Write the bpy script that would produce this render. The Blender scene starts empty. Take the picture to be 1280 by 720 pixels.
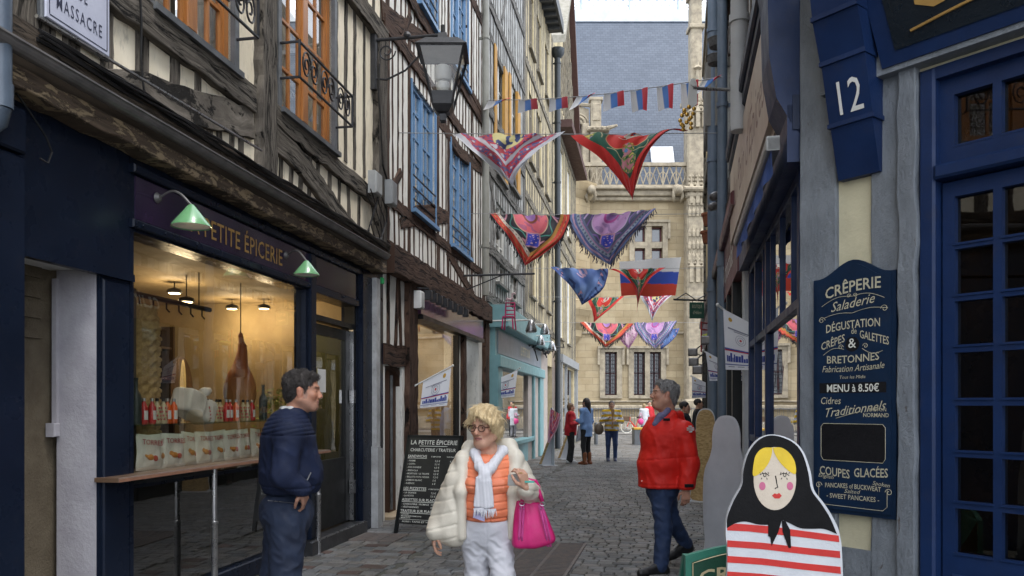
import bpy, bmesh, math, random
import numpy as np
from mathutils import Vector, Matrix
random.seed(7)
scene = bpy.context.scene
COL = scene.collection
R = math.radians
# ---------------------------------------------------------------- camera, light, exposure
CAMZ = 1.56
cd = bpy.data.cameras.new('camera'); cam = bpy.data.objects.new('camera', cd); COL.objects.link(cam)
cam.location = (0, 0, CAMZ); cam.rotation_euler = (R(90), 0, 0)
cd.sensor_width = 36; cd.lens = 28.125; cd.shift_y = 148/1280
cd.clip_start = .05; cd.clip_end = 600
scene.camera = cam
wd = bpy.data.worlds.new('World'); scene.world = wd; wd.use_nodes = True
wn = wd.node_tree; bgn = wn.nodes['Background']
SUN_EL, SUN_AZ = 64, 128
sky = wn.nodes.new('ShaderNodeTexSky'); sky.sky_type = 'NISHITA'; sky.sun_disc = False
sky.sun_elevation = R(SUN_EL); sky.sun_rotation = R(SUN_AZ); sky.dust_density = 4; sky.air_density = 1.2
mixn = wn.nodes.new('ShaderNodeMix'); mixn.data_type = 'RGBA'; mixn.inputs['Factor'].default_value = .78
wn.links.new(sky.outputs[0], mixn.inputs['A']); mixn.inputs['B'].default_value = (13.2, 14.0, 15.4, 1)   # cloud deck
wn.links.new(mixn.outputs['Result'], bgn.inputs[0]); bgn.inputs[1].default_value = .115
sd = bpy.data.lights.new('sun', 'SUN'); sun = bpy.data.objects.new('sun', sd); COL.objects.link(sun)
sd.energy = 1.35; sd.angle = R(22); sd.color = (1, .96, .9)
_d = Vector((math.sin(R(SUN_AZ))*math.cos(R(SUN_EL)), math.cos(R(SUN_AZ))*math.cos(R(SUN_EL)), math.sin(R(SUN_EL))))
sun.rotation_euler = _d.to_track_quat('Z', 'Y').to_euler()
scene.view_settings.view_transform = 'Standard'; scene.view_settings.look = 'None'
scene.view_settings.exposure = .95; scene.view_settings.gamma = 1
scene.cycles.max_bounces = 7; scene.cycles.transparent_max_bounces = 12
# ---------------------------------------------------------------- materials
MC = {}
def new_mat(name):
    m = bpy.data.materials.new(name); m.use_nodes = True
    nt = m.node_tree; return m, nt, nt.nodes['Principled BSDF']
def N(nt, t, **kw):
    n = nt.nodes.new(t)
    for k, v in kw.items():
        if k in n.inputs.keys() if isinstance(k, str) else False: n.inputs[k].default_value = v
        else: setattr(n, k, v)
    return n
def rgba(c): return (c[0], c[1], c[2], 1)
def coords(nt, kind='Object', scale=(1, 1, 1), rot=(0, 0, 0)):
    tc = N(nt, 'ShaderNodeTexCoord'); mp = N(nt, 'ShaderNodeMapping')
    mp.inputs['Scale'].default_value = scale; mp.inputs['Rotation'].default_value = rot
    nt.links.new(tc.outputs[kind], mp.inputs[0]); return mp.outputs[0]
def ramp(nt, src, stops):
    r = N(nt, 'ShaderNodeValToRGB'); e = r.color_ramp.elements
    while len(e) < len(stops): e.new(.5)
    for i, (p, c) in enumerate(stops): e[i].position = p; e[i].color = rgba(c) if len(c) == 3 else c
    nt.links.new(src, r.inputs[0]); return r.outputs[0]
def mixc(nt, fac, a, b, mode='MIX'):
    n = N(nt, 'ShaderNodeMix'); n.data_type = 'RGBA'; n.blend_type = mode
    if isinstance(fac, (int, float)): n.inputs['Factor'].default_value = fac
    else: nt.links.new(fac, n.inputs['Factor'])
    for k, v in (('A', a), ('B', b)):
        if isinstance(v, tuple): n.inputs[k].default_value = rgba(v)
        else: nt.links.new(v, n.inputs[k])
    return n.outputs['Result']
def noise(nt, co, scale, detail=4, rough=.55, dist=0):
    n = N(nt, 'ShaderNodeTexNoise'); n.inputs['Scale'].default_value = scale; n.inputs['Detail'].default_value = detail
    n.inputs['Roughness'].default_value = rough; n.inputs['Distortion'].default_value = dist
    nt.links.new(co, n.inputs['Vector']); return n.outputs['Fac']
def bumpn(nt, b, src, dist=.01, strength=.5, prev=None):
    n = N(nt, 'ShaderNodeBump'); n.inputs['Distance'].default_value = dist; n.inputs['Strength'].default_value = strength
    nt.links.new(src, n.inputs['Height'])
    if prev is not None: nt.links.new(prev, n.inputs['Normal'])
    nt.links.new(n.outputs[0], b.inputs['Normal']); return n.outputs[0]
def pm(name, c, c2=None, sc=4, rough=.6, bump=.004, bsc=60, metal=0, spec=.5, stretch=(1, 1, 1), coat=0, dirt=0):
    """painted / cloth / metal surface: two tones of the thing's own colour plus grain"""
    if name in MC: return MC[name]
    m, nt, b = new_mat(name); co = coords(nt, 'Object', stretch)
    if c2 is None: c2 = tuple(x*.82 for x in c)
    f = noise(nt, co, sc, 6, .6)
    col = mixc(nt, ramp(nt, f, [(.35, (0, 0, 0)), (.65, (1, 1, 1))]), c, c2)
    if dirt:
        f2 = noise(nt, co, sc*3.1, 8, .7)
        col = mixc(nt, ramp(nt, f2, [(.55, (0, 0, 0)), (.75, (dirt, dirt, dirt))]), col, (.06, .05, .04))
    nt.links.new(col, b.inputs['Base Color'])
    rr = ramp(nt, noise(nt, co, sc*2.3, 4), [(.3, (rough*.8,)*3), (.7, (min(1, rough*1.15),)*3)])
    nt.links.new(rr, b.inputs['Roughness']); b.inputs['Metallic'].default_value = metal
    b.inputs['Specular IOR Level'].default_value = spec; b.inputs['Coat Weight'].default_value = coat
    if bump: bumpn(nt, b, noise(nt, co, bsc, 6, .65), bump, .6)
    MC[name] = m; return m
def timber(name, dark, mid, light, lf=.62):
    """weathered oak: grain runs along each timber (UV u = length in metres)"""
    if name in MC: return MC[name]
    m, nt, b = new_mat(name)
    co = coords(nt, 'UV', (2.2, 42, 1)); co2 = coords(nt, 'UV', (1, 1, 1)); co3 = coords(nt, 'UV', (1.1, 13, 1))
    g = noise(nt, co, 1.0, 8, .7, .6); blot = noise(nt, co2, 2.3, 5, .6)
    col = ramp(nt, g, [(.28, dark), (.5, mid), (.74, light)])
    col = mixc(nt, ramp(nt, blot, [(.4, (0, 0, 0)), (.7, (.4,)*3)]), col, mid)
    cr = ramp(nt, noise(nt, co3, 1.6, 9, .75, 1.2), [(.42, (0, 0, 0)), (.46, (1, 1, 1))])
    col = mixc(nt, cr, tuple(x*.3 for x in dark), col)
    nt.links.new(col, b.inputs['Base Color']); b.inputs['Roughness'].default_value = .85
    b.inputs['Specular IOR Level'].default_value = .25
    p = bumpn(nt, b, g, .02, 1); bumpn(nt, b, cr, .02, 1, p)
    MC[name] = m; return m
def glassm(name='window_glass', tint=(.95, .93, .89), refl=1.0):
    if name in MC: return MC[name]
    m = bpy.data.materials.new(name); m.use_nodes = True; nt = m.node_tree; nt.nodes.clear()
    out = N(nt, 'ShaderNodeOutputMaterial'); mx = N(nt, 'ShaderNodeMixShader'); tr = N(nt, 'ShaderNodeBsdfTransparent')
    gl = N(nt, 'ShaderNodeBsdfGlossy'); fr = N(nt, 'ShaderNodeFresnel'); mm = N(nt, 'ShaderNodeMath', operation='MULTIPLY_ADD')
    fr.inputs['IOR'].default_value = 1.5; gl.inputs['Roughness'].default_value = .01
    tr.inputs[0].default_value = rgba(tint); mm.inputs[1].default_value = 1.7*refl; mm.inputs[2].default_value = .03*refl*refl; mm.use_clamp = True
    co = coords(nt); bp = N(nt, 'ShaderNodeBump'); bp.inputs['Distance'].default_value = .004; bp.inputs['Strength'].default_value = .25
    nt.links.new(noise(nt, co, 1.7, 2), bp.inputs['Height']); nt.links.new(bp.outputs[0], gl.inputs['Normal'])
    ge = N(nt, 'ShaderNodeNewGeometry'); ft = N(nt, 'ShaderNodeMath', operation='SUBTRACT'); ft.inputs[0].default_value = 1; nt.links.new(ge.outputs['Backfacing'], ft.inputs[1])
    pr = N(nt, 'ShaderNodeMath', operation='MULTIPLY'); nt.links.new(mm.outputs[0], pr.inputs[0]); nt.links.new(ft.outputs[0], pr.inputs[1])
    nt.links.new(fr.outputs[0], mm.inputs[0]); nt.links.new(pr.outputs[0], mx.inputs[0])
    nt.links.new(tr.outputs[0], mx.inputs[1]); nt.links.new(gl.outputs[0], mx.inputs[2]); nt.links.new(mx.outputs[0], out.inputs[0])
    MC[name] = m; return m
def emis(name, c, s):
    if name in MC: return MC[name]
    m, nt, b = new_mat(name); b.inputs['Base Color'].default_value = rgba(c)
    b.inputs['Emission Color'].default_value = rgba(c); b.inputs['Emission Strength'].default_value = s
    MC[name] = m; return m
def attrm(name, rough=.75, bump=.002, bsc=150, sss=0, sheen=0, spec=.4):
    """colour comes from the pattern stored on the mesh, grain from noise"""
    if name in MC: return MC[name]
    m, nt, b = new_mat(name); a = N(nt, 'ShaderNodeVertexColor'); a.layer_name = 'Col'
    co = coords(nt); f = noise(nt, co, bsc*.4, 5)
    col = mixc(nt, ramp(nt, f, [(.35, (0, 0, 0)), (.7, (.22,)*3)]), a.outputs[0], mixc(nt, 1, a.outputs[0], (.6, .6, .6), 'MULTIPLY'))
    nt.links.new(col, b.inputs['Base Color']); b.inputs['Roughness'].default_value = rough
    b.inputs['Sheen Weight'].default_value = sheen; b.inputs['Specular IOR Level'].default_value = spec
    if sss:
        b.inputs['Subsurface Weight'].default_value = sss; b.inputs['Subsurface Radius'].default_value = (.012, .004, .002)
        b.inputs['Subsurface Scale'].default_value = 1
    if bump: bumpn(nt, b, noise(nt, co, bsc, 4), bump, .5)
    MC[name] = m; return m
def bricky(name, c1, c2, mortar, bw, bh, ms, rough=.8, bump=.01, rot=0, warp=.02, kind='Object', blot=(.7, .7, .7), axes='XY', spec=.4, freq=2, extra=None):
    """coursed stone, setts or slates. axes: which object axes carry the pattern"""
    if name in MC: return MC[name]
    m, nt, b = new_mat(name); tc = N(nt, 'ShaderNodeTexCoord'); sx = N(nt, 'ShaderNodeSeparateXYZ'); cx = N(nt, 'ShaderNodeCombineXYZ')
    nt.links.new(tc.outputs[kind], sx.inputs[0])
    for i, a in enumerate(axes): nt.links.new(sx.outputs[a], cx.inputs[i])
    mp = N(nt, 'ShaderNodeMapping'); mp.inputs['Rotation'].default_value = (0, 0, rot); nt.links.new(cx.outputs[0], mp.inputs[0])
    nz = N(nt, 'ShaderNodeTexNoise'); nz.inputs['Scale'].default_value = 3.5; nz.inputs['Detail'].default_value = 3; nt.links.new(mp.outputs[0], nz.inputs['Vector'])
    sub = N(nt, 'ShaderNodeVectorMath', operation='SUBTRACT'); sub.inputs[1].default_value = (.5, .5, .5); nt.links.new(nz.outputs['Color'], sub.inputs[0])
    sc_ = N(nt, 'ShaderNodeVectorMath', operation='SCALE'); sc_.inputs['Scale'].default_value = warp; nt.links.new(sub.outputs[0], sc_.inputs[0])
    ad = N(nt, 'ShaderNodeVectorMath', operation='ADD'); nt.links.new(mp.outputs[0], ad.inputs[0]); nt.links.new(sc_.outputs[0], ad.inputs[1])
    br = N(nt, 'ShaderNodeTexBrick'); br.inputs['Scale'].default_value = 1; br.inputs['Brick Width'].default_value = bw; br.inputs['Row Height'].default_value = bh
    br.inputs['Mortar Size'].default_value = ms; br.inputs['Mortar Smooth'].default_value = .35; br.inputs['Bias'].default_value = 0
    br.offset_frequency = freq
    br.inputs['Color1'].default_value = rgba(c1); br.inputs['Color2'].default_value = rgba(c2); br.inputs['Mortar'].default_value = rgba(mortar)
    nt.links.new(ad.outputs[0], br.inputs['Vector'])
    f = noise(nt, mp.outputs[0], .8, 6, .65); col = mixc(nt, ramp(nt, f, [(.35, (0, 0, 0)), (.68, (1, 1, 1))]), br.outputs[0], mixc(nt, 1, br.outputs[0], blot, 'MULTIPLY'))
    f2 = noise(nt, mp.outputs[0], 23, 8, .7); col = mixc(nt, ramp(nt, f2, [(.3, (0, 0, 0)), (.7, (.5,)*3)]), col, mixc(nt, 1, col, (.62, .62, .62), 'MULTIPLY'))
    if extra: col = extra(nt, mp.outputs[0], col)
    nt.links.new(col, b.inputs['Base Color']); b.inputs['Roughness'].default_value = rough; b.inputs['Specular IOR Level'].default_value = spec
    inv = N(nt, 'ShaderNodeMath', operation='SUBTRACT'); inv.inputs[0].default_value = 1; nt.links.new(br.outputs['Fac'], inv.inputs[1])
    p = bumpn(nt, b, inv.outputs[0], bump, .8); bumpn(nt, b, f2, bump*.6, .7, p)
    MC[name] = m; return m
# ---------------------------------------------------------------- frames (a wall plane) and the mesh builder
class Frame:
    def __init__(s, o, u):
        s.o = Vector((o[0], o[1], 0)); s.u = Vector((u[0], u[1], 0)).normalized()
        s.n = Vector((s.u.y, -s.u.x, 0))          # towards a viewer who sees +s to the right
    def P(s, a, z, n=0): return s.o + s.u*a + s.n*n + Vector((0, 0, z))
    def pix(s, px, py, n=0):                      # photo measurement -> (along, height) on this wall at offset n
        d = Vector(((px-640)/1000, 1, (508-py)/1000)); c = Vector((0, 0, CAMZ))
        t = (n - (c-s.o).dot(s.n))/d.dot(s.n); p = c + d*t
        return ((p-s.o).dot(s.u), p.z)
def at(px, py, Y): return Vector(((px-640)*Y/1000, Y, CAMZ+(508-py)*Y/1000))
WF = Frame((0, 0), (1, 0))                         # world frame: s = x, n = -y
class MB:
    def __init__(s): s.v = []; s.f = []; s.uv = []; s.mi = []; s.cur = 0
    def face(s, idx, uv=None): s.f.append(tuple(idx)); s.uv.append(uv); s.mi.append(s.cur)
    def add(s, vs, fs, uvs=None):
        b = len(s.v); s.v += [Vector(q) for q in vs]
        for i, f in enumerate(fs): s.face([b+k for k in f], uvs[i] if uvs else None)
        return s
    def hexa(s, c):   # 8 corners: bottom 4 (ccw), top 4
        return s.add(c, [(0, 3, 2, 1), (4, 5, 6, 7), (0, 1, 5, 4), (1, 2, 6, 5), (2, 3, 7, 6), (3, 0, 4, 7)])
    def box(s, F, s0, s1, z0, z1, n0, n1):
        P = F.P; return s.hexa([P(s0, z0, n1), P(s1, z0, n1), P(s1, z0, n0), P(s0, z0, n0), P(s0, z1, n1), P(s1, z1, n1), P(s1, z1, n0), P(s0, z1, n0)])
    def bbox(s, F, s0, s1, z0, z1, n0, n1, b=.01):   # box with chamfered front edges
        P = F.P; o = []
        for n, e in ((n0, 0), (n1-b, 0), (n1, b)): o += [P(s0+e, z0+e, n), P(s1-e, z0+e, n), P(s1-e, z1-e, n), P(s0+e, z1-e, n)]
        f = [(3, 2, 1, 0), (8, 9, 10, 11)]
        for k in (0, 4):
            for i in range(4): j = (i+1) % 4; f.append((k+i, k+j, k+4+j, k+4+i))
        return s.add(o, f)
    def prism(s, F, pts, n0, n1):
        k = len(pts); v = [F.P(a, z, n0) for a, z in pts]+[F.P(a, z, n1) for a, z in pts]
        f = [tuple(range(k-1, -1, -1)), tuple(range(k, 2*k))]+[(i, (i+1) % k, k+(i+1) % k, k+i) for i in range(k)]
        uv = [[(a, z) for a, z in pts[::-1]], [(a, z) for a, z in pts]]+[None]*k
        return s.add(v, f, uv)
    def sheet(s, F, pts, n): return s.add([F.P(a, z, n) for a, z in pts], [tuple(range(len(pts)))])
    def strip(s, F, pts, w, n0, n1, jit=.08, wob=.006, step=.13):
        """a hewn timber following pts, uneven edges, UV along the grain"""
        P = [Vector((a, z)) for a, z in pts]; out = []; L = 0
        ws = w if isinstance(w, (list, tuple)) else [w]*len(P); u0 = random.random()*50; v0 = random.random()*20
        for i in range(len(P)-1):
            d = P[i+1]-P[i]; k = max(1, int(d.length/step))
            for j in range(k+(i == len(P)-2)): out.append((P[i]+d*(j/k), ws[i]+(ws[i+1]-ws[i])*j/k, L+d.length*j/k))
            L += d.length
        base = len(s.v); m = len(out)
        for i, (p, ww, l) in enumerate(out):
            t = (out[min(i+1, m-1)][0]-out[max(i-1, 0)][0]).normalized(); q = Vector((-t.y, t.x))
            a = ww/2*(1+random.uniform(-jit, jit)); b = ww/2*(1+random.uniform(-jit, jit)); c = random.uniform(-wob, wob)
            e = random.uniform(-.004, .004)
            for sgn, hw, n in ((1, a, n0), (1, a, n1-.006), (1, a-.007, n1+e), (-1, b-.007, n1+e), (-1, b, n1-.006), (-1, b, n0)):
                r = p+q*(sgn*hw+c); s.v.append(F.P(r.x, r.y, n))
        vs = (-.03, 0, .008, ws[0]-.008, ws[0], ws[0]+.03)
        for i in range(m-1):
            for j in range(5):
                x = base+6*i+j; l0, l1 = out[i][2]+u0, out[i+1][2]+u0
                s.face((x, x+6, x+7, x+1), [(l0, vs[j]+v0), (l1, vs[j]+v0), (l1, vs[j+1]+v0), (l0, vs[j+1]+v0)])
        s.face([base+j for j in range(6)]); s.face([base+6*(m-1)+j for j in range(5, -1, -1)]); return s
    def tube(s, pts, r, k=8, cap=True):
        pts = [Vector(p) for p in pts]; base = len(s.v); m = len(pts); up = None
        for i, p in enumerate(pts):
            t = (pts[min(i+1, m-1)]-pts[max(i-1, 0)]); t = t.normalized() if t.length > 1e-9 else Vector((0, 0, 1))
            if up is None: up = Vector((0, 0, 1)) if abs(t.z) < .9 else Vector((1, 0, 0))
            a = up-t*up.dot(t)
            if a.length < 1e-6: a = t.orthogonal()
            a.normalize(); up = a; b = t.cross(a); rr = r[i] if isinstance(r, (list, tuple)) else r
            for j in range(k): th = 2*math.pi*j/k; s.v.append(p+(a*math.cos(th)+b*math.sin(th))*rr)
        for i in range(m-1):
            for j in range(k): jj = (j+1) % k; s.face((base+i*k+j, base+i*k+jj, base+(i+1)*k+jj, base+(i+1)*k+j))
        if cap: s.face([base+j for j in range(k-1, -1, -1)]); s.face([base+(m-1)*k+j for j in range(k)])
        return s
    def lathe(s, c, prof, k=16, axis=(0, 0, 1), sq=(1, 1)):
        c = Vector(c); ax = Vector(axis).normalized(); a = Vector((1, 0, 0)) if abs(ax.x) < .9 else Vector((0, 1, 0))
        a = (a-ax*a.dot(ax)).normalized(); b = ax.cross(a); base = len(s.v)
        for r, z in prof:
            for j in range(k): th = 2*math.pi*(j+.5)/k; s.v.append(c+ax*z+(a*math.cos(th)*sq[0]+b*math.sin(th)*sq[1])*r)
        for i in range(len(prof)-1):
            for j in range(k): jj = (j+1) % k; s.face((base+i*k+j, base+i*k+jj, base+(i+1)*k+jj, base+(i+1)*k+j))
        s.face([base+j for j in range(k-1, -1, -1)]); s.face([base+(len(prof)-1)*k+j for j in range(k)]); return s
    def ball(s, c, r, k=12, m=8, sq=(1, 1, 1)):
        c = Vector(c); base = len(s.v)
        for i in range(m+1):
            ph = math.pi*i/m
            for j in range(k): th = 2*math.pi*j/k; s.v.append(c+Vector((math.sin(ph)*math.cos(th)*sq[0], math.sin(ph)*math.sin(th)*sq[1], math.cos(ph)*sq[2]))*r)
        for i in range(m):
            for j in range(k): jj = (j+1) % k; s.face((base+i*k+j, base+(i+1)*k+j, base+(i+1)*k+jj, base+i*k+jj))
        return s
    def wall(s, F, s0, s1, z0, z1, holes, n0, n1):
        """slab with rectangular openings, clean reveals"""
        S = sorted({s0, s1}|{min(max(x, s0), s1) for h in holes for x in h[:2]}); Z = sorted({z0, z1}|{min(max(x, z0), z1) for h in holes for x in h[2:4]})
        def solid(i, j):
            if i < 0 or j < 0 or i >= len(S)-1 or j >= len(Z)-1: return False
            a = (S[i]+S[i+1])/2; b = (Z[j]+Z[j+1])/2
            return not any(h[0] < a < h[1] and h[2] < b < h[3] for h in holes)
        P = F.P
        for i in range(len(S)-1):
            for j in range(len(Z)-1):
                if not solid(i, j): continue
                a, b, c, d = S[i], S[i+1], Z[j], Z[j+1]; U = [(a, c), (b, c), (b, d), (a, d)]
                s.add([P(x, y, n1) for x, y in U], [(0, 1, 2, 3)], [U]); s.add([P(x, y, n0) for x, y in U], [(3, 2, 1, 0)], [U[::-1]])
                if not solid(i-1, j): s.add([P(a, c, n0), P(a, c, n1), P(a, d, n1), P(a, d, n0)], [(0, 1, 2, 3)])
                if not solid(i+1, j): s.add([P(b, c, n1), P(b, c, n0), P(b, d, n0), P(b, d, n1)], [(0, 1, 2, 3)])
                if not solid(i, j-1): s.add([P(a, c, n0), P(b, c, n0), P(b, c, n1), P(a, c, n1)], [(0, 1, 2, 3)])
                if not solid(i, j+1): s.add([P(a, d, n1), P(b, d, n1), P(b, d, n0), P(a, d, n0)], [(0, 1, 2, 3)])
        return s
    def text(s, F, a, z, n, txt, size, align='C', bold=0, shear=0, bend=0, slope=0, sx=1, sp=1, rot=0):
        V, Fc = glyphs(txt, size, bold, shear, sp)
        if not len(V): return s
        w = V[:, 0].max(); x0 = {'C': -w/2, 'L': 0, 'R': -w}[align]; vs = []
        for x, y in V:
            x = (x+x0)*sx; y = y+bend*x*x+slope*x
            if rot: x, y = x*math.cos(rot)-y*math.sin(rot), x*math.sin(rot)+y*math.cos(rot)
            vs.append(F.P(a+x, z+y, n))
        return s.add(vs, Fc)
GC = {}
def glyphs(txt, size, bold, shear, sp):
    key = (txt, round(size, 5), bold, shear, sp)
    if key not in GC:
        c = bpy.data.curves.new('t', 'FONT'); c.body = txt; c.size = size; c.offset = bold*size; c.shear = shear; c.space_character = sp; c.resolution_u = 2
        o = bpy.data.objects.new('t', c); me = bpy.data.meshes.new_from_object(o)
        V = np.array([v.co[:2] for v in me.vertices]).reshape(-1, 2); Fc = [tuple(p.vertices) for p in me.polygons]
        bpy.data.objects.remove(o); bpy.data.curves.remove(c); bpy.data.meshes.remove(me); GC[key] = (V, Fc)
    return GC[key]
WL = {}
def wloc(o): return WL.get(o, Vector((0, 0, 0)))
def meta(o, label=None, cat=None, group=None, kind=None):
    for k, v in (('label', label), ('category', cat), ('group', group), ('kind', kind)):
        if v: o[k] = v
    return o
def thing(name, label, cat, loc=(0, 0, 0), group=None):
    o = bpy.data.objects.new(name, None); o.empty_display_size = .1; COL.objects.link(o); o.location = loc; WL[o] = Vector(loc); return meta(o, label, cat, group)
def obj(name, mb, mat, parent=None, label=None, cat=None, group=None, kind=None, smooth=False, origin=None, recalc=True):
    """link a built mesh as ONE object; vertices are given in scene coordinates"""
    me = bpy.data.meshes.new(name)
    if origin is None:
        if parent is None:
            xs = [v.x for v in mb.v]; ys = [v.y for v in mb.v]; origin = Vector(((min(xs)+max(xs))/2, (min(ys)+max(ys))/2, min(v.z for v in mb.v)))
        else: origin = wloc(parent)
    origin = Vector(origin); me.from_pydata([v-origin for v in mb.v], [], mb.f)
    if any(u is not None for u in mb.uv):
        ul = me.uv_layers.new(name='UV'); flat = []
        for f, u in zip(mb.f, mb.uv): flat += [c for q in (u if u is not None else [(0, 0)]*len(f)) for c in q]
        ul.data.foreach_set('uv', flat)
    for m_ in (mat if isinstance(mat, (list, tuple)) else [mat]): me.materials.append(m_)
    if isinstance(mat, (list, tuple)): me.polygons.foreach_set('material_index', mb.mi)
    if recalc:
        bm = bmesh.new(); bm.from_mesh(me); bmesh.ops.recalc_face_normals(bm, faces=bm.faces); bm.to_mesh(me); bm.free()
    if smooth:
        me.polygons.foreach_set('use_smooth', [True]*len(me.polygons))
        if smooth != True: me.set_sharp_from_angle(angle=R(smooth))
    me.update(); o = bpy.data.objects.new(name, me); COL.objects.link(o)
    o.location = origin-(wloc(parent) if parent else Vector((0, 0, 0))); o.parent = parent; WL[o] = origin
    return meta(o, label, cat, group, kind)
def kids(o): return [c for c in bpy.data.objects if c.parent == o]
def dup(root, loc, rotz=0, label=None, group=None, scale=None):
    def cp(o, par):
        c = o.copy(); COL.objects.link(c); c.parent = par
        for k in kids(o): cp(k, c)
        return c
    c = cp(root, None); c.location = loc; c.rotation_euler = (0, 0, rotz); WL[c] = Vector(loc)
    if scale: c.scale = (scale,)*3
    return meta(c, label, None, group)
# ---------------------------------------------------------------- bodies and cloth: a distance field turned into ONE continuous surface
def _v(a): return np.array(a, dtype=np.float32)
def cap(a, b, ra, rb=None, k=.02):
    a = _v(a); b = _v(b); rb = ra if rb is None else rb; ab = b-a; L = float(ab@ab)+1e-9
    def f(p):
        t = np.clip(((p-a)@ab)/L, 0, 1); q = p-a-t[:, None]*ab; return np.sqrt((q*q).sum(1))-(ra+(rb-ra)*t)
    return (f, k)
def ell(c, r, yaw=0, pitch=0, k=.02, roll=0):
    c = _v(c); r = _v(r); M = rotm(yaw, pitch, roll)
    def f(p):
        q = (p-c)@M; a = np.sqrt(((q/r)**2).sum(1)); b = np.sqrt(((q/(r*r))**2).sum(1))+1e-9; return a*(a-1)/b
    return (f, k)
def rbox(c, h, rad, yaw=0, pitch=0, k=.01, roll=0):
    c = _v(c); h = _v(h); M = rotm(yaw, pitch, roll)
    def f(p):
        q = np.abs((p-c)@M)-h+rad; return np.sqrt((np.maximum(q, 0)**2).sum(1))+np.minimum(q.max(1), 0)-rad
    return (f, k)
def rotm(yaw, pitch=0, roll=0):      # columns = local axes in world
    return np.array((Matrix.Rotation(yaw, 3, 'Z') @ Matrix.Rotation(pitch, 3, 'X') @ Matrix.Rotation(roll, 3, 'Y')), dtype=np.float32)
def union(prims, p):
    d = None
    for f, k in prims:
        e = f(p)
        if d is None: d = e
        elif k <= 0: d = np.minimum(d, e)
        else: h = np.clip(.5+.5*(e-d)/k, 0, 1); d = e*(1-h)+d*h-k*h*(1-h); d, = (d,)
    return d
def smax(a, b, k):
    h = np.clip(.5-.5*(b-a)/k, 0, 1); return b*(1-h)+a*h+k*h*(1-h)
_rs = np.random.RandomState(3); _W = _rs.normal(size=(60, 3)).astype(np.float32); _PH = _rs.uniform(0, 6.28, 60).astype(np.float32)
def wav(p, freq, n=6, st=(1, 1, 1), seed=0):
    q = p*_v(st)*freq; d = 0
    for i in range(n): d = d+np.sin(q@_W[(i*7+seed) % 60]+_PH[(i*5+seed) % 60]+1.3*np.sin(q@_W[(i*3+seed+9) % 60]))
    return d/n
def polygonise(f, lo, hi, h):
    lo = np.array(lo, float); hi = np.array(hi, float); B = 6; nb = np.ceil((hi-lo)/(h*B)).astype(int); n = nb*B
    ci = np.stack(np.meshgrid(*[np.arange(k) for k in nb], indexing='ij'), -1).reshape(-1, 3)
    cc = (lo+(ci+.5)*B*h-.5*h).astype(np.float32); d = f(cc); rad = B*h*.87+.02
    G = np.repeat(np.repeat(np.repeat(d.reshape(nb), B, 0), B, 1), B, 2).astype(np.float32)
    act = np.where(np.abs(d) < rad*1.5)[0]; off = np.stack(np.meshgrid(*[np.arange(B)]*3, indexing='ij'), -1).reshape(-1, 3)
    for s in range(0, len(act), 2000):
        a = act[s:s+2000]; ijk = (ci[a][:, None, :]*B+off[None]).reshape(-1, 3); v = f((lo+ijk*h).astype(np.float32)); G[ijk[:, 0], ijk[:, 1], ijk[:, 2]] = v
    I = G < 0; I[0] = I[-1] = False; I[:, 0] = I[:, -1] = False; I[:, :, 0] = I[:, :, -1] = False
    G = np.where(I, np.minimum(G, -1e-6), np.maximum(G, 1e-6))
    cnt = sum(I[a:n[0]-1+a, b:n[1]-1+b, c:n[2]-1+c].astype(np.int8) for a in (0, 1) for b in (0, 1) for c in (0, 1))
    A = np.argwhere((cnt > 0) & (cnt < 8)); idx = -np.ones(tuple(n), int); idx[A[:, 0], A[:, 1], A[:, 2]] = np.arange(len(A))
    acc = np.zeros((len(A), 3)); num = np.zeros(len(A))
    cor = [(a, b, c) for a in (0, 1) for b in (0, 1) for c in (0, 1)]
    for x in cor:
        for ax in range(3):
            if x[ax]: continue
            y = list(x); y[ax] = 1; y = tuple(y)
            g0 = G[A[:, 0]+x[0], A[:, 1]+x[1], A[:, 2]+x[2]]; g1 = G[A[:, 0]+y[0], A[:, 1]+y[1], A[:, 2]+y[2]]; m = (g0 < 0) != (g1 < 0)
            t = np.where(m, g0/(g0-g1+1e-12), 0); pt = np.array(x, float)+t[:, None]*(np.array(y)-np.array(x)); acc[m] += pt[m]; num[m] += 1
    V = lo+(A+acc/num[:, None])*h; Q = []
    for ax in range(3):
        o1, o2 = [(1, 2), (2, 0), (0, 1)][ax]; sl0 = [slice(0, -1)]*3; sl1 = [slice(0, -1)]*3; sl1[ax] = slice(1, None)
        s0 = I[tuple(sl0)]; s1 = I[tuple(sl1)] if True else None
        E = np.argwhere(s0 != s1); E = E[(E[:, o1] > 0) & (E[:, o2] > 0)]; ins = I[E[:, 0], E[:, 1], E[:, 2]]
        def g(da, db): q = E.copy(); q[:, o1] -= da; q[:, o2] -= db; return idx[q[:, 0], q[:, 1], q[:, 2]]
        q = np.stack([g(1, 1), g(0, 1), g(0, 0), g(1, 0)], 1); q[~ins] = q[~ins][:, ::-1]; Q.append(q)
    Q = np.concatenate(Q); Q = Q[(Q >= 0).all(1)]; return V, Q
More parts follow.
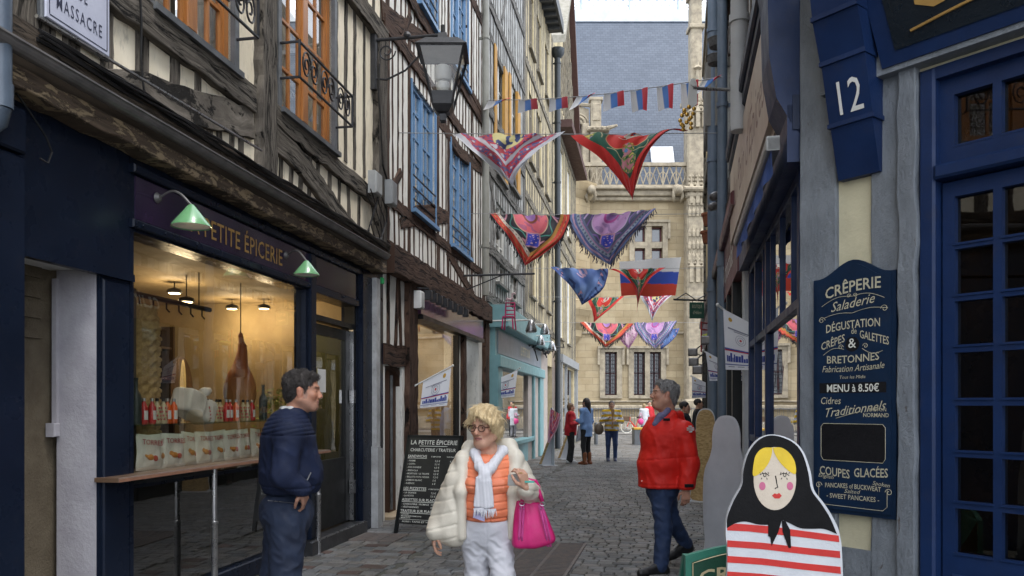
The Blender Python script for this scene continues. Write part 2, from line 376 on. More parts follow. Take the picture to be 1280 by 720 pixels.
def field_obj(name, f, lo, hi, h, mat, parent=None, origin=(0, 0, 0), colour=None, smoothit=1, **kw):
    V, Q = polygonise(f, lo, hi, h)
    for _ in range(smoothit):      # relax stair-steps
        S = np.zeros_like(V); C = np.zeros(len(V))
        for a in range(4):
            b = Q[:, (a+1) % 4]; np.add.at(S, Q[:, a], V[b]); np.add.at(C, Q[:, a], 1); np.add.at(S, b, V[Q[:, a]]); np.add.at(C, b, 1)
        V = V*.5+.5*S/np.maximum(C, 1)[:, None]
    me = bpy.data.meshes.new(name); me.from_pydata((V-np.array(origin)).tolist(), [], Q.tolist()) if False else _fast(me, V-np.array(origin), Q)
    me.materials.append(mat)
    if colour is not None:
        c = colour(V.astype(np.float32)); at_ = me.color_attributes.new('Col', 'FLOAT_COLOR', 'POINT'); at_.data.foreach_set('color', np.concatenate([c, np.ones((len(c), 1))], 1).astype(np.float32).ravel())
    o = bpy.data.objects.new(name, me); COL.objects.link(o); origin = Vector(origin); o.parent = parent
    o.location = origin-(wloc(parent) if parent else Vector((0, 0, 0))); WL[o] = origin
    return meta(o, **kw)
def _fast(me, V, Q):
    me.vertices.add(len(V)); me.vertices.foreach_set('co', V.astype(np.float32).ravel()); me.loops.add(Q.size); me.loops.foreach_set('vertex_index', Q.astype(np.int32).ravel())
    me.polygons.add(len(Q)); me.polygons.foreach_set('loop_start', (np.arange(len(Q))*4).astype(np.int32)); me.polygons.foreach_set('loop_total', np.full(len(Q), 4, np.int32))
    me.polygons.foreach_set('use_smooth', np.ones(len(Q), bool)); me.update(calc_edges=True); me.validate()
# ================================================================ frames and shared materials
FL = Frame((-3.6, 0), (.172, 1)); FR = Frame((.71, 0), (-.21, -1))
FC = Frame((1.672, 4.58), (.76, -1)); FE = Frame((0, 50), (1, 0))
def sL(px, n=0): return FL.pix(px, 508, n)[0]
def pts(F, l, n=0): return [F.pix(x, y, n) for x, y in l]
m_oakA = timber('weathered_grey_oak', (.034, .029, .024), (.115, .1, .083), (.27, .24, .2))
m_oakB = timber('brown_oak', (.024, .013, .01), (.08, .045, .031), (.16, .1, .072))
m_oakC = timber('silver_grey_oak', (.06, .058, .055), (.15, .146, .138), (.3, .29, .275))
m_oakD = timber('olive_grey_oak', (.08, .072, .055), (.19, .17, .135), (.34, .31, .25))
m_plA = pm('cream_limewash', (.86, .78, .62), (.76, .68, .52), 3, .9, .008, 30, dirt=.6, stretch=(2.4, 2.4, .7))
m_plB = pm('white_limewash', (.8, .79, .75), (.72, .71, .66), 3, .9, .008, 30, dirt=.55, stretch=(2.4, 2.4, .7))
m_plC = pm('grey_limewash', (.42, .43, .42), (.26, .27, .27), 4, .9, .008, 25, dirt=.45)
m_plD = pm('straw_limewash', (.52, .44, .27), (.38, .32, .2), 4, .9, .006, 30, dirt=.3)
m_navy = pm('navy_gloss_panel', (.0055, .009, .019), (.008, .013, .027), 2, .3, .0015, 8, dirt=.12, spec=.16)
m_black = pm('black_paint', (.006, .007, .008), (.012, .013, .014), 3, .4, .002, 60, spec=.25)
m_iron = pm('wrought_iron', (.012, .013, .016), (.03, .03, .034), 9, .45, .003, 80)
m_orange = pm('varnished_orange_wood', (.42, .17, .045), (.3, .11, .025), 3, .35, .002, 60, stretch=(6, 6, 1))
m_blue = pm('sky_blue_paint', (.15, .29, .5), (.115, .235, .41), 5, .5, .002, 60, dirt=.15)
m_zinc = pm('zinc_gutter', (.2, .19, .185), (.12, .115, .115), 5, .45, .003, 40, metal=.4)
m_steel = pm('brushed_steel', (.5, .5, .5), (.35, .35, .36), 8, .3, .001, 90, metal=.9)
m_glass = glassm(); m_glassd = glassm('dark_window_glass', (.55, .58, .6), 1.2)
m_white = pm('white_paint', (.72, .72, .7), (.62, .62, .6), 4, .5, .002, 60, dirt=.1)
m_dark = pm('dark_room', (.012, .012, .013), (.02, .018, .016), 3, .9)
m_curt = pm('net_curtain', (.55, .56, .55), (.3, .31, .31), 7, .9, stretch=(6, 6, 1))
m_cable = pm('black_cable', (.01, .01, .011), None, 5, .5, 0)
m_lead = pm('dull_lead', (.16, .17, .18), (.1, .105, .11), 6, .5, .004, 40, metal=.3)
m_gold = pm('dull_gold_lettering', (.42, .25, .07), (.34, .2, .06), 8, .5, 0)
def peel():
    m, nt, b = new_mat('peeling_ochre_beam'); co = coords(nt, 'Object', (1, 1, 3)); co2 = coords(nt, 'Object', (2, 2, 30))
    w = ramp(nt, noise(nt, co2, 1.5, 7, .7), [(.3, (.03, .02, .013)), (.7, (.13, .09, .06))])
    f = ramp(nt, noise(nt, co, 5, 9, .75, .4), [(.5, (0, 0, 0)), (.53, (1, 1, 1))])
    nt.links.new(mixc(nt, f, w, (.27, .2, .12)), b.inputs['Base Color']); b.inputs['Roughness'].default_value = .8
    bumpn(nt, b, f, .01, .8); return m
m_peel = peel()
def glazed(F, parent, s0, s1, z0, z1, n, mat, cols=2, rows=4, fw=.055, bar=.028, mul=.09, back='curtain', transom=None, bgm=None, name='window', glass=None):
    """a window in its opening: frame with mullion and glazing bars, pane, what hangs behind"""
    m = MB(); m.box(F, s0, s0+fw, z0, z1, n-.07, n); m.box(F, s1-fw, s1, z0, z1, n-.07, n)
    m.box(F, s0+fw, s1-fw, z0, z0+fw*1.3, n-.07, n-.002); m.box(F, s0+fw, s1-fw, z1-fw, z1, n-.07, n-.002)
    sm = (s0+s1)/2
    if cols > 1: m.bbox(F, sm-mul/2, sm+mul/2, z0+fw*1.3, z1-fw, n-.06, n+.012, .008)
    if transom: m.bbox(F, s0+fw, s1-fw, transom-.04, transom+.04, n-.06, n+.02, .008)
    half = [(s0+fw, sm-mul/2), (sm+mul/2, s1-fw)] if cols > 1 else [(s0+fw, s1-fw)]
    for a, b in half:
        m.box(F, a, a+.04, z0+fw*1.3, z1-fw, n-.055, n-.01); m.box(F, b-.04, b, z0+fw*1.3, z1-fw, n-.055, n-.01)
        for k in range(1, cols//2 if cols > 1 else 1): x = a+(b-a)*k/(cols//2); m.box(F, x-bar/2, x+bar/2, z0+fw, z1-fw, n-.05, n-.016)
        for k in range(1, rows): z = z0+(z1-z0)*k/rows; m.box(F, a+.04, b-.04, z-bar/2, z+bar/2, n-.048, n-.014)
    w = obj(name, m, mat, parent)
    g = MB(); g.box(F, s0+fw, s1-fw, z0+fw, z1-fw, n-.036, n-.032); obj('pane', g, glass or m_glass, w)
    c = MB()
    if back == 'curtain':
        k = 26; A = [F.P(s0+(s1-s0)*i/k, z0, n-.14-.025*math.sin(i*2.2)) for i in range(k+1)]; B = [F.P(s0+(s1-s0)*i/k, z1, n-.14-.025*math.sin(i*2.2+.5)) for i in range(k+1)]
        c.add(A+B, [(i, i+1, k+2+i, k+1+i) for i in range(k) if abs(i-k/2) > 2]); obj('curtain', c, m_curt, w)
    return w
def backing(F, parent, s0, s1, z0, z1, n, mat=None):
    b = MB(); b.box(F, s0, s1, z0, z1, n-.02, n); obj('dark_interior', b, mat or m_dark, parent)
# ================================================================ HOUSE A : grocery, grey timbers
hA = thing('half_timbered_house', 'cream half timbered house with grey oak beams above the navy grocery shopfront', 'house', FL.P(sL(250), 0, -3))
A0, A1 = -7.0, sL(479)                 # along the facade
ZS = 4.44
w1 = (FL.pix(187, 3)[0], FL.pix(288, 92)[0]); w2 = (FL.pix(347, 100)[0], FL.pix(414, 100)[0])
gl0, gl1 = sL(163), sL(381); dr0, dr1 = sL(394), sL(446); rc0, rc1 = sL(16), sL(124)
holesA = [(w1[0], w1[1], ZS, 6.35), (w2[0], w2[1], ZS, 6.35), (1.5, 2.7, ZS, 6.35), (-2.6, -1.5, ZS, 6.3)]
m = MB(); m.wall(FL, A0, A1, 3.62, 12.2, holesA, -.3, 0); obj('plaster_wall', m, m_plA, hA)
m = MB()
def T(F, mb, l, w, n0=-.05, n1=.03, ref=0, **k):     # timber measured in the photo: points + width (m)
    mb.strip(F, pts(F, l, ref), w, n0, n1, **k)
# horizontal members
T(FL, m, [(110, 88), (130, 96), (165, 107), (200, 122), (240, 136), (275, 143), (312, 156)], [.05, .12, .2, .26, .28, .27, .26], n1=.045, jit=.05, wob=.01, step=.11)
m.strip(FL, [(A0, ZS-.13), (sL(312), ZS-.13)], .24, -.05, .07, jit=.06, wob=.012)
m.strip(FL, [(sL(338), ZS-.11), (sL(478), ZS-.2)], .2, -.05, .06, jit=.08, wob=.012)
T(FL, m, [(337, 170), (372, 203), (420, 268), (446, 300)], .25, n1=.055, jit=.1, wob=.01)
m.strip(FL, [(A0, 6.5), (A1, 6.5)], .26, -.05, .08); m.strip(FL, [(A0, 7.25), (A1, 7.25)], .2, -.05, .05); m.strip(FL, [(A0, 9.6), (A1, 9.6)], .24, -.05, .08)
# big posts
for x, w, n in ((326, .27, .1), (471, .34, .09)): s = sL(x); m.strip(FL, [(s, 3.66), (s+.01, 6.4)], w, -.05, n, jit=.07, wob=.012)
for s in (-6, -3.8, -1, .6, 3.4): m.strip(FL, [(s, 3.66), (s, 6.4)], .25, -.05, .07)
for x, y0, y1, w in ((17, 0, 40, .12), (45, 0, 66, .15), (90, 0, 84, .15), (134, 0, 92, .12), (178, 14, 108, .15), (218, 62, 116, .12), (247, 88, 124, .09), (342, 0, 150, .1), (419, 0, 190, .12), (432, 0, 203, .09), (443, 0, 212, .085), (455, 0, 222, .08)):
    a = FL.pix(x, y0); b = FL.pix(x, y1); m.strip(FL, [(a[0], max(a[1], b[1]+.1)), (b[0]+random.uniform(-.02, .02), b[1])], w, -.05, .01+random.uniform(0, .006), jit=.12)
for x in (22, 62, 250, 262, 275, 289, 302, 350, 362, 374, 386, 398, 411, 424, 436, 448): # small studs below the sills
    s = sL(x); m.strip(FL, [(s, 3.64), (s+random.uniform(-.04, .06), 3.98 if x < 320 else 4.2)], .085, -.05, .009+.006*random.random(), jit=.14)
def field(mb, F, s0, s1, z0, z1, step, w, holes=(), lean=.03, n=.004):
    s = s0
    while s < s1:
        zz = [(z0, z1)]
        for h in holes:
            if h[0]-w/2 < s < h[1]+w/2: zz = [q for a, b in zz for q in ((a, min(b, h[2])), (max(a, h[3]), b)) if q[1]-q[0] > .12]
        for a, b in zz: d = random.uniform(-lean, lean)*(b-a); mb.strip(F, [(s, a), (s+d, b)], w*random.uniform(.8, 1.25), -.05, n+random.uniform(0, .006), jit=.12)
        s += step*random.uniform(.8, 1.2)
field(m, FL, A0+.2, 4.2, 3.66, ZS-.2, .33, .12); field(m, FL, A0+.2, 4.4, ZS, 6.4, .34, .12, holesA)
field(m, FL, A0+.2, A1, 6.6, 7.2, .33, .11); field(m, FL, A0+.2, A1, 7.3, 9.5, .34, .11); field(m, FL, A0+.2, A1, 9.7, 12.1, .34, .11)
obj('timber_frame', m, m_oakA, hA)
for s0, s1, a, b in holesA:
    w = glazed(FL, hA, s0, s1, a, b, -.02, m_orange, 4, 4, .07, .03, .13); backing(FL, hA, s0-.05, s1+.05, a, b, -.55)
    ml = MB(); ml.box(FL, s0-.06, s1+.06, a-.05, a, -.1, .1); ml.box(FL, s0-.07, s0, a, b, -.1, .045); ml.box(FL, s1, s1+.07, a, b, -.1, .045); obj('sill', ml, m_lead, w)
    # wrought iron guard rail
    r = MB(); P = FL.P; n = .24; z0, z1 = a+.28, a+.62
    for z in (z0, z1): r.tube([P(s0-.03, z, .04), P(s0-.03, z, n), P(s1+.03, z, n), P(s1+.03, z, .04)], .014, 6)
    for s in (s0-.03, s1+.03): r.tube([P(s, z0, n), P(s, z1+.02, n)], .014, 6)
    q = 3
    for i in range(q):
        c0 = s0+(s1-s0)*(i+.5)/q; hw = (s1-s0)/q*.42
        for sg in (-1, 1):
            pth = []
            for k in range(22): t = k/21; an = t*3.6*math.pi; rr = .115*(1-t*.8); pth.append(P(c0+sg*(hw*.5-rr*math.cos(an)*.9), (z0+z1)/2+rr*1.3*math.sin(an), n))
            r.tube(pth, .0095, 5)
    obj('iron_railing', r, m_iron, w)
# cornice zone above the shopfront
m = MB(); m.strip(FL, [(A0, 3.355), (sL(468), 3.355)], .12, 0, .165, jit=.08, wob=.008); obj('peeling_beam', m, m_peel, hA)
m = MB(); m.box(FL, A0, sL(470), 3.39, 3.66, 0, .15); m.strip(FL, [(A0, 3.6), (sL(470), 3.6)], .12, 0, .19, jit=.08); obj('fascia_board', m, timber('dark_oak_board', (.02, .016, .012), (.06, .046, .034), (.13, .1, .075)), hA)
m = MB(); g = [(math.cos(t)*.05, math.sin(t)*.05) for t in np.linspace(math.pi, 2*math.pi, 9)]
prof = [(x, z) for x, z in g]+[(x*.88, z*.88) for x, z in g[::-1]]
ga, gb = A0, sL(462)
for s in (ga, gb): m.v += [FL.P(s, 3.49+z, .225+x) for x, z in prof]
k = len(prof)
for i in range(k): m.face((i, (i+1) % k, k+(i+1) % k, k+i))
m.face(range(k)); m.face(range(2*k-1, k-1, -1))
m.tube([FL.P(ga, 3.495, .277), FL.P(gb, 3.495, .277)], .01, 6); obj('gutter', m, m_zinc, hA)
m = MB()
for i in range(7):
    base = 3.60+.009*i; off = .225-.008*abs(i-4); p = []
    for j in range(46): t = j/45; s = sL(8)*(1-t)+sL(468)*t; p.append(FL.P(s, base+.01*math.sin(j*.8+i*1.7)*(1 if i % 2 else .4)+.006*math.sin(j*.23*i), off+.012*math.sin(j*.6+i)))
    m.tube(p, .009 if i else .013, 5)
m.tube([FL.P(*FL.pix(x, y, .1), .1) for x, y in ((175, -10), (177, 30), (176, 75), (180, 112), (190, 138))], .008, 5)
m.tube([FL.P(*FL.pix(x, y, .1), .1) for x, y in ((20, 116), (36, 138), (58, 172), (65, 190), (60, 204), (50, 198))], .006, 5)
cb = obj('cable_bundle', m, m_cable, None, 'bundle of black cables strung along the beam over the navy grocery shopfront', 'cables', origin=FL.P(sL(200), 3.6, .2))
m = MB(); m.tube([FL.P(sL(8), 3.73, .19), FL.P(sL(300), 3.80, .2)], .012, 6)
obj('conduit', m, m_steel, cb)
# shopfront -----------------------------------------------------------
m = MB()
m.box(FL, A0, A1, 3.24, 3.7, -.25, -.005); m.box(FL, A0, rc0, 0, 3.24, -.2, .0); m.box(FL, rc0, rc1, 2.47, 3.24, -.2, 0); m.box(FL, rc1, gl0, 0, 3.24, -.2, 0)
m.box(FL, gl0, dr1, 2.78, 3.24, -.2, 0); m.box(FL, gl1, dr0, .16, 2.78, -.12, .01); m.box(FL, dr1, A1, 0, 3.24, -.2, 0)
m.bbox(FL, A0, rc0-.005, 0, 2.96, 0, .09, .012); m.bbox(FL, A0, rc0-.02, 2.97, 3.22, 0, .11, .012)
m.bbox(FL, rc1+.02, gl0-.03, .02, 2.4, 0, .02, .01); m.box(FL, rc0+.01, gl0, 2.42, 2.47, -.02, .035)
m.bbox(FL, gl0-.02, sL(389), 2.80, 2.86, 0, .04, .01); m.bbox(FL, gl0-.02, dr1, 3.18, 3.24, 0, .05, .01); m.bbox(FL, sL(386), dr1, 2.78, 2.86, .0, .035, .01)
m.bbox(FL, sL(384), sL(391), .16, 3.17, .01, .045, .008); m.bbox(FL, sL(448), sL(468), 0, 3.2, 0, .06, .01)
m.bbox(FL, gl0, gl1, .02, .17, -.1, .02, .01)
for x in (172, 200, 240, 296, 322, 382, 425, 450): p = FL.P(sL(x), 2.83 if x > 200 else 2.83, .045); m.ball(p, .011, 8, 5)
obj('shopfront', m, m_navy, hA)
m = MB(); m.box(FL, rc1-.004, rc1+.03, 0, 2.47, -.31, -.02); m.box(FL, rc1-.03, rc1-.006, 1.45, 2.4, -.325, -.29)
m.bbox(FL, rc1-.06, rc1-.006, 1.36, 1.45, -.345, -.28, .006)
m2 = pm('pale_lilac_render', (.38, .37, .4), (.3, .29, .32), 5, .8, .006, 40, dirt=.15); obj('passage_jamb', m, m2, hA)
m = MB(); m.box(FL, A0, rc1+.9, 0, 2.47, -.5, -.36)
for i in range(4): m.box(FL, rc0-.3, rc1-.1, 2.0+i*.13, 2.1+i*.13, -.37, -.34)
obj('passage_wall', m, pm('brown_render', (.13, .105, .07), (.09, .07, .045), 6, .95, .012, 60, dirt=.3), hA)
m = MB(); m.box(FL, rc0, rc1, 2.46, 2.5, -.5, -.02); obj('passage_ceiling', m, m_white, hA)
# fascia sign panel with its lettering
m = MB(); m.box(FL, sL(168), sL(388), 2.87, 3.17, 0, .012); m.box(FL, sL(393), sL(444), 2.87, 3.17, 0, .012)
fas = obj('fascia_panel', m, pm('purple_reflection_gloss', (.018, .012, .032), (.03, .014, .045), 1.5, .12, 0), hA)  # purple of a reflection put into the glossy panel colour
m = MB(); a, b = sL(227), sL(351)
V, _ = glyphs('LA PETITE ÉPICERIE', .22, .006, 0, 1.05); w = V[:, 0].max()
m.text(FL, (a+b)/2, 2.93, .016, 'LA PETITE ÉPICERIE', .22, 'C', .006, sx=(b-a)/w, sp=1.05); obj('lettering', m, m_gold, fas, recalc=False)
# display window
m = MB(); m.box(FL, gl0+.02, gl1-.01, .17, 2.78, -.05, -.042); obj('display_pane', m, glassm('shop_front_glass', (.95, .95, .92), 1.55), hA)
m = MB(); m.box(FL, gl0-.01, gl0+.03, .15, 2.8, -.1, .004); m.box(FL, gl0+.03, gl1, .98, 1.01, -.06, -.035); obj('window_frame', m, m_navy, hA)
# display room behind the glass
m = MB(); D = -3.0
iz = pm('warm_cream_room', (.34, .26, .14), (.22, .16, .085), 1.5, .8, .003, 20)
m.box(FL, gl0-.1, dr1+.8, .12, 2.95, D-.05, D); m.box(FL, gl0-.1, gl0-.05, .12, 2.95, D, -.21); m.box(FL, dr1+.3, dr1+.35, .12, 2.95, D, -.21)
m.box(FL, gl0-.1, dr1+.35, 2.9, 2.95, D, -.2); obj('shop_room', m, iz, hA)
m = MB(); m.box(FL, gl0-.05, dr1+.3, .1, .15, D, -.2); obj('shop_floor', m, pm('dark_floor_tile', (.05, .045, .04), None, 3, .3), hA)
m = MB(); m.box(FL, gl0+.02, gl1-.02, .17, 1.0, -.2, -.15); obj('dark_lower_panel', m, m_black, hA)  # black panel added behind the lower glass to make it look dark
m = MB(); m.box(FL, gl0, gl1-.02, 1.02, 1.06, -.75, -.07); obj('inner_shelf', m, pm('shelf_wood', (.22, .13, .06), (.16, .09, .04), 3, .5, stretch=(1, 1, 12)), hA)
m = MB(); m.box(FL, gl0+.02, gl1-.05, 1.415, 1.427, -.55, -.1); obj('glass_shelf', m, glassm('shelf_glass', (.75, .85, .8)), hA)
# back shelves with dark goods, seen dimly
m = MB()
for z in (1.1, 1.5, 1.9, 2.3): m.box(FL, gl1-.9, dr1+.2, z, z+.03, D+.02, D+.4)
for s in (gl1-.9, gl1+.1, dr1+.17): m.box(FL, s, s+.04, .15, 2.6, D+.02, D+.42)
for z in (1.1, 1.5, 1.9, 2.3):
    for k in range(26):
        s = gl1-.85+k*.1; m.lathe(FL.P(s, z+.03, D+.2), [(.035, 0), (.035, .16+.08*random.random()), (.012, .28), (.012, .3)], 8)
obj('back_shelving', m, pm('dark_walnut', (.05, .03, .018), None, 3, .5), hA)
rr = random.Random(12)
for i, (a, b, c, d) in enumerate(((gl0+.3, .5, 1.9, .5), (gl0+1.0, .35, 2.15, .28), (gl0+1.5, .3, 1.75, .6))): m = MB(); m.bbox(FL, a, a+b, c, c+d, D+.01, D+.05, .01); obj('wall_poster', m, pm('poster_%d' % i, ((.45, .4, .3), (.12, .05, .03), (.3, .3, .28))[i], ((.2, .1, .05), (.3, .2, .1), (.1, .12, .15))[i], 9, .6), hA)
m = MB(); m.box(FL, gl0+.1, gl1-.95, .15, 1.25, D+.02, D+.5)
for k in range(24): s = gl0+.15+k*.09; m.lathe(FL.P(s, 1.25, D+.3+.1*rr.random()), [(.035, 0), (.035, .12+.12*rr.random()), (.015, .26), (.015, .28)], 8)
obj('back_cabinet', m, MC['dark_walnut'], hA)
# door
m = MB(); m.box(FL, dr0, dr0+.05, .15, 2.78, -.14, -.01); m.box(FL, dr1-.05, dr1, .15, 2.78, -.14, -.01); m.box(FL, dr0, dr1, 2.5, 2.56, -.14, -.01)
m.bbox(FL, dr0+.06, dr0+.16, .17, 2.48, -.12, -.07, .006); m.bbox(FL, dr1-.2, dr1-.06, .17, 2.48, -.12, -.07, .006); m.box(FL, dr0+.16, dr1-.2, .17, .95, -.12, -.075); m.box(FL, dr0+.16, dr1-.2, 2.36, 2.48, -.12, -.073)
d = obj('shop_door', m, m_black, hA)
m = MB(); m.box(FL, dr0+.16, dr1-.2, .95, 2.36, -.1, -.094); obj('pane', m, glassm('green_glass', (.62, .72, .66), 1.6), d)
m = MB(); m.box(FL, dr1-.062, dr1-.05, .17, 2.5, -.07, -.02)
for z in (.5, 1.6): m.box(FL, dr1-.1, dr1-.03, z, z+.16, -.06, -.0)
obj('hinge_strip', m, m_steel, d)
m = MB(); m.box(FL, dr0+.28, dr0+.5, 1.72, 1.98, -.092, -.09); obj('notice', m, m_white, d)
m = MB(); m.box(FL, sL(376), dr1+.02, 0, .15, -.25, .13); obj('door_step', m, pm('black_stone', (.02, .021, .023), (.035, .036, .04), 7, .35, .003, 60), hA)
m = MB(); m.box(FL, sL(378), dr1, .15, .158, .09, .125); obj('step_edging', m, m_steel, hA)
m = MB(); m.box(FL, A0, A1, 12.0, 12.25, -.4, .55); obj('eave', m, m_oakA, hA)
# interior lamps
def ceiling_lamp(s, n, z, e=6):
    p = FL.P(s, z, n); t = thing('ceiling_lamp', None, 'lamp', p, 'round lamps under the grocery ceiling')
    m = MB(); m.lathe(p+Vector((0, 0, -.02)), [(.075, 0), (.08, .02), (.07, .04), (.02, .06)], 14); m.tube([p+Vector((0, 0, .04)), FL.P(s, 2.9, n)], .006, 5); obj('lamp_housing', m, m_black, t)
    m = MB(); m.lathe(p+Vector((0, 0, -.028)), [(.02, 0), (.06, .004), (.06, .008)], 14); obj('lamp_disc', m, emis('warm_lamp', (1, .78, .45), 9), t)
    l = bpy.data.lights.new('glow', 'POINT'); l.energy = e; l.color = (1, .76, .46); l.shadow_soft_size = .1; lo = bpy.data.objects.new('lamp_glow', l); COL.objects.link(lo); lo.parent = t; lo.location = (0, 0, -.12); return t
for (px, py, n, e), lab in zip(((218, 343, -1.5, 11), (233, 375, -1.1, 8), (290, 366, -1.6, 11), (330, 360, -1.2, 8), (405, 392, -1.2, 7)), ('nearest round ceiling lamp high inside the grocery window, by the basket', 'lower round ceiling lamp hanging above the wicker oval in the grocery window', 'middle round lamp under the grocery ceiling above the ham', 'round ceiling lamp in the grocery window just left of the door post', 'round ceiling lamp glowing behind the grocery door')):
    s, z = FL.pix(px, py, n); t = ceiling_lamp(s, n, min(z, 2.8), e); t['label'] = lab
# ================================================================ things on and behind the grocery window
def local_label(o, l): o['label'] = l; return o
# green wall lamps
def wall_lamp(px, py, sx, sy, r, h, lab):
    n = .32; s0, z0 = FL.pix(px, py, .06); s1, z1 = FL.pix(sx, sy, n)
    t = thing('wall_lamp', lab, 'lamp', FL.P(s0, z0, .02), 'green cone lamps over the grocery sign')
    m = MB(); m.lathe(FL.P(s0, z0, .0), [(.035, .012), (.04, .02), (.02, .045)], 12, FL.n)
    A, B = FL.P(s0, z0, .04), FL.P(s1, z1, n); p = [A]
    for i in range(1, 12): q = i/11; p.append(A.lerp(B, q*.93)+Vector((0, 0, .07*math.sin(q*math.pi*.95)-.0)))
    p.append(B); m.tube(p, .009, 6); obj('arm', m, m_zinc, t, smooth=40)
    m = MB(); m.lathe(B, [(.018, .0), (.03, -.012), (r, -h), (r+.004, -h-.012), (r-.003, -h-.01), (.024, -.02)], 28); obj('shade', m, [pm('green_enamel', (.16, .36, .17), (.12, .3, .13), 4, .25, 0, coat=.5)], t, smooth=35)
    m = MB(); m.lathe(B, [(r-.004, -h-.006), (.02, -.026)], 24); m.ball(B+Vector((0, 0, -h*.6)), .03, 10, 6); obj('shade_lining', m, pm('white_enamel', (.8, .8, .76), None, 4, .4, 0), t, smooth=35)
wall_lamp(203, 247, 239, 256, .135, .145, 'left green cone wall lamp partly covering the start of the grocery sign')
wall_lamp(362, 319, 383, 326, .12, .125, 'right green cone wall lamp between the grocery sign and the shop door')
# street name plate
s0, z0 = FL.pix(57, 28, .07); s1, z1 = FL.pix(137, 40, .07)
zb = FL.pix(57, 14, .07)[1]; zb2 = FL.pix(135, 66, .07)[1]; zb -= .03; zt = zb+.42
t = thing('street_sign', 'pale enamel street name plate reading MASSACRE on the timbered wall', 'sign', FL.P((s0+s1)/2, zb, .05))
m = MB(); m.bbox(FL, s0-.02, s1+.02, zb-.02, zt+.02, .03, .06, .008); obj('sign_backing', m, pm('dark_sign_edge', (.1, .11, .12), None, 4, .5), t)
m = MB(); m.bbox(FL, s0, s1, zb, zt, .06, .072, .006); obj('plate', m, pm('pale_lilac_enamel', (.48, .5, .6), (.42, .44, .54), 5, .35, .001, dirt=.1), t)
m = MB()
for a, b, c, d in ((s0+.03, s1-.03, zb+.025, zb+.031), (s0+.03, s1-.03, zt-.031, zt-.025), (s0+.025, s0+.031, zb+.03, zt-.03), (s1-.031, s1-.025, zb+.03, zt-.03)): m.box(FL, a, b, c, d, .07, .074)
W = s1-s0
for tx_, zz, ww in (('MASSACRE', zb+.09, W*.72), ('RUE', zb+.235, W*.24)):
    V, _ = glyphs(tx_, .115, .002, 0, 1.25); m.text(FL, (s0+s1)/2, zz, .0745, tx_, .115, 'C', .002, sx=ww/V[:, 0].max(), sp=1.25)
obj('lettering', m, pm('navy_print', (.03, .035, .07), None, 4, .5, 0), t, recalc=False)
# drainpipe at the left edge
m = MB(); s = sL(6, .2)-.03; n = .2
m.tube([FL.P(s, 3.15, n), FL.P(s, 11.8, n)], .055, 14); m.tube([FL.P(s, 3.12, n), FL.P(s, 3.25, n)], .062, 14); m.tube([FL.P(s, 3.13, n), FL.P(s, 3.06, n-.02), FL.P(s, 3.02, n-.1)], .055, 12)
for z in (3.9, 5.4, 7): m.tube([FL.P(s, z, n), FL.P(s, z+.05, n)], .061, 14); m.box(FL, s-.02, s+.02, z, z+.04, 0, n-.05)
obj('drainpipe', m, pm('painted_blue_grey_pipe', (.09, .12, .16), (.06, .08, .11), 4, .35, .002, dirt=.1), None, 'blue grey drainpipe ending above the navy pilaster at the left edge', 'drainpipe', smooth=40)
# outside counter
t = thing('street_counter', 'wooden ledge on steel legs under the grocery display window', 'counter', FL.P(sL(270), 0, .2))
m = MB(); a, b = sL(149, .16), sL(413, .16); m.bbox(FL, a, b, 1.065, 1.095, -.02, .16, .006); obj('counter_top', m, pm('varnished_counter_wood', (.13, .08, .05), (.09, .055, .034), 3, .35, .002, 60, stretch=(1, 1, 10)), t)
m = MB(); m.box(FL, a, b, 1.067, 1.087, .161, .166); obj('copper_edging', m, pm('copper_trim', (.5, .26, .17), (.36, .19, .13), 8, .35, .001, metal=.5), t)
m = MB(); m.box(FL, a+.3, a+1.15, 1.035, 1.06, .03, .15); m.box(FL, a+2.2, a+2.9, 1.035, 1.06, .03, .15); obj('bracket', m, m_black, t)
for x in (268, 398):
    p = FL.P(sL(x, .12), 0, .12); m = MB(); m.lathe(p, [(.07, 0), (.07, .012), (.026, .02), (.026, .62), (.03, .625), (.03, .64), (.021, .645), (.021, 1.06)], 14); obj('leg', m, m_steel, t, smooth=40)
# chip bags
def bag_mesh(w, h, d, seed):
    r = random.Random(seed); m = MB(); k, q = 14, 14
    def pt(i, j, sg):
        u = i/k*2-1; v = j/q; e = max(0, 1-u*u)**.5*max(0, math.sin(math.pi*min(1, max(0, v))))**.45
        return Vector((u*w/2*(1-.05*math.sin(v*math.pi)+.02*math.sin(9*v+seed)), sg*d/2*e*(1+.14*math.sin(5*u+7*v+seed)+.1*math.sin(11*v-4*u+seed*2)), v*h))
    m.v += [pt(i, j, -1) for j in range(q+1) for i in range(k+1)]; o = len(m.v); m.v += [pt(i, j, 1) for j in range(q+1) for i in range(k+1)]
    for j in range(q):
        for i in range(k): a = j*(k+1)+i; m.face((a, a+1, a+k+2, a+k+1)); m.face((o+a, o+a+k+1, o+a+k+2, o+a+1))
    return m
m_foil = pm('white_foil_bag', (.8, .77, .7), (.68, .65, .59), 9, .4, .003, 30, spec=.7)
m_red = pm('red_print', (.45, .02, .03), None, 4, .5, 0); m_crisp = pm('crisp_print', (.62, .3, .06), (.5, .18, .05), 20, .6, 0); m_tom = pm('tomato_print', (.5, .08, .04), None, 9, .6, 0)
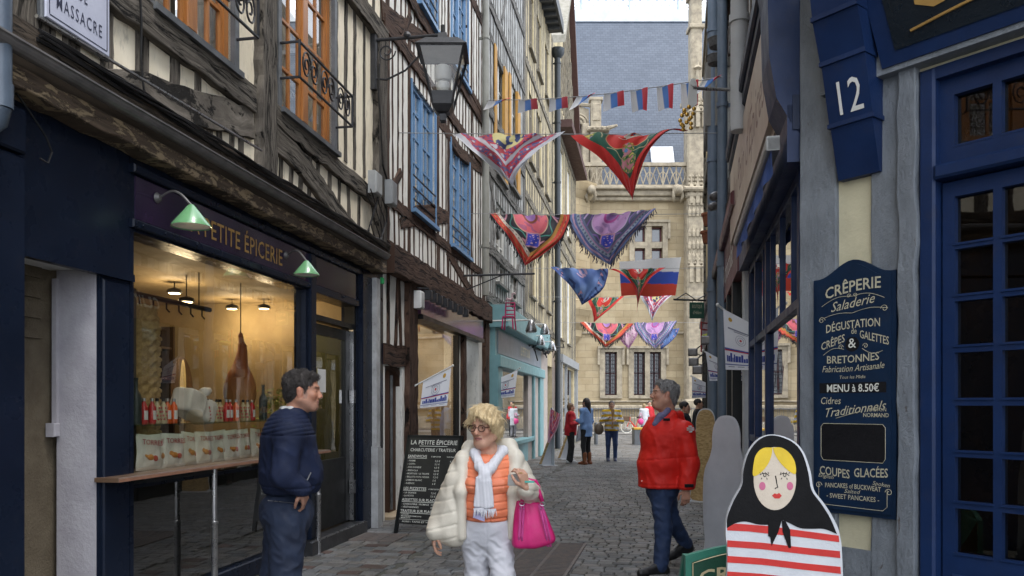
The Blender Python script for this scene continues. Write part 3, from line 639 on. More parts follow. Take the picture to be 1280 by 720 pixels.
def chip_bag(loc, rot, tilt, seed, lab):
    t = thing('chip_bag', lab, 'chip bag', (0, 0, 0), 'white chip bags along the grocery window shelf')
    b = bag_mesh(.25, .28, .07, seed); obj('bag', b, m_foil, t, smooth=True)
    m = MB(); V, _ = glyphs('TORRES', .05, .003, 0, 1)
    m.text(WF, 0, .2, .0385, 'TORRES', .055, 'C', .008, sx=.18/V[:, 0].max()); obj('lettering', m, m_red, t, recalc=False)
    m = MB(); m.ball((-.015, -.034, .105), .034, 10, 6, (1, .25, .7)); m.ball((-.045, -.03, .12), .024, 10, 6, (1, .25, .8)); obj('crisp_picture', m, m_crisp, t, smooth=True)
    m = MB(); m.ball((.035, -.033, .1), .026, 10, 6, (1, .25, .9)); obj('tomato_picture', m, m_tom, t, smooth=True)
    t.location = loc; t.rotation_euler = (R(-6), R(tilt), rot); WL[t] = Vector(loc)
yawL = math.atan2(FL.n.y, FL.n.x)+math.pi/2
ch = [(186, 'leftmost white chip bag, standing right beside the window post'), (201, 'second chip bag from the left on the window shelf'), (217, 'third chip bag from the left, overlapping the second'), (238, 'fourth chip bag from the left, leaning a little'), (256, 'fifth chip bag, widest in view, below the white sack'), (276, 'sixth chip bag from the left, below the red bottles'), (291, 'seventh chip bag from the left, tilted to the right'), (306, 'eighth chip bag from the left, partly behind the man in navy'), (321, 'last chip bag on the right, beside the man in navy')]
for i, (x, l) in enumerate(ch):
    n = -.2-.04*(i % 2); chip_bag(FL.P(sL(x, n), 1.065, n), yawL+R(random.uniform(-14, 14)), random.uniform(-6, 7), i, l)
# bottles on the glass shelf
def bottle(kind, loc, lab, grp):
    t = thing('sauce_bottle' if kind != 'wine' else 'wine_bottle', lab, 'bottle', (0, 0, 0), grp); m = MB()
    if kind == 'wine':
        m.lathe((0, 0, 0), [(.04, 0), (.042, .01), (.042, .19), (.036, .22), (.015, .26), (.014, .33), (.017, .335), (.017, .35)], 14); obj('bottle_glass', m, pm('dusty_green_glass', (.03, .045, .04), None, 5, .4, 0), t, smooth=40)
    else:
        c = {'orange': (.75, .13, .02), 'red': (.5, .02, .02), 'dots': (.5, .43, .25)}[kind]
        m.lathe((0, 0, 0), [(.027, 0), (.029, .008), (.029, .12), (.024, .14), (.012, .16), (.012, .172)], 12); obj('bottle_glass', m, pm('sauce_'+kind, c, None, 5, .25, 0, coat=.5), t, smooth=40)
        m = MB(); m.lathe((0, 0, .172), [(.014, 0), (.014, .022), (.012, .024)], 10); obj('bottle_cap', m, m_black if kind == 'dots' else m_steel, t, smooth=40)
        m = MB(); F0 = WF
        if kind == 'dots':
            for zz in (.03, .06, .09, .12):
                for a in range(6): th = a*math.pi/3+(zz*50 % 2)*.5; m.ball((.0285*math.cos(th), .0285*math.sin(th), zz), .0085, 7, 4, (1, 1, 1))
            obj('red_dots', m, m_red, t)
        else:
            v = [(.0296*math.sin(a), -.0296*math.cos(a), z) for z in (.03, .1) for a in np.linspace(-.8, .8, 7)]; m.add(v, [(i, i+1, i+8, i+7) for i in range(6)]); obj('paper_label', m, m_white, t)
    t.location = loc; t.rotation_euler = (0, 0, yawL+random.uniform(-.2, .2)); WL[t] = Vector(loc)
bl = [(183, 'red', 'red sauce bottle nearest the dark wine bottle'), (190.5, 'red', 'second red sauce bottle from the left'), (198, 'dots', 'leftmost red dotted bottle, next to the red sauces'), (205, 'dots', 'second dotted bottle from the left'), (213, 'orange', 'left orange sauce bottle, beside the white sack'), (219, 'orange', 'orange sauce bottle touching the white sack'), (259, 'dots', 'dotted bottle just right of the white sack'), (265, 'dots', 'second dotted bottle right of the white sack'), (271, 'dots', 'third dotted bottle right of the white sack'), (277, 'dots', 'fourth dotted bottle right of the white sack'), (284, 'red', 'dark red bottle left of the orange one under the ham'), (289, 'red', 'dark red bottle touching the orange one under the ham'), (296, 'orange', 'wide orange sauce bottle under the ham'), (304, 'dots', 'dotted bottle right of the wide orange one'), (310, 'dots', 'last dotted bottle on the shelf'), (318, 'red', 'red bottle with a white label by the right shelf end')]
for x, k, l in bl: bottle(k, FL.P(sL(x, -.25), 1.428, -.25-.03*random.random()), l, 'small sauce bottles on the grocery glass shelf')
bottle('wine', FL.P(sL(170, -.3), 1.428, -.3), 'dusty dark wine bottle at the left end of the glass shelf', 'wine bottles on the glass shelf')
bottle('wine', FL.P(sL(329, -.3), 1.428, -.3), 'dark wine bottle at the right end of the glass shelf', 'wine bottles on the glass shelf')
# white sack lying on the shelf
p = FL.P(sL(242, -.32), 1.428, -.32)
def fsack(q):
    d = union([rbox(p+Vector((0, 0, .13)), (.1, .21, .1), .02, yaw=yawL+math.pi/2, pitch=R(20), k=.02), cap(p+FL.u*.16+Vector((0, 0, .26)), p+FL.u*.27+Vector((0, 0, .27)), .05, .02, k=.04)], q); return d-.008*(1-np.abs(wav(q, 14, 4))*3)
field_obj('white_sack', fsack, p-Vector((.4, .4, .05)), p+Vector((.4, .45, .42)), .012, pm('white_paper_sack', (.72, .7, .64), (.62, .6, .54), 6, .5, .006, 20), None, p, label='crumpled white paper sack lying among the sauce bottles', cat='sack')
# ham
p = FL.P(sL(300, -.5), 1.5, -.5)
def fham(q): return union([ell(p+Vector((0, 0, .2)), (.16, .13, .24), k=.03), cap(p+Vector((0, 0, .38)), p+Vector((.02, .02, .66)), .09, .04, k=.08), cap(p+Vector((.02, .02, .62)), p+Vector((.0, .02, .78)), .03, .025, k=.03)], q)+.006*wav(q, 26, 5)
def cham(v): t = np.clip((v[:, 2]-1.6)/.4, 0, 1)[:, None]+.3*wav(v, 20, 5)[:, None]; t = np.clip(t, 0, 1); return _v((.4, .2, .07))*(1-t)+_v((.34, .1, .03))*t
hm = field_obj('cured_ham', fham, p-Vector((.2, .2, .1)), p+Vector((.2, .25, .9)), .012, attrm('ham_skin', .4, .006, 30), None, p, cham, label='whole cured ham hanging behind the grocery glass', cat='ham')
m = MB(); m.tube([p+Vector((0, .02, .76)), p+Vector((0, .02, 1.3))], .005, 5); obj('hanging_cord', m, m_dark, hm)
# woven tall basket / braid at left
t = None; p = FL.P(sL(172, -.55), 1.06, -.55); m = MB(); R0 = .16; rows = 62; k = 40
for j in range(rows+1):
    for i in range(k): th = 2*math.pi*i/k; rr = R0*(1-.25*max(0, (j/rows-.8)/.2)**2)+.02*math.sin(i*math.pi/2+(j % 2)*math.pi)*(1 if j % 4 < 2 else -1)+.004*math.sin(j*1.57); m.v.append(p+Vector((rr*math.cos(th), rr*math.sin(th), j*1.32/rows)))
for j in range(rows):
    for i in range(k): ii = (i+1) % k; m.face((j*k+i, j*k+ii, (j+1)*k+ii, (j+1)*k+i))
obj('straw_basket', m, pm('plaited_straw', (.5, .35, .14), (.34, .22, .08), 30, .8, .006, 80), None, 'tall plaited straw basket standing behind the left window post', 'basket', smooth=True)
# oval wicker mirror and picture on the back wall
p = FL.P(FL.pix(227, 410, -2.2)[0], 1.75, -2.2); m = MB()
for q in range(9): m.tube([p+FL.u*(.22-.016*q)*math.cos(a)+Vector((0, 0, (.42-.018*q)*math.sin(a))) for a in np.linspace(0, 2*math.pi, 30)], .012, 5)
ov = obj('wicker_oval', m, pm('dark_wicker', (.1, .055, .025), None, 20, .7), None, 'dark wicker oval hanging inside the grocery', 'wicker oval')
m = MB(); m.lathe(p-FL.n*.02, [(.02, 0), (.1, .006), (.1, .012)], 20, FL.n, (1, 1)); 
m = MB(); m.v = [p+FL.u*.07*math.cos(a)+Vector((0, 0, .4*math.sin(a)))+FL.n*.02 for a in np.linspace(0, 2*math.pi, 25)[:-1]]; m.face(range(24)); obj('pale_inlay', m, pm('pale_straw_inlay', (.6, .5, .28), None, 8, .7), ov)
a, z = FL.pix(255, 418, -2.9); m = MB(); m.bbox(FL, a-.3, a+.3, z-.22, z+.22, -2.98, -2.94, .01); pf = obj('wall_picture', m, m_white, None, 'white framed picture on the far yellow wall of the grocery', 'picture')
m = MB(); m.box(FL, a-.12, a+.12, z-.1, z+.1, -2.941, -2.936); obj('print', m, pm('brown_print', (.2, .1, .04), None, 9, .7), pf)
# hanging ceiling rail with hooks
m = MB(); m.tube([FL.P(gl0+.1, 2.55, -.9), FL.P(gl1-.3, 2.55, -.9)], .025, 8)
for i in range(12): s = gl0+.2+i*.2; m.tube([FL.P(s, 2.53, -.9), FL.P(s, 2.47, -.9), FL.P(s+.02, 2.44, -.88)], .008, 5)
for s in (gl0+.3, gl1-.5): m.tube([FL.P(s, 2.55, -.9), FL.P(s, 2.9, -.9)], .006, 5)
obj('hook_rail', m, m_black, None, 'black rail with hooks hung along the grocery window ceiling', 'rail')
# green plant sprig with lights near the door post
p = FL.P(sL(345, -.7), 1.06, -.7); t = thing('potted_plant', 'yellow green leafy plant inside the grocery, behind the man in navy', 'plant', p)
m = MB(); m.lathe(p, [(.07, 0), (.09, .16), (.08, .16)], 14); obj('pot', m, m_black, t)
m = MB(); rr = random.Random(5)
for i in range(230):
    c = p+Vector((rr.gauss(0, .11), rr.gauss(0, .11), .2+rr.random()*.5)); a = Vector((rr.gauss(0, 1), rr.gauss(0, 1), rr.gauss(0, .6))).normalized()*.035; b = a.orthogonal().normalized()*.012
    m.add([c-a, c+b, c+a, c-b], [(0, 1, 2, 3)])
for i in range(14): m.tube([p+Vector((0, 0, .14)), p+Vector((rr.gauss(0, .08), rr.gauss(0, .08), .6))], .003, 4)
obj('leaves', m, pm('yellow_green_leaf', (.2, .24, .03), (.12, .17, .02), 9, .6), t)
# ================================================================ HOUSE B : brown timbers, blue windows
hB = thing('half_timbered_house', 'brown and white half timbered house with sky blue windows beside the grocery', 'house', FL.P(sL(545), 0, -3))
B0, B1 = sL(479), sL(607)
def zwin(x0, y0, x1, y1):   # window from two measured corners (same height each)
    return sL(x0), sL(x1), FL.pix(x0, y0)[1], FL.pix(x0, y1)[1]
bw = [(sL(514), sL(543), 4.55, 6.5), (sL(563), sL(586), 4.5, 6.42), (sL(522), sL(545), 7.85, 9.6), (sL(564), sL(584), 7.8, 9.6)]
dB = (sL(481), sL(503)); cB = (sL(519), sL(574)); eB = (sL(580), sL(598))
holes = bw+[(dB[0], dB[1], 0, 2.12), (cB[0], cB[1], .25, 3.1), (eB[0], eB[1], 0, 2.95)]
m = MB(); m.wall(FL, B0, B1, 0, 11.9, holes, -.3, 0); obj('plaster_wall', m, m_plB, hB)
m = MB(); S = m.strip
def carc(F, mb, s0, s1, z, rise, w, n1, n0=-.05):   # gently bowed horizontal timber
    mb.strip(F, [(s0+(s1-s0)*t, z+rise*math.sin(t*math.pi)) for t in np.linspace(0, 1, 8)], w, n0, n1 if n1 > .12 else n1*.45, wob=.012)
carc(FL, m, B0, B1, 3.56, .0, .36, .16); carc(FL, m, B0, B1, 4.42, -.02, .17, .05); carc(FL, m, B0, B1, 6.78, .03, .22, .07); carc(FL, m, B0, B1, 7.66, 0, .2, .09); carc(FL, m, B0, B1, 9.8, 0, .22, .05); carc(FL, m, B0, B1, 3.78, 0, .12, .1)
T(FL, m, [(500, 280), (520, 270), (545, 268), (560, 272)], [.16, .3, .32, .2], n1=.015)            # bowed brace
T(FL, m, [(558, 312), (577, 345), (592, 370)], .2, n1=.015); T(FL, m, [(482, 250), (500, 215)], .13, n1=.03)
T(FL, m, [(476, 12), (512, 40), (549, 60)], .26, n1=.02); T(FL, m, [(549, 150), (575, 190), (604, 215)], .22, n1=.015)
T(FL, m, [(586, 112), (604, 145)], .14, n1=.04); T(FL, m, [(497, 60), (512, 20)], .12, n1=.03)
for x in (484, 511, 547, 560, 589, 604):
    s = sL(x); S(FL, [(s, 3.7), (s+.02, 9.8)], .16 if x not in (511, 547, 560, 589) else .13, -.05, .012)
field(m, FL, B0+.2, B1-.1, 4.5, 6.7, .25, .065, bw, .02); field(m, FL, B0+.2, B1-.1, 6.9, 7.6, .25, .065, (), .05)
field(m, FL, B0+.2, B1-.1, 3.85, 4.35, .25, .065, (), .08); field(m, FL, B0+.2, B1-.1, 7.75, 11.8, .25, .065, bw, .02)
for x, d in ((484, 0), (493, .12), (500, -.1), (507, 0)): s = sL(x); S(FL, [(s, 2.4), (s+d, 3.4)], .065, -.05, .03)
carc(FL, m, B0, sL(513), 2.28, .0, .3, .05)
for x, w in ((511, .45), (577, .2), (605, .42)): s = sL(x); S(FL, [(s, 0), (s, 3.45)], w, -.1, .08)
obj('timber_frame', m, m_oakB, hB)
for i, (a, b, c, d) in enumerate(bw):
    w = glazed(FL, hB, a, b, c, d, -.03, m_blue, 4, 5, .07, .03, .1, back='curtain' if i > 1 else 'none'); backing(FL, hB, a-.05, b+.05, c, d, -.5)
    ml = MB(); ml.box(FL, a-.05, b+.05, c-.06, c, -.1, .09); ml.box(FL, a-.05, a, c, d, -.1, .03); ml.box(FL, b, b+.05, c, d, -.1, .03); obj('sill', ml, m_blue, w)
    if i != 9:
        r = MB()
        for z in (c+.16, c+.34, c+.52): r.tube([FL.P(a+.01, z, .02), FL.P(b-.01, z, .02)], .013, 5)
        obj('guard_bar', r, m_iron, w)
m = MB()   # arched doorway: dark opening
m.box(FL, dB[0]-.1, dB[1]+.1, 0, 2.2, -1.3, -1.25); obj('dark_interior', m, m_dark, hB)
m = MB(); aw = dB[1]-dB[0]; ac = (dB[0]+dB[1])/2; pa = [(dB[0], 1.85)]+[(ac+aw/2*math.cos(t), 1.85+.24*math.sin(t)) for t in np.linspace(math.pi, 0, 10)]+[(dB[1], 1.85), (dB[1], 2.15), (dB[0], 2.15)]
m.prism(FL, pa, -.25, -.04); m.box(FL, dB[1]-.3, dB[1], 0, 2.1, -.26, -.1); obj('door_arch', m, m_oakB, hB)
m = MB(); m.box(FL, dB[0], dB[1]-.3, .02, 1.0, -.5, -.3); obj('stone_plinth', m, bricky('rubble_stone', (.25, .21, .16), (.17, .14, .11), (.1, .09, .08), .3, .18, .02, warp=.1, axes='YZ'), hB)
m = MB(); m.box(FL, dB[0]+.02, dB[1], 0, .05, -1.2, .12); obj('threshold', m, pm('pale_wood_threshold', (.42, .33, .22), None, 4, .6), hB)
m = MB(); m.tube([FL.P(dB[1]-.32, .1, -.06), FL.P(dB[1]-.32, 2.0, -.06)], .02, 8); obj('door_rail', m, m_lead, hB)
# second shop of house B
m = MB(); m.box(FL, cB[0]-.02, eB[1]+.02, 2.98, 3.4, 0, .1); obj('fascia_panel', m, pm('plum_gloss_panel', (.05, .025, .045), (.075, .035, .07), 1.2, .15, 0), hB)
m = MB(); m.box(FL, cB[0], eB[1], 2.9, 2.97, -.05, .13); m.box(FL, cB[1]-.08, cB[1], .25, 2.9, -.1, .0); m.box(FL, cB[0], cB[0]+.07, .25, 2.9, -.1, 0); m.box(FL, cB[0], cB[1], .25, .35, -.1, .02); obj('window_frame', m, m_black, hB)
m = MB(); m.box(FL, cB[0]+.07, cB[1]-.08, .35, 2.9, -.06, -.052); obj('display_pane', m, m_glass, hB)
m = MB(); m.box(FL, cB[0]-.1, cB[1]+.1, 0, 3.0, -2.0, -1.95); m.box(FL, cB[0]-.1, cB[1]+.1, 2.95, 3.0, -1.95, -.3); m.box(FL, cB[1]+.02, cB[1]+.08, 0, 3, -1.95, -.3); m.box(FL, cB[0]-.1, cB[0]-.04, 0, 3, -1.95, -.3); obj('shop_room', m, pm('beige_room', (.42, .34, .2), (.33, .26, .15), 2, .8), hB)
m = MB(); m.box(FL, cB[0], cB[1], .3, .8, -1.1, -.2); obj('display_plinth', m, m_oakB, hB)
l = bpy.data.lights.new('glow', 'POINT'); l.energy = 25; l.color = (1, .75, .45); l.shadow_soft_size = .2; lo = bpy.data.objects.new('shop_glow', l); COL.objects.link(lo); lo.parent = hB; lo.location = FL.P((cB[0]+cB[1])/2, 2.7, -1)-wloc(hB)
m = MB(); m.box(FL, eB[0], eB[1], 0, 2.95, -.6, -.5); m.box(FL, eB[0]-.02, eB[0], 0, 2.95, -.5, -.1); obj('porch_wall', m, pm('pale_sage_render', (.48, .48, .4), (.42, .42, .35), 3, .8), hB)
m = MB(); m.box(FL, eB[0], eB[1], 0, .14, -.5, .1); obj('door_step', m, m_lead, hB)
m = MB(); cols = [(.6, .3, .1), (.1, .2, .4), (.5, .5, .12), (.4, .1, .3), (.1, .35, .3)]
rr = random.Random(4)
for i in range(9):
    a = cB[0]+.2+rr.random()*(cB[1]-cB[0]-.7); z = 1.5+rr.random()*1.0; mm = MB(); mm.bbox(FL, a, a+.25+rr.random()*.25, z, z+.12+rr.random()*.16, -.9, -.86, .004)
    obj('display_card', mm, pm('card_%d' % (i % 5), tuple(c*.7+.1 for c in cols[i % 5]), None, 3, .7), hB)
m = MB(); m.text(FL, (cB[0]+cB[1])/2+.2, 2.0, -.85, 'MARINIÈRE', .24, 'C', .004, sx=.8); obj('lettering', m, pm('dark_green_print', (.04, .06, .06), None, 4, .6, 0), hB, recalc=False)
# row of black spots over the plum fascia
for i in range(8):
    x = 536+i*6.6; n = .3; s, z = FL.pix(x, 369+i*3.2, n); p = FL.P(s, z, n)
    t = thing('spotlight', None, 'spotlight', p, 'small black spotlights over the plum shop fascia'); t['label'] = 'black box spotlight over the plum shop fascia, %s in the row from the grocery end' % ('first', 'second', 'third', 'fourth', 'fifth', 'sixth', 'seventh', 'last')[i]
    m = MB(); m.bbox(FL, s-.05, s+.05, z-.07, z+.07, n-.05, n+.05, .015); obj('lamp_head', m, m_iron, t)
    m = MB(); m.tube([p, FL.P(s, z+.1, n), FL.P(s, z+.12, .1)], .01, 5); obj('bracket', m, m_iron, t)
m = MB(); s, z = FL.pix(521, 375, .1); m.bbox(FL, s-.09, s+.09, z-.13, z+.13, .08, .2, .02); obj('alarm_box', m, m_white, None, 'white alarm box at the grocery end of the plum fascia', 'alarm box')
# junction boxes and wires by the corner post
for x, y, w, h, lb in ((465, 230, .12, .14, 'left grey cable box, on the last post of the grocery house'), (485, 242, .11, .16, 'right grey cable box, at the first stud of the brown house')):
    m = MB(); s, z = FL.pix(x, y, .1); m.bbox(FL, s-w, s+w, z-h, z+h, .09, .2, .02); jb = obj('junction_box', m, pm('grey_plastic', (.35, .36, .36), None, 5, .5), None, lb, 'junction box', 'grey cable boxes at the corner post')
m = MB()
for i in range(7): m.tube([FL.P(*FL.pix(462+i*3+4*math.sin(y*.1+i), y, .14), .14) for y in range(236, 312, 6)], .008, 5)
m.tube([FL.P(*FL.pix(x, y, .12), .12) for x, y in ((474, 80), (473, 120), (476, 160), (478, 205), (484, 225))], .012, 5); obj('loose_wire', m, m_cable, jb)
m = MB(); s, z = FL.pix(478, 352, .12); m.bbox(FL, s-.03, s+.03, z-.03, z+.05, .1, .14, .01); obj('alarm_light', m, pm('green_lamp', (.02, .35, .1)), None, 'small green sign lamp at the end of the grocery fascia', 'lamp')
# white corner pipe next to the grocery pilaster
m = MB(); s = sL(473, .12); m.box(FL, s-.07, s+.07, 1.05, 3.2, .03, .12); m.box(FL, s-.1, s+.0, 0, 1.05, .05, .15); m.box(FL, s+.02, s+.14, 0, 1.02, .05, .13)
obj('corner_trunking', m, pm('chalky_trunking', (.45, .46, .47), (.3, .3, .3), 6, .6, dirt=.4), None, 'pale vertical trunking between the grocery pilaster and the arched doorway', 'trunking')
# ================================================================ LANTERN
s, z = FL.pix(474, 50, .1); p0 = FL.P(s, z, .02); t = thing('street_lantern', 'black iron street lantern on a scrolled bracket above the grocery', 'street lamp', p0)
m = MB(); m.bbox(FL, s-.06, s+.06, z-.65, z+.15, .0, .07, .01)
tipn = .95; P = FL.P
m.tube([P(s, z, .05), P(s, z, tipn)], .022, 8); m.tube([P(s, z-.02, tipn), P(s, z+.12, tipn)], .03, 8); m.ball(P(s, z+.03, tipn*.5), .05, 8, 6)
m.tube([P(s, z-.5, .06), P(s, z-.52, .2), P(s, z-.42, .45), P(s, z-.2, .68), P(s, z-.03, .8)], .014, 6)
for c, rr_, sg in ((.2, .12, 1), (.72, .09, -1)): m.tube([P(s, z-.16-rr_*(1-q*.75)*math.sin(q*9), c+sg*rr_*(1-q*.75)*math.cos(q*9)) for q in np.linspace(0, 1, 24)], .009, 5)
obj('bracket', m, m_iron, t)
C0 = P(s, z-.02, tipn); m = MB(); hw, hb, H = .28, .12, .68
top = [C0+Vector((x*hw, y*hw, -.22)) for x, y in ((-1, -1), (1, -1), (1, 1), (-1, 1))]; bot = [C0+Vector((x*hb, y*hb, -.22-H)) for x, y in ((-1, -1), (1, -1), (1, 1), (-1, 1))]
for i in range(4): m.tube([top[i], bot[i]], .016, 5); m.tube([top[i], top[(i+1) % 4]], .018, 5); m.tube([bot[i], bot[(i+1) % 4]], .014, 5)
m.hexa([C0+Vector((x*(hw+.04), y*(hw+.04), -.22)) for x, y in ((-1, -1), (1, -1), (1, 1), (-1, 1))]+[C0+Vector((x*.2, y*.2, -.1)) for x, y in ((-1, -1), (1, -1), (1, 1), (-1, 1))])
m.hexa([C0+Vector((x*.08, y*.08, -.11)) for x, y in ((-1, -1), (1, -1), (1, 1), (-1, 1))]+[C0+Vector((x*.05, y*.05, .03)) for x, y in ((-1, -1), (1, -1), (1, 1), (-1, 1))])
b0 = C0+Vector((0, 0, -.22-H)); m.lathe(b0, [(.04, -.2), (.06, -.18), (.06, -.1), (.12, -.08), (.19, .0), (.19, .16), (.13, .18)], 4)
obj('lantern_frame', m, m_iron, t)
m = MB(); m.hexa([q+Vector((0, 0, .16)) for q in bot]+[q*1 for q in top]); obj('pane', m, glassm('lantern_glass', (.86, .86, .84), .7), t)
m = MB(); m.lathe(b0, [(.07, .16), (.085, .24), (.085, .3), (.05, .33)], 12); m.lathe(b0, [(.09, .33), (.11, .36), (.11, .5), (.06, .53)], 14); obj('bulb_holder', m, m_white, t, smooth=35)
m = MB(); m.hexa([C0+Vector((x*(hw-.02), y*(hw-.02), -.235)) for x, y in ((-1, -1), (1, -1), (1, 1), (-1, 1))]+[C0+Vector((x*(hw-.02), y*(hw-.02), -.225)) for x, y in ((-1, -1), (1, -1), (1, 1), (-1, 1))]); obj('reflector', m, pm('grey_reflector', (.5, .49, .46), None, 5, .4), t)
# ================================================================ HOUSES C, D, E further along
def house(x0, x1, top, pl, oak, label, win, floors, winmat, doors=(), back='curtain', step=.3, zg=3.3, w=.13, braces=()):
    h = thing('half_timbered_house', label, 'house', FL.P((sL(x0)+sL(x1))/2, 0, -3)); a, b = sL(x0), sL(x1)
    m = MB(); m.wall(FL, a, b, 0, top, win+list(doors), -.3, 0); obj('plaster_wall', m, pl, h)
    m = MB()
    for z in floors: carc(FL, m, a, b, z, 0, .24, .08)
    for x in (a+.1, b-.1): m.strip(FL, [(x, zg), (x, top)], .24, -.05, .02, step=.3)
    zs = sorted(floors)+[top]
    for i in range(len(zs)-1): field(m, FL, a+.3, b-.2, zs[i], zs[i+1], step, w, win, .04)
    for (s0, z0, s1, z1) in braces: m.strip(FL, [(s0, z0), (s1, z1)], .17, -.05, .015)
    obj('timber_frame', m, oak, h)
    for (c, d, e, f) in win:
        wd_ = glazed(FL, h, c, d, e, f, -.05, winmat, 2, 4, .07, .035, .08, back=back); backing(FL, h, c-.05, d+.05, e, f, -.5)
        ml = MB(); ml.box(FL, c-.06, d+.06, e-.07, e, -.1, .1); obj('sill', ml, oak, wd_)
    return h
def zz(x, y): return FL.pix(x, y)[1]
C0_, C1_ = sL(607), sL(655)
winC = [(sL(619), sL(631), zz(619, 215), zz(619, 60)), (sL(637), sL(647), zz(637, 230), zz(637, 95)), (sL(620), sL(632), zz(620, 352), zz(620, 250)), (sL(638), sL(648), zz(638, 375), zz(638, 280)), (sL(625), sL(640), 12.6, 14.6)]
brC = [(C0_+.2, zz(612, 40), C0_+2.6, zz(640, 40)-1.6), (C0_+.3, 6.8, C0_+1.6, 5.6), (C1_-2.6, 8.6, C1_-1.2, 7.3), (C0_+1.9, 10.9, C0_+2.8, 12.2), (C0_+.3, 4.6, C0_+1.2, 5.8), (C1_-1.5, 4.5, C1_-.6, 5.9)]
hC = house(607, 655, 15, m_plC, m_oakC, 'silver grey half timbered house above the turquoise shopfront', winC, [4.0, 5.1, 6.9, 8.2, 10.6, 12.2], pm('white_window_wood', (.6, .6, .57), (.5, .5, .48), 5, .6), [(sL(616), sL(653), 0, 3.6)], braces=brC)
m = MB()
for (a, b, c, d) in winC[:2]: m.box(FL, a-.25, a, c, d, .02, .05); m.box(FL, b-.25, b+.2, c, d, -.02, .05)
obj('ochre_shutter', m, pm('ochre_shutter_paint', (.5, .27, .05), (.4, .2, .035), 4, .6), hC)
D0_, D1_ = sL(655), sL(697)
winD = [(sL(x), sL(x)+1.0, zz(x, 335+(x-662)*2), zz(x, 225+(x-662)*3)) for x in (662, 673, 683)]+[(sL(x), sL(x)+1.0, 8.9, 11.0) for x in (661, 671, 681)]+[(sL(x), sL(x)+1.0, 12.3, 14.1) for x in (661, 671, 681)]
winD = [(a, b, 4.9, 7.1) for a, b, c, d in winD[:3]]+winD[3:]
hD = house(655, 697, 15.2, m_plD, m_oakD, 'straw coloured half timbered house with a long dark eave', winD, [4.2, 7.7, 8.6, 11.6], m_oakD, [(sL(680), sL(690), 0, 3.0)], step=.36, w=.16, braces=[(D0_+.3, 4.3, D0_+1.2, 7.5), (D0_+3.3, 7.8, D0_+4.4, 8.5), (D1_-2, 4.3, D1_-.6, 7.4)])
m = MB(); m.hexa([FL.P(A1, 12.0, .9), FL.P(B1, 12.0, .9), FL.P(B1, 15.2, -3), FL.P(A1, 15.2, -3), FL.P(A1, 12.15, .9), FL.P(B1, 12.15, .9), FL.P(B1, 15.4, -3), FL.P(A1, 15.4, -3)]); obj('roof', m, pm('dark_slate_roof', (.07, .075, .085), None, 8, .6), hB)
m = MB(); a, b = C0_, sL(704, .5); m.box(FL, a, b, 14.95, 15.1, 0, .48); m.box(FL, a, b, 14.9, 15.3, .44, .52)
for i in range(int((b-a)/.5)): m.box(FL, a+.25+i*.5, a+.33+i*.5, 14.82, 14.95, 0, .42)
m.hexa([FL.P(a, 15.1, .48), FL.P(b, 15.1, .48), FL.P(b, 20, -3), FL.P(a, 20, -3), FL.P(a, 15.25, .48), FL.P(b, 15.25, .48), FL.P(b, 20.2, -3), FL.P(a, 20.2, -3)]); obj('eave', m, pm('dark_grey_soffit', (.045, .05, .055), (.07, .075, .08), 5, .6), hD)
# house D shop level
for a_, b_ in ((D0_, sL(680)), (sL(690), D1_)): m = MB(); m.box(FL, a_, b_, 0, 3.6, .0, .12); obj('shop_pier', m, pm('pinkish_plaster', (.46, .4, .36), (.36, .31, .28), 5, .8, dirt=.3), hD)
backing(FL, hD, sL(680), sL(690), 0, 3, -.4)
# house E gable
E0_, E1_ = sL(697), sL(719)
winE = [(E0_+.7, E0_+1.9, 4.3, 7.5), (E0_+3.7, E0_+4.9, 4.3, 7.5), (E0_+.8, E0_+1.9, 9.0, 12.0), (E0_+3.8, E0_+4.9, 9.0, 12)]
hE = house(697, 719, 13.6, m_plD, m_oakD, 'far timbered gable house with white windows at the end of the left row', winE, [3.6, 8.0, 8.6, 12.4], m_white, [(E0_+1, E1_-1, 0, 3.2)], step=.36, w=.2)
m = MB(); em = (E0_+E1_)/2
m.prism(FL, [(E0_, 13.6), (E1_, 13.6), (E1_, 14.2), (em, 20), (E0_, 15.8)], -.3, -.01); obj('gable_wall', m, m_plD, hE)
m = MB()
for s in np.arange(E0_+.4, E1_, .55): m.strip(FL, [(s, 13.7), (s, 14.2+5.5*(1-abs(s-em)/3.6))], .16, -.04, .03)
obj('gable_timber', m, m_oakD, hE)
m = MB(); m.hexa([FL.P(em, 20.2, .25), FL.P(E1_+.5, 13.4, .25), FL.P(E1_+.5, 13.4, -4), FL.P(em, 20.2, -4), FL.P(em, 20.6, .25), FL.P(E1_+.7, 13.8, .25), FL.P(E1_+.7, 13.8, -4), FL.P(em, 20.6, -4)])
m.box(FL, E0_+.2, E1_+.3, 12.55, 12.85, 0, .55); obj('barge_board', m, pm('dark_red_brown_board', (.07, .03, .025), None, 4, .7), hE)
m = MB(); m.hexa([FL.P(E0_, 15.8, .3), FL.P(em, 20.2, .3), FL.P(em, 20.2, -4), FL.P(E0_, 15.8, -4), FL.P(E0_, 16.1, .3), FL.P(em, 20.5, .3), FL.P(em, 20.5, -4), FL.P(E0_, 16.1, -4)]); obj('roof', m, pm('mossy_tile', (.3, .28, .24), (.2, .19, .15), 5, .9, .02, 12), hE)
m = MB(); m.box(FL, E0_+.2, E1_-.1, 3.3, 3.62, 0, .2); m.box(FL, E0_+.3, E0_+.5, 0, 3.3, 0, .15); m.box(FL, E1_-.5, E1_-.2, 0, 3.3, 0, .15); m.box(FL, E0_+2.6, E0_+2.8, 0, 3.3, 0, .1); obj('shop_frame', m, pm('grey_shop_frame', (.3, .32, .34), None, 4, .5), hE)
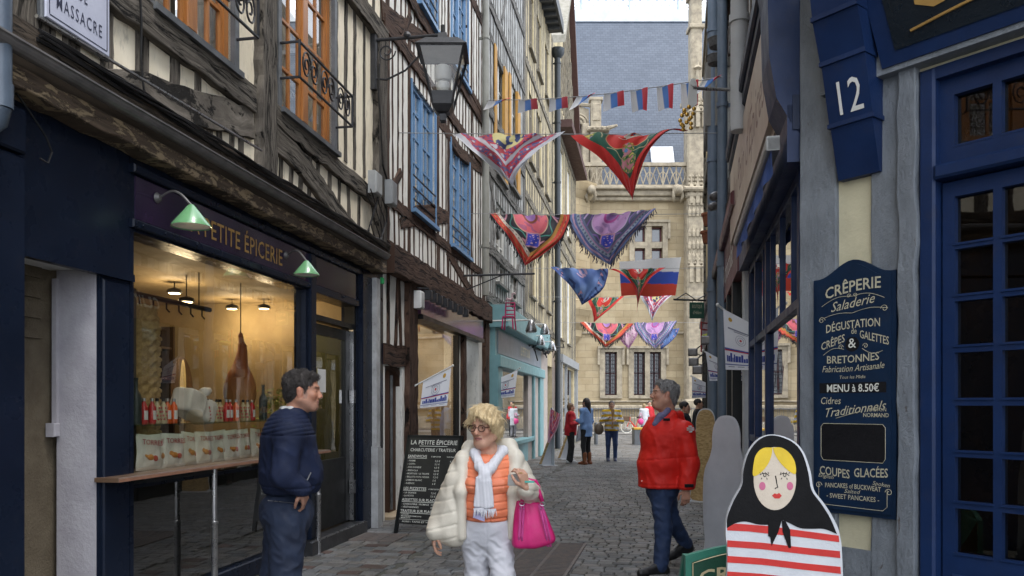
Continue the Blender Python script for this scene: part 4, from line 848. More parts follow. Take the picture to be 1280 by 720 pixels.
m = MB(); m.box(FL, E0_+1, E1_-1, 0, 3.2, -.06, -.05); obj('display_pane', m, m_glass, hE)
m = MB(); m.box(FL, E0_, E1_, 0, 3.2, -1.5, -1.4); obj('shop_room', m, pm('pale_shop_back', (.4, .37, .32), None, 3, .8), hE)
# drainpipes on the left row
def drain(F, px, n, z0, z1, r, mat, label, hopper=0):
    s = F.pix(px, 508, n)[0]; m = MB(); m.tube([F.P(s, z0, n), F.P(s, z1, n)], r, 12)
    for z in np.arange(z0+1, z1, 2.2): m.tube([F.P(s, z, n), F.P(s, z+.07, n)], r*1.18, 12); m.box(F, s-.015, s+.015, z, z+.05, 0, n)
    if hopper: m.lathe(F.P(s, hopper, n), [(r, -.2), (r*2.4, 0), (r*2.4, .15)], 8)
    return obj('drainpipe', m, mat, None, label, 'drainpipe', smooth=40)
drain(FL, 607, .14, 3.9, 15, .075, pm('beige_grey_pipe', (.3, .3, .27), (.24, .24, .21), 3, .5), 'beige grey drainpipe between the blue windowed house and the silver grey house')
drain(FL, 697, .2, 0, 14.8, .11, pm('black_blue_pipe', (.02, .028, .035), None, 3, .4), 'black drainpipe at the far end of the straw coloured house', 14.6)
# ---------------- turquoise shopfront (part of the silver grey house)
m_turq = pm('turquoise_paint', (.2, .39, .42), (.165, .33, .36), 4, .5, .002, 50, dirt=.12)
t0, t1 = sL(612), sL(672)
m = MB(); m.bbox(FL, t0, t1, 3.35, 3.85, .0, .42, .03); m.bbox(FL, t0, t1, 2.45, 2.72, .0, .25, .02); m.box(FL, t0+.05, t1-.05, 2.72, 3.35, 0, .12)
for s, w in ((t0, .55), (t1-.75, .75), (t1-2.1, .22)): m.bbox(FL, s, s+w, 0, 2.45, 0, .2, .02)
m.box(FL, t0+.5, t1-2, 0, .55, 0, .12); m.bbox(FL, t0+.45, t1-1.95, .55, .68, 0, .2, .02)
tq = obj('turquoise_shopfront', m, m_turq, hC)
for b4 in ((t0+.55, t1-2.1, .68, 2.45, .04, .05), (t1-1.88, t1-.75, .1, 2.45, .0, .01)): m = MB(); m.box(FL, *b4); obj('display_pane', m, glassm('tea_glass', (.6, .66, .66), 1.3), hC)
m = MB(); m.box(FL, t0+.3, t1, 0, 2.5, -1.6, -1.5); m.box(FL, t0+.3, t1, 2.45, 2.6, -1.6, -.3); obj('shop_room', m, pm('grey_beige_room', (.3, .29, .24), None, 3, .8), hC)
m = MB(); m.box(FL, t0+.3, t1-.3, 2.78, 3.3, .12, .14); sb_ = obj('sign_board', m, pm('grey_blue_sign', (.3, .35, .42), (.25, .3, .36), 2, .4), hC)
m = MB(); m.text(FL, (t0+t1)/2+.3, 2.93, .17, 'LE PETIT SOUK', .34, 'C', .012, sx=.75)
obj('lettering', m, pm('cream_letters', (.75, .7, .5), None, 4, .4, 0, metal=.3), sb_, recalc=False)
m = MB(); m.bbox(FL, t0+1.2, t0+2.1, .7, 2.1, -.9, -.8, .01); obj('mustard_fabric', m, pm('mustard_fabric', (.5, .3, .05), (.1, .08, .05), 6, .8), hC)
m = MB(); m.bbox(FL, t0+2.4, t0+3.0, .7, 1.8, -.7, -.6, .01); obj('red_fabric', m, pm('red_patterned_fabric', (.35, .03, .06), (.05, .04, .12), 12, .8), hC)
# spotlights on arms above the turquoise cornice
for i, (x, y) in enumerate(((664, 407), (681, 411), (690, 432), (676, 425))):
    n = 1.0-.15*i; s, z = FL.pix(x, y, n); t = thing('arm_spotlight', ('spotlight on the nearest long white arm over the turquoise cornice', 'spotlight on the second long white arm over the turquoise cornice', 'small spotlight beside the black drainpipe, past the turquoise cornice', 'lowest arm spotlight hanging at the far end of the turquoise cornice')[i], 'spotlight', FL.P(s, z, .1), 'arm spotlights above the turquoise shop')
    m = MB(); m.tube([FL.P(s-.2, z-.1, .02), FL.P(s, z+.12, .1), FL.P(s, z+.12, n)], .02, 6); obj('arm', m, m_white, t)
    m = MB(); m.lathe(FL.P(s, z-.1, n), [(.12, -.05), (.13, 0), (.07, .18), (.04, .22)], 10); obj('lamp_head', m, m_steel, t, smooth=35)
m = MB(); rr = random.Random(21)
for i in range(16):
    x0, y0 = rr.uniform(664, 694), rr.uniform(418, 436); p = []
    for k in range(7): s, z = FL.pix(x0+k*rr.uniform(-.5, 2.2), y0+rr.gauss(0, 5)+k*1.2, .3); p.append(FL.P(s, z, .25+rr.uniform(-.15, .2)))
    m.tube(p, .022, 5)
obj('wire_tangle', m, m_cable, None, 'tangle of dark wires fixed past the turquoise cornice by the black drainpipe', 'wires')
# pink chair sign hanging on an iron bracket
n0_ = .9; s, z = FL.pix(636, 343, n0_); m = MB(); m.tube([FL.P(s, z, .0), FL.P(s, z, 1.4)], .02, 6); m.tube([FL.P(s, z, .8), FL.P(s, z-.3, .0)], .012, 5); m.tube([FL.P(s, z, n0_), FL.P(s, z-.42, n0_)], .008, 5)
cs = thing('hanging_chair_sign', 'magenta little chair with a duck on its back hanging from an iron bracket', 'sign', FL.P(s, z, 0)); obj('bracket', m, m_iron, cs)
c = FL.P(s, z-1.05, n0_); U = Vector((1, -.15, 0)).normalized(); Vv = Vector((.25, 1, 0)).normalized(); Z = Vector((0, 0, 1)); m = MB()
SQ = .46; q = lambda a, b, h: c+(U*a+Vv*b+Z*h)*SQ
for a in (-.2, .2):
    m.tube([q(a*1.15, -.22, 0), q(a, -.18, .5)], .014, 6); m.tube([q(a*1.2, .25, 0), q(a, .2, .5), q(a*.9, .26, 1.15)], .014, 6); m.tube([q(a, -.2, .5), q(a, .2, .5)], .014, 6)
for h in (.65, .82, .99, 1.13): m.tube([q(-.19, .23, h), q(.19, .23, h)], .012, 6)
m.box(Frame((c.x, c.y), (U.x, U.y)), -.1, .1, c.z+.22, c.z+.245, -.1, .1); obj('chair', m, pm('magenta_paint', (.5, .02, .13), None, 4, .5), cs)
m = MB(); m.tube([q(-.2, .23, 1.2), q(-.12, .23, 1.3), q(.02, .23, 1.25), q(.1, .23, 1.36), q(.08, .23, 1.5), q(.17, .23, 1.53), q(.24, .23, 1.47)], [.014, .028, .032, .02, .018, .023, .01], 8); obj('duck', m, pm('pink_white_paint', (.7, .5, .52), None, 4, .5), cs, smooth=True)
# ================================================================ RIGHT SIDE
def sR(px, n=0): return FR.pix(px, 508, n)[0]
m_blueD = pm('royal_blue_paint', (.009, .026, .088), (.007, .019, .064), 3, .45, .002, 60, dirt=.2, spec=.25)
m_blueN = pm('dark_navy_paint', (.008, .018, .05), (.006, .012, .035), 3, .45, .002, 60, spec=.2)
def greypaint():
    m, nt, b = new_mat('flaking_grey_blue_paint'); co = coords(nt, 'Object', (1, 1, .35)); c2 = coords(nt, 'Object', (2.4, 2.4, 1.3))
    base = mixc(nt, ramp(nt, noise(nt, c2, 3, 7, .65), [(.35, (0, 0, 0)), (.65, (1, 1, 1))]), (.2, .222, .25), (.135, .152, .175))
    f = ramp(nt, noise(nt, co, 14, 10, .8, .5), [(.62, (0, 0, 0)), (.66, (1, 1, 1))]); col = mixc(nt, f, base, (.07, .05, .04))
    nt.links.new(col, b.inputs['Base Color']); b.inputs['Roughness'].default_value = .6
    p = bumpn(nt, b, noise(nt, c2, 8, 8, .75), .02, .9); bumpn(nt, b, f, .006, -.8, p); return m
m_greyp = greypaint(); m_so2 = pm('grey_boarding', (.2, .21, .23), (.15, .16, .18), 3, .8)
# ---- near corner house with the crêperie door
hR = thing('creperie_house', 'grey blue timber front with the royal blue glazed door and number 12', 'house', FC.P(.8, 0, -1))
q = lambda x, y, n=0: FC.pix(x, y, n)
dA = q(1150, 300)[0]; dE = dA+1.02
ztop = q(1150, 92)[1]
m = MB(); m.wall(FC, 0.0, 6, 0, 12, [(dA, dE, -1, ztop)], -.3, 0); obj('plaster_wall', m, pm('cream_yellow_render', (.6, .55, .38), (.5, .46, .32), 4, .85, .006, 40, dirt=.2), hR)
m = MB(); a, b = q(1047, 300)[0], q(1091, 300)[0]; c = q(1127, 300)[0]
m.strip(FC, [(a/2, 0), (a/2, 4.6)], a+.02, -.1, .03, jit=.015, wob=.003); m.strip(FC, [((b+c)/2, 0), ((b+c)/2, 3.3)], c-b, -.1, .025, jit=.02, wob=.003)
m.strip(FC, [((c+dA)/2, 0), ((c+dA)/2+.005, ztop+.06)], dA-c, -.1, .055, jit=.1, wob=.006)
zl = q(1060, 684)[1]; m.box(FC, a, b, 0, zl, -.1, .022); m.box(FC, a-.05, dE+.3, ztop+.02, ztop+.17, -.1, .09); m.box(FC, dE, dE+.12, 0, ztop, -.1, .05)
for s in np.arange(dE+.4, 6, .5): m.strip(FC, [(s, 0), (s, 12)], .2, -.1, .04, step=.4)
for z in (4.6, 7.2): m.strip(FC, [(0, z), (6, z)], .3, -.1, .08)
for s in np.arange(.3, 3, .5): m.strip(FC, [(s, 4.7), (s, 12)], .2, -.1, .04, step=.4)
obj('painted_timber', m, m_greyp, hR)
m = MB(); m.box(FC, -.3, 6.3, 4.9, 12, 0, .75); m.box(FC, -.35, 6.3, 4.7, 4.9, 0, .82); obj('added_overhang', m, m_so2, hR)  # unseen overhang added to shade the door front below
# door
m = MB(); m.bbox(FC, dA+.005, dA+.085, 0, ztop, -.12, .03, .012); m.bbox(FC, dE-.085, dE-.005, 0, ztop, -.12, .03, .012)
zt0, zt1 = q(1168, 222)[1], ztop
m.bbox(FC, dA+.085, dE-.085, zt0-.02, zt0+.05, -.12, .045, .012); m.box(FC, dA+.085, dE-.085, zt1-.06, zt1, -.12, .02)
g0 = q(1195, 200, -.05)[0]; g1 = q(1243, 200, -.05)[0]; gw = g1-g0; gap = q(1254, 200, -.05)[0]-g1
zA, zB = q(1220, 178, -.05)[1], q(1220, 112, -.05)[1]
S = [dA+.085, g0, g1, g1+gap, g1+gap+gw, dE-.085]
holes = [(g0, g1, zA, zB), (g1+gap, g1+gap+gw, zA, zB)]
m.wall(FC, dA+.085, dE-.085, zt0+.05, zt1-.06, holes, -.1, -.03); obj('door_frame', m, m_blueD, hR)
m = MB(); ys = [(242, 303), (309, 368), (375, 432), (440, 499), (507, 565), (572, 629), (637, 695)]
zs = [(q(1217, y1, -.05)[1], q(1217, y0, -.05)[1]) for y0, y1 in ys]; st = zs[0][1]-zs[0][0]
holes = [(x, x+gw, a, b) for a, b in zs for x in (g0, g1+gap)]
m.wall(FC, dA+.095, dE-.095, .02, zt0-.03, holes, -.1, -.035); m.bbox(FC, g0-.01, g1+gap+gw+.01, .12, zs[-1][0]-.1, -.035, -.015, .012)
for x in (g0, g1+gap):
    for a, b in zs+[(zA, zB)]:   # putty bevels
        for (s0_, s1_, z0_, z1_) in ((x-.004, x+gw+.004, a-.004, a+.007),):
            m.box(FC, s0_, s1_, z0_, z1_, -.06, -.028)
dr = obj('door', m, m_blueD, hR)
m = MB()
for x in (g0, g1+gap):
    for a, b in zs+[(zA, zB)]: m.box(FC, x-.005, x+gw+.005, a-.005, b+.005, -.075, -.07)
obj('pane', m, glassm('near_black_glass', (.7, .66, .6), .7), dr)
m = MB(); m.lathe(FC.P(dE-.14, 1.0, -.035), [(.03, 0), (.03, .01), (.012, .015), (.012, .05), (.028, .06), (.028, .08), (.01, .09)], 14, FC.n); obj('handle', m, m_gold, dr)
m = MB(); m.box(FC, dA-.1, dE+.1, 0, 4, -.5, -.42); m.box(FC, dA-.1, dA-.02, 0, 4, -.42, -.31); m.box(FC, dE+.02, dE+.1, 0, 4, -.42, -.31); obj('dark_interior', m, pm('brown_reflection_backing', (.05, .026, .01), (.012, .008, .006), 2.2, .3, .01, 6, spec=.5), hR)  # brown tones painted behind the panes stand in for warm reflections
# numbered corbel
m = MB(); tiers = [(q(1043, 226, .07)[1], q(1030, 160, .12)[1], .08), (q(1030, 160, .14)[1], q(1018, 86, .18)[1], .16), (q(1018, 86, .2)[1], q(1005, 33, .25)[1], .24), (q(1005, 33, .25)[1], q(1005, -60, .25)[1], .31)]
ca, cb_ = q(1044, 200, .08)[0], q(1096, 200, .08)[0]
for i, (z0, z1, n) in enumerate(tiers):
    P = FC.P; e = .004*i; m.add([P(ca-e, z0, n-.03), P(cb_+e, z0, n-.03), P(cb_+e, z0, 0), P(ca-e, z0, 0), P(ca-e, z1, n+.05), P(cb_+e, z1, n+.05), P(cb_+e, z1, 0), P(ca-e, z1, 0)], [(0, 3, 2, 1), (4, 5, 6, 7), (0, 1, 5, 4), (1, 2, 6, 5), (2, 3, 7, 6), (3, 0, 4, 7)])
    m.box(FC, ca-.012, cb_+.012, z1-.02, z1+.004, 0, n+.058)
cbm = obj('corbel', m, m_blueD, hR)
m = MB(); z0, z1, n = tiers[1]; V, Fc = glyphs('12', .2, 0, 0, 1.02); w_ = V[:, 0].max(); hcap = V[:, 1].max()
sc_ = .165/hcap; zb = z0+.04
vs = [FC.P((ca+cb_)/2+(x-w_/2)*.72*sc_, zb+y*sc_, n-.03+.083*(zb+y*sc_-z0)/(z1-z0)+.004) for x, y in V]; m.add(vs, Fc)
obj('number', m, m_white, cbm, recalc=False)
# name board over the door
z0 = q(1120, 78, .12)[1]; m = MB(); P = FC.P; a = q(1112, 60, .12)[0]; b = dE+.9
m.add([P(a-.05, z0, .1), P(b, z0, .1), P(b, z0, 0), P(a-.05, z0, 0), P(a-.14, z0+.8, .34), P(b, z0+.8, .34), P(b, z0+.8, 0), P(a-.14, z0+.8, 0)], [(0, 3, 2, 1), (4, 5, 6, 7), (0, 1, 5, 4), (1, 2, 6, 5), (2, 3, 7, 6), (3, 0, 4, 7)])
nb = obj('name_board', m, m_blueD, hR)
m = MB(); f = lambda s, t, e: P(s, z0+t, .1+.3*t+e)
m.add([f(a+.03, .06, .006), f(b-.06, .06, .006), f(b-.06, .74, .006), f(a-.05, .74, .006)], [(0, 1, 2, 3)]); obj('board_panel', m, pm('black_green_panel', (.006, .012, .02), None, 3, .3), nb)
m = MB(); V, Fc = glyphs('Crêperie', .34, .004, .3, 1.05); m.add([f(a+.1+x*1.0, .19+y, .012) for x, y in V], Fc)
m.tube([f(a+.12+t*1.2, .12+.05*math.sin(t*3.2), .012) for t in np.linspace(0, 1, 16)], .008, 5); obj('lettering', m, m_gold, nb, recalc=False)
# ---- crêperie menu board
n = .045; x0, x1 = q(1017, 500, n)[0], q(1120, 500, n)[0]; zb0, zt0_ = q(1068, 644, n)[1], q(1068, 344, n)[1]; xm = (x0+x1)/2; W = x1-x0
mbd = thing('menu_board', 'arched dark blue painted menu board fixed beside the blue door', 'sign', FC.P(xm, zb0, 0))
def arch(e): 
    o = [(x0+e, zb0+e), (x1-e, zb0+e), (x1-e, zt0_-e)]
    for t in np.linspace(0, 1, 17)[1:-1]: x = x1-e-(W-2*e)*t; k = abs(t-.5)*2; o.append((x, zt0_-e+.085*(1+math.cos(math.pi*min(1, k*1.12)))/2))
    return o+[(x0+e, zt0_-e)]
m_board = pm('deep_blue_board', (.007, .022, .055), (.005, .016, .04), 3, .45, .002, 40, dirt=.08, spec=.25)
m = MB(); m.prism(FC, arch(0), .02, n); obj('board_edge', m, m_board, mbd); m = MB(); m.prism(FC, arch(.022), n, n+.008); pb = obj('board_face', m, m_board, mbd)
n2 = n+.0095; m_let = pm('aged_cream_lettering', (.5, .46, .33), (.4, .37, .27), 20, .6, 0)
def zy(y): return q(1068, y, n2)[1]
m = MB()
def ln(t, y, wf, size, x=0, **k):
    V, _ = glyphs(t, size, k.get('bold', 0), k.get('shear', 0), k.get('sp', 1)); m.text(FC, xm+x*W, zy(y), n2, t, size, 'C', sx=wf*W/V[:, 0].max(), **k)
ln('CRÊPERIE', 364, .68, .085, bold=.012, bend=-.5, slope=.1); ln('Saladerie', 384, .54, .075, shear=.35, slope=.12)
ln('DÉGUSTATION', 410, .66, .062, bold=.01, bend=-.35, slope=.05); ln('de', 417, .07, .045, x=.02)
ln('CRÊPES', 431, .3, .06, x=-.24, bold=.008, slope=.3); ln('GALETTES', 428, .34, .06, x=.26, bold=.008, slope=-.3)
ln('BRETONNES', 453, .64, .058, bold=.008, bend=.25, slope=.03); ln('Fabrication Artisanale', 464, .76, .05, shear=.3, bend=.2, slope=.03)
ln('Tous les Midis', 473, .32, .025, shear=.2); ln('Cidres', 505, .26, .055, x=-.27, shear=.15); ln('Traditionnels', 517, .76, .07, x=.02, shear=.35, slope=.13)
ln('BRETON', 514, .2, .025, x=.3); ln('NORMAND', 521, .3, .03, x=.28, bold=.01); ln('COUPES', 597, .38, .066, x=-.22, bold=.01, slope=-.08); ln('GLACÉES', 595, .4, .066, x=.22, bold=.01, slope=.05)
ln('English', 600, .2, .03, x=-.33, shear=.3, slope=-.1); ln('Spoken', 605, .2, .03, x=.34, shear=.3, slope=-.1)
ln('PANCAKES of BUCKWEAT', 611, .68, .036, bold=.01, bend=-.2); ln('Salted', 617, .2, .03, shear=.3); ln('- SWEET PANCAKES -', 625, .64, .036, bold=.01)
def curl(x, y, r, sg, dirn=1): m.tube([FC.P(xm+x*W+sg*(r*(1-t*.8)*math.cos(t*8)), zy(y)+dirn*r*(1-t*.8)*math.sin(t*8), n2) for t in np.linspace(0, 1, 22)], .0016, 4)
for (xa, ya, xb, yb, k) in ((-.38, 379, .0, 370, .02), (0, 370, .38, 376, .02), (-.42, 397, 0, 391, .015), (0, 391, .42, 389, .015), (-.36, 442, -.1, 436, .02), (.12, 436, .36, 440, -.02), (-.2, 523, .1, 514, 0)):
    m.tube([FC.P(xm+(xa+(xb-xa)*t)*W, zy(ya+(yb-ya)*t)+k*math.sin(t*math.pi), n2) for t in np.linspace(0, 1, 12)], .0015, 4)
for c_ in ((-.38, 397, .02, 1), (.38, 389, .02, -1), (-.14, 433, .015, 1), (.16, 433, .015, -1), (.04, 369, .012, -1), (-.04, 369, .012, 1), (-.42, 610, .02, 1), (.43, 612, .02, -1)): curl(*c_)
bx = [(-.36, 530), (.36, 530), (.39, 534), (.39, 572), (.36, 577), (-.36, 577), (-.39, 572), (-.39, 534)]
m.tube([FC.P(xm+a*W, zy(b), n2) for a, b in bx+[bx[0]]], .0016, 4)
m.tube([FC.P(xm+a*W, zy(b), n2) for a, b in ((-.42, 606), (-.42, 630), (-.36, 634), (.36, 635), (.41, 630), (.41, 608))], .0014, 4)
obj('lettering', m, m_let, pb, recalc=False)
m_bp = pm('matt_black_panel', (.01, .01, .012), None, 4, .5, spec=.2)
m = MB(); m.prism(FC, [(xm+a*W, zy(b)) for a, b in bx][::-1], n+.008, n2-.0008); obj('black_panel', m, m_bp, pb); m = MB(); m.box(FC, xm-.41*W, xm+.4*W, zy(491), zy(478), n+.008, n2-.0005); obj('price_strip', m, m_bp, pb); m = MB(); m.lathe(FC.P(xm-.0*W, zy(430), n+.006), [(.04, 0), (.04, .003)], 24, FC.n); obj('ampersand_disc', m, m_bp, pb)
m = MB(); V, _ = glyphs('MENU à 8.50€', .06, .012, 0, 1); m.text(FC, xm, zy(489.5), n2+.0008, 'MENU à 8.50€', .058, 'C', .012, sx=.66*W/V[:, 0].max()); m.text(FC, xm, zy(434.5), n2+.0015, '&', .075, 'C'); obj('white_lettering', m, pm('white_sign_print', (.72, .72, .66), None, 5, .5, 0), pb, recalc=False)
# ---- blue shop front along the street
hS = thing('blue_shop_house', 'dark timbered house with royal blue shop windows and a cream sign board on the right', 'house', FR.P(-6, 0, -3))
r0, r1 = sR(934), 0*1.0+FR.pix(1005, 508)[0]; r1 = -4.58/.9787
QR = lambda x, y, n=0: FR.pix(x, y, n)
m = MB(); zw = QR(1003, 215)[1]
m.wall(FR, r0, r1, 0, 12, [(r0+.3, r1-.12, .55, 2.95)], -.3, 0); obj('plaster_wall', m, m_plC, hS)
m = MB(); L = r1-r0
for s in (r0+.3, r0+.95, r0+1.9, r1-.2): m.bbox(FR, s, s+.09, .5, 3.25, -.05, .012, .004)
for z in (.5, 1.22, 2.15, 2.9): m.bbox(FR, r0+.3, r1-.1, z, z+.06, -.05, .008, .003)
m.box(FR, r0+.3, r1-.1, 0, .5, -.05, .04); m.box(FR, r0+.1, r1-.02, 2.97, 3.3, 0, .09)
for s in np.arange(r0+.4, r1-.2, .6): m.box(FR, s, s+.03, 2.2, 2.9, -.03, .0)
obj('shopfront', m, m_blueD, hS)
m = MB(); m.box(FR, r0+.3, r1-.12, .55, 2.95, -.03, -.02); obj('display_pane', m, glassm('street_glass', (.4, .42, .45), 1.8), hS)
backing(FR, hS, r0+.1, r1-.1, .3, 3, -.9)
m = MB(); m.bbox(FR, r0-.02, r0+.14, 0, 3.25, 0, .05, .015); obj('white_post', m, pm('grey_white_post', (.42, .44, .47), (.34, .36, .39), 4, .6, dirt=.15), hS)
# cornice, sign board, awning
n = .11; zs0, zs1 = QR(940, 238, n)[1], QR(940, 95, n)[1]
sN = FR.pix(969, 100, n)[0]; sF_ = FR.pix(915, 300, n)[0]
m = MB(); m.box(FR, sF_-.1, sN, zs0, zs1, 0, .09)
m.prism(FR, [(sF_, zs0+.06), (sN-.25, zs0+.06), (sN-.1, zs0+.16), (sN-.03, zs0+.45), (sN-.12, zs1-.2), (sN-.28, zs1-.08), (sF_, zs1-.08)], .09, .13); sg_ = obj('sign_board', m, pm('cream_sign_board', (.5, .42, .34), (.42, .33, .27), 1.4, .4, .002, 40, dirt=.1), hS)
m = MB(); V, _ = glyphs("Au Pain d'Épices", .5, 0, .35, 1); m.text(FR, (sF_+sN)/2, zs0+.3, .1305, "Au Pain d'Épices", .5, 'C', 0, shear=.35, sx=(sN-sF_)*.8/V[:, 0].max()); obj('lettering', m, pm('faded_brown_script', (.26, .17, .15), None, 5, .6, 0), sg_, recalc=False)
m = MB(); m.bbox(FR, sF_-.2, sN+.3, zs1, zs1+.12, 0, .14, .02); m.bbox(FR, sF_-.2, sN+.3, zs1+.12, zs1+.26, 0, .17, .02); m.box(FR, r0, r1-.01, zs0-.2, zs0, 0, .06); obj('cornice', m, m_blueN, hS)
m = MB(); sb0 = r1-.42; P = FR.P
pr = [(0, 4.7), (.26, 4.7), (.24, 4.3), (.2, 4.0), (.19, 3.6), (.15, 3.35), (.07, 3.2), (0, 3.1)]
for s in (sb0, r1-.02): m.v += [P(s, z, nn) for nn, z in pr]
k = len(pr); m.face(range(k)); m.face(range(2*k-1, k-1, -1))
for i in range(k): m.face((i, (i+1) % k, k+(i+1) % k, k+i))
obj('console_bracket', m, m_blueD, hS)
m = MB(); a = FR.pix(978, 125, .17)[0]; b = FR.pix(921, 292, .17)[0]; za = QR(978, 130, .17)[1]
a = min(a, r1-.1); m.bbox(FR, b, a, za-.07, za, .12, .2, .012); m.bbox(FR, a-.02, a+.0, za-.075, za+.01, .12, .2, .006); aw = obj('awning_cassette', m, pm('grey_white_cassette', (.3, .3, .29), None, 4, .4), hS)
m = MB(); k = 60; c_ = [P(b+(a-b)*i/k, za-.06, .17+.0*i) for i in range(k+1)]; d_ = [P(b+(a-b)*i/k, za-.20-.015*math.sin(i*.35), .17+.012*math.sin(i*.5)) for i in range(k+1)]
m.add(c_+d_, [(i, i+1, k+2+i, k+1+i) for i in range(k)]); obj('valance', m, pm('blue_awning_cloth', (.03, .1, .42), (.02, .08, .34), 5, .8), aw, recalc=False)
# upper floors: dark oak with pale infill
m = MB(); hu = [(r0+.7, r0+1.7, 5.6, 7.4)]
for z in (4.9, 7.9, 8.4, 11): m.strip(FR, [(r0, z), (r1, z)], .24, -.05, .07)
field(m, FR, r0+.1, r1, 4.95, 12, .34, .15, hu, .02); obj('timber_frame', m, timber('sooty_oak', (.03, .022, .02), (.085, .06, .05), (.17, .13, .11)), hS)
# ---- farther right houses
def rhouse(x0, x1, top, pl, oak, label, fas, winm, base=None):
    h = thing('half_timbered_house', label, 'house', FR.P((sR(x0)+sR(x1))/2, 0, -3)); a, b = sR(x0), sR(x1)
    L = b-a; k = max(1, int(L/1.9)); win = [(a+L*(i+.28)/k, a+L*(i+.72)/k, z, z+1.8) for i in range(k) for z in (4.9, 7.9)]
    m = MB(); m.wall(FR, a, b, 0, top, win+[(a+.3, b-.3, .3, 2.9)], -.3, 0); obj('plaster_wall', m, pl, h)
    m = MB()
    for z in (4.2, 7.3, 10.2): m.strip(FR, [(a, z), (b, z)], .24, -.05, .08)
    for q_ in (a+.1, b-.1): m.strip(FR, [(q_, 3.6), (q_, top)], .22, -.05, .06)
    field(m, FR, a+.2, b-.1, 3.8, top, .36, .15, win, .02); obj('timber_frame', m, oak, h)
    for c, d, e, f in win: glazed(FR, h, c, d, e, f, -.05, winm, 2, 4, .07, .035, .08); backing(FR, h, c-.05, d+.05, e, f, -.5)
    m = MB(); m.box(FR, a, b, 3.0, 3.75, 0, .1); m.bbox(FR, a, b, 3.7, 3.85, 0, .17, .02); fp = obj('fascia_panel', m, fas, h)
    m = MB(); m.box(FR, a+.3, b-.3, .3, 2.9, -.1, -.09); obj('display_pane', m, glassm('street_glass'), h); backing(FR, h, a+.1, b-.1, 0, 3, -1.0)
    m = MB()
    for s in np.arange(a+.05, b, 1.1): m.box(FR, s, s+.14, 0, 3, 0, .1)
    m.box(FR, a, b, 0, .3, 0, .08); obj('shop_frame', m, base or m_black, h)
    m = MB(); m.box(FR, a-.02, b+.02, top-.1, top+.15, -.4, .1); obj('eave', m, oak, h); return h, fp, a, b
m_so = MC['sooty_oak']
h1, fp, a, b = rhouse(906, 934, 11.6, m_plC, m_so, 'dark timbered house with a maroon shop fascia on the right', pm('maroon_fascia', (.11, .02, .028), (.08, .015, .022), 2, .45), m_white)
m = MB(); V, _ = glyphs('cuir & chocolat', .42, .004, .3, 1); m.text(FR, (a+b)/2, 3.2, .106, 'cuir & chocolat', .42, 'C', .004, shear=.3, sx=(b-a)*.7/V[:, 0].max()); obj('lettering', m, m_white, fp, recalc=False)
h2, _, a, b = rhouse(892, 906, 11.2, m_plB, m_so, 'pale plastered house with dark timbers in the middle of the right row', pm('dark_wood_fascia', (.06, .04, .03), None, 3, .5), m_white)
h3, _, a, b = rhouse(882, 892, 10.8, pm('warm_ochre_render', (.55, .42, .22), (.45, .34, .18), 3, .85), m_oakD, 'narrow ochre house closing the right row before the stone palace', m_blueN, m_white)
# concrete balcony box with pipes
s, z = FR.pix(882, 145, .25); bt = MB(); bt.bbox(FR, s-.7, s+.7, 6.3, 7.4, 0, .27, .03); bc = obj('bay_box', bt, pm('grey_board_box', (.2, .19, .17), (.15, .145, .13), 3, .8), None, 'grey boxed bay projecting high over the right side of the street', 'bay')
drain(FR, 903, .12, .3, 11.6, .07, pm('blue_grey_pipe', (.13, .17, .23), (.1, .14, .19), 3, .45), 'blue grey drainpipe on the right row past the maroon fascia')
drain(FR, 924, .16, 4.1, 11.6, .08, pm('pale_grey_pipe', (.5, .52, .55), None, 3, .45), 'pale grey drainpipe above the maroon fascia')
drain(FR, 891, .15, .3, 11, .09, MC['blue_grey_pipe'], 'thin blue grey drainpipe beside the grey bay box')
for (x, y), lab in zip(((892, 55), (890, 76)), ('upper round wire planter high on the right drainpipe', 'lower round wire planter high on the right drainpipe')):
    s, z = FR.pix(x+4, y, .16); t = MB(); t.lathe(FR.P(s, z, .16), [(.05, -.08), (.11, -.05), (.13, .06), (.14, .07), (.13, .08), (.11, .05)], 14); t.box(FR, s-.02, s+.02, z-.02, z+.03, 0, .1); obj('wall_planter', t, pm('grey_wicker', (.1, .1, .1), (.06, .06, .06), 20, .7), None, lab, 'planter', 'round planters on the right row')
for (x, y), lab in zip(((885, 274), (884, 296)), ('upper terracotta pot hanging on the right row', 'lower terracotta pot hanging on the right row')):
    s, z = FR.pix(x, y, .22); p = FR.P(s, z, .22); t = thing('terracotta_pot', lab, 'pot', p, 'terracotta pots on the right row')
    m = MB(); m.lathe(p, [(.07, -.12), (.1, .06), (.12, .06), (.12, .1), (.1, .1), (.09, .05)], 14); obj('pot', m, pm('terracotta', (.32, .11, .05), None, 4, .8), t, smooth=40)
    m = MB(); m.tube([FR.P(s, z-.06, 0), FR.P(s, z-.06, .18)], .012, 5); obj('bracket', m, m_iron, t)
for (x, y), lab in zip(((894, 245), (892, 258)), ('upper grey floodlight clamped to the right drainpipe', 'lower grey floodlight clamped to the right drainpipe')):
    s, z = FR.pix(x, y, .16); p = FR.P(s, z, .16); t = thing('floodlight', lab, 'spotlight', p, 'floodlights on the right drainpipe')
    m = MB(); m.lathe(p, [(.06, -.06), (.07, .0), (.06, .08), (.03, .1)], 10, (-.8, -.5, -.4)); obj('lamp_head', m, m_zinc, t, smooth=35); m = MB(); m.tube([p, FR.P(s, z+.1, .1)], .02, 5); obj('bracket', m, m_iron, t)
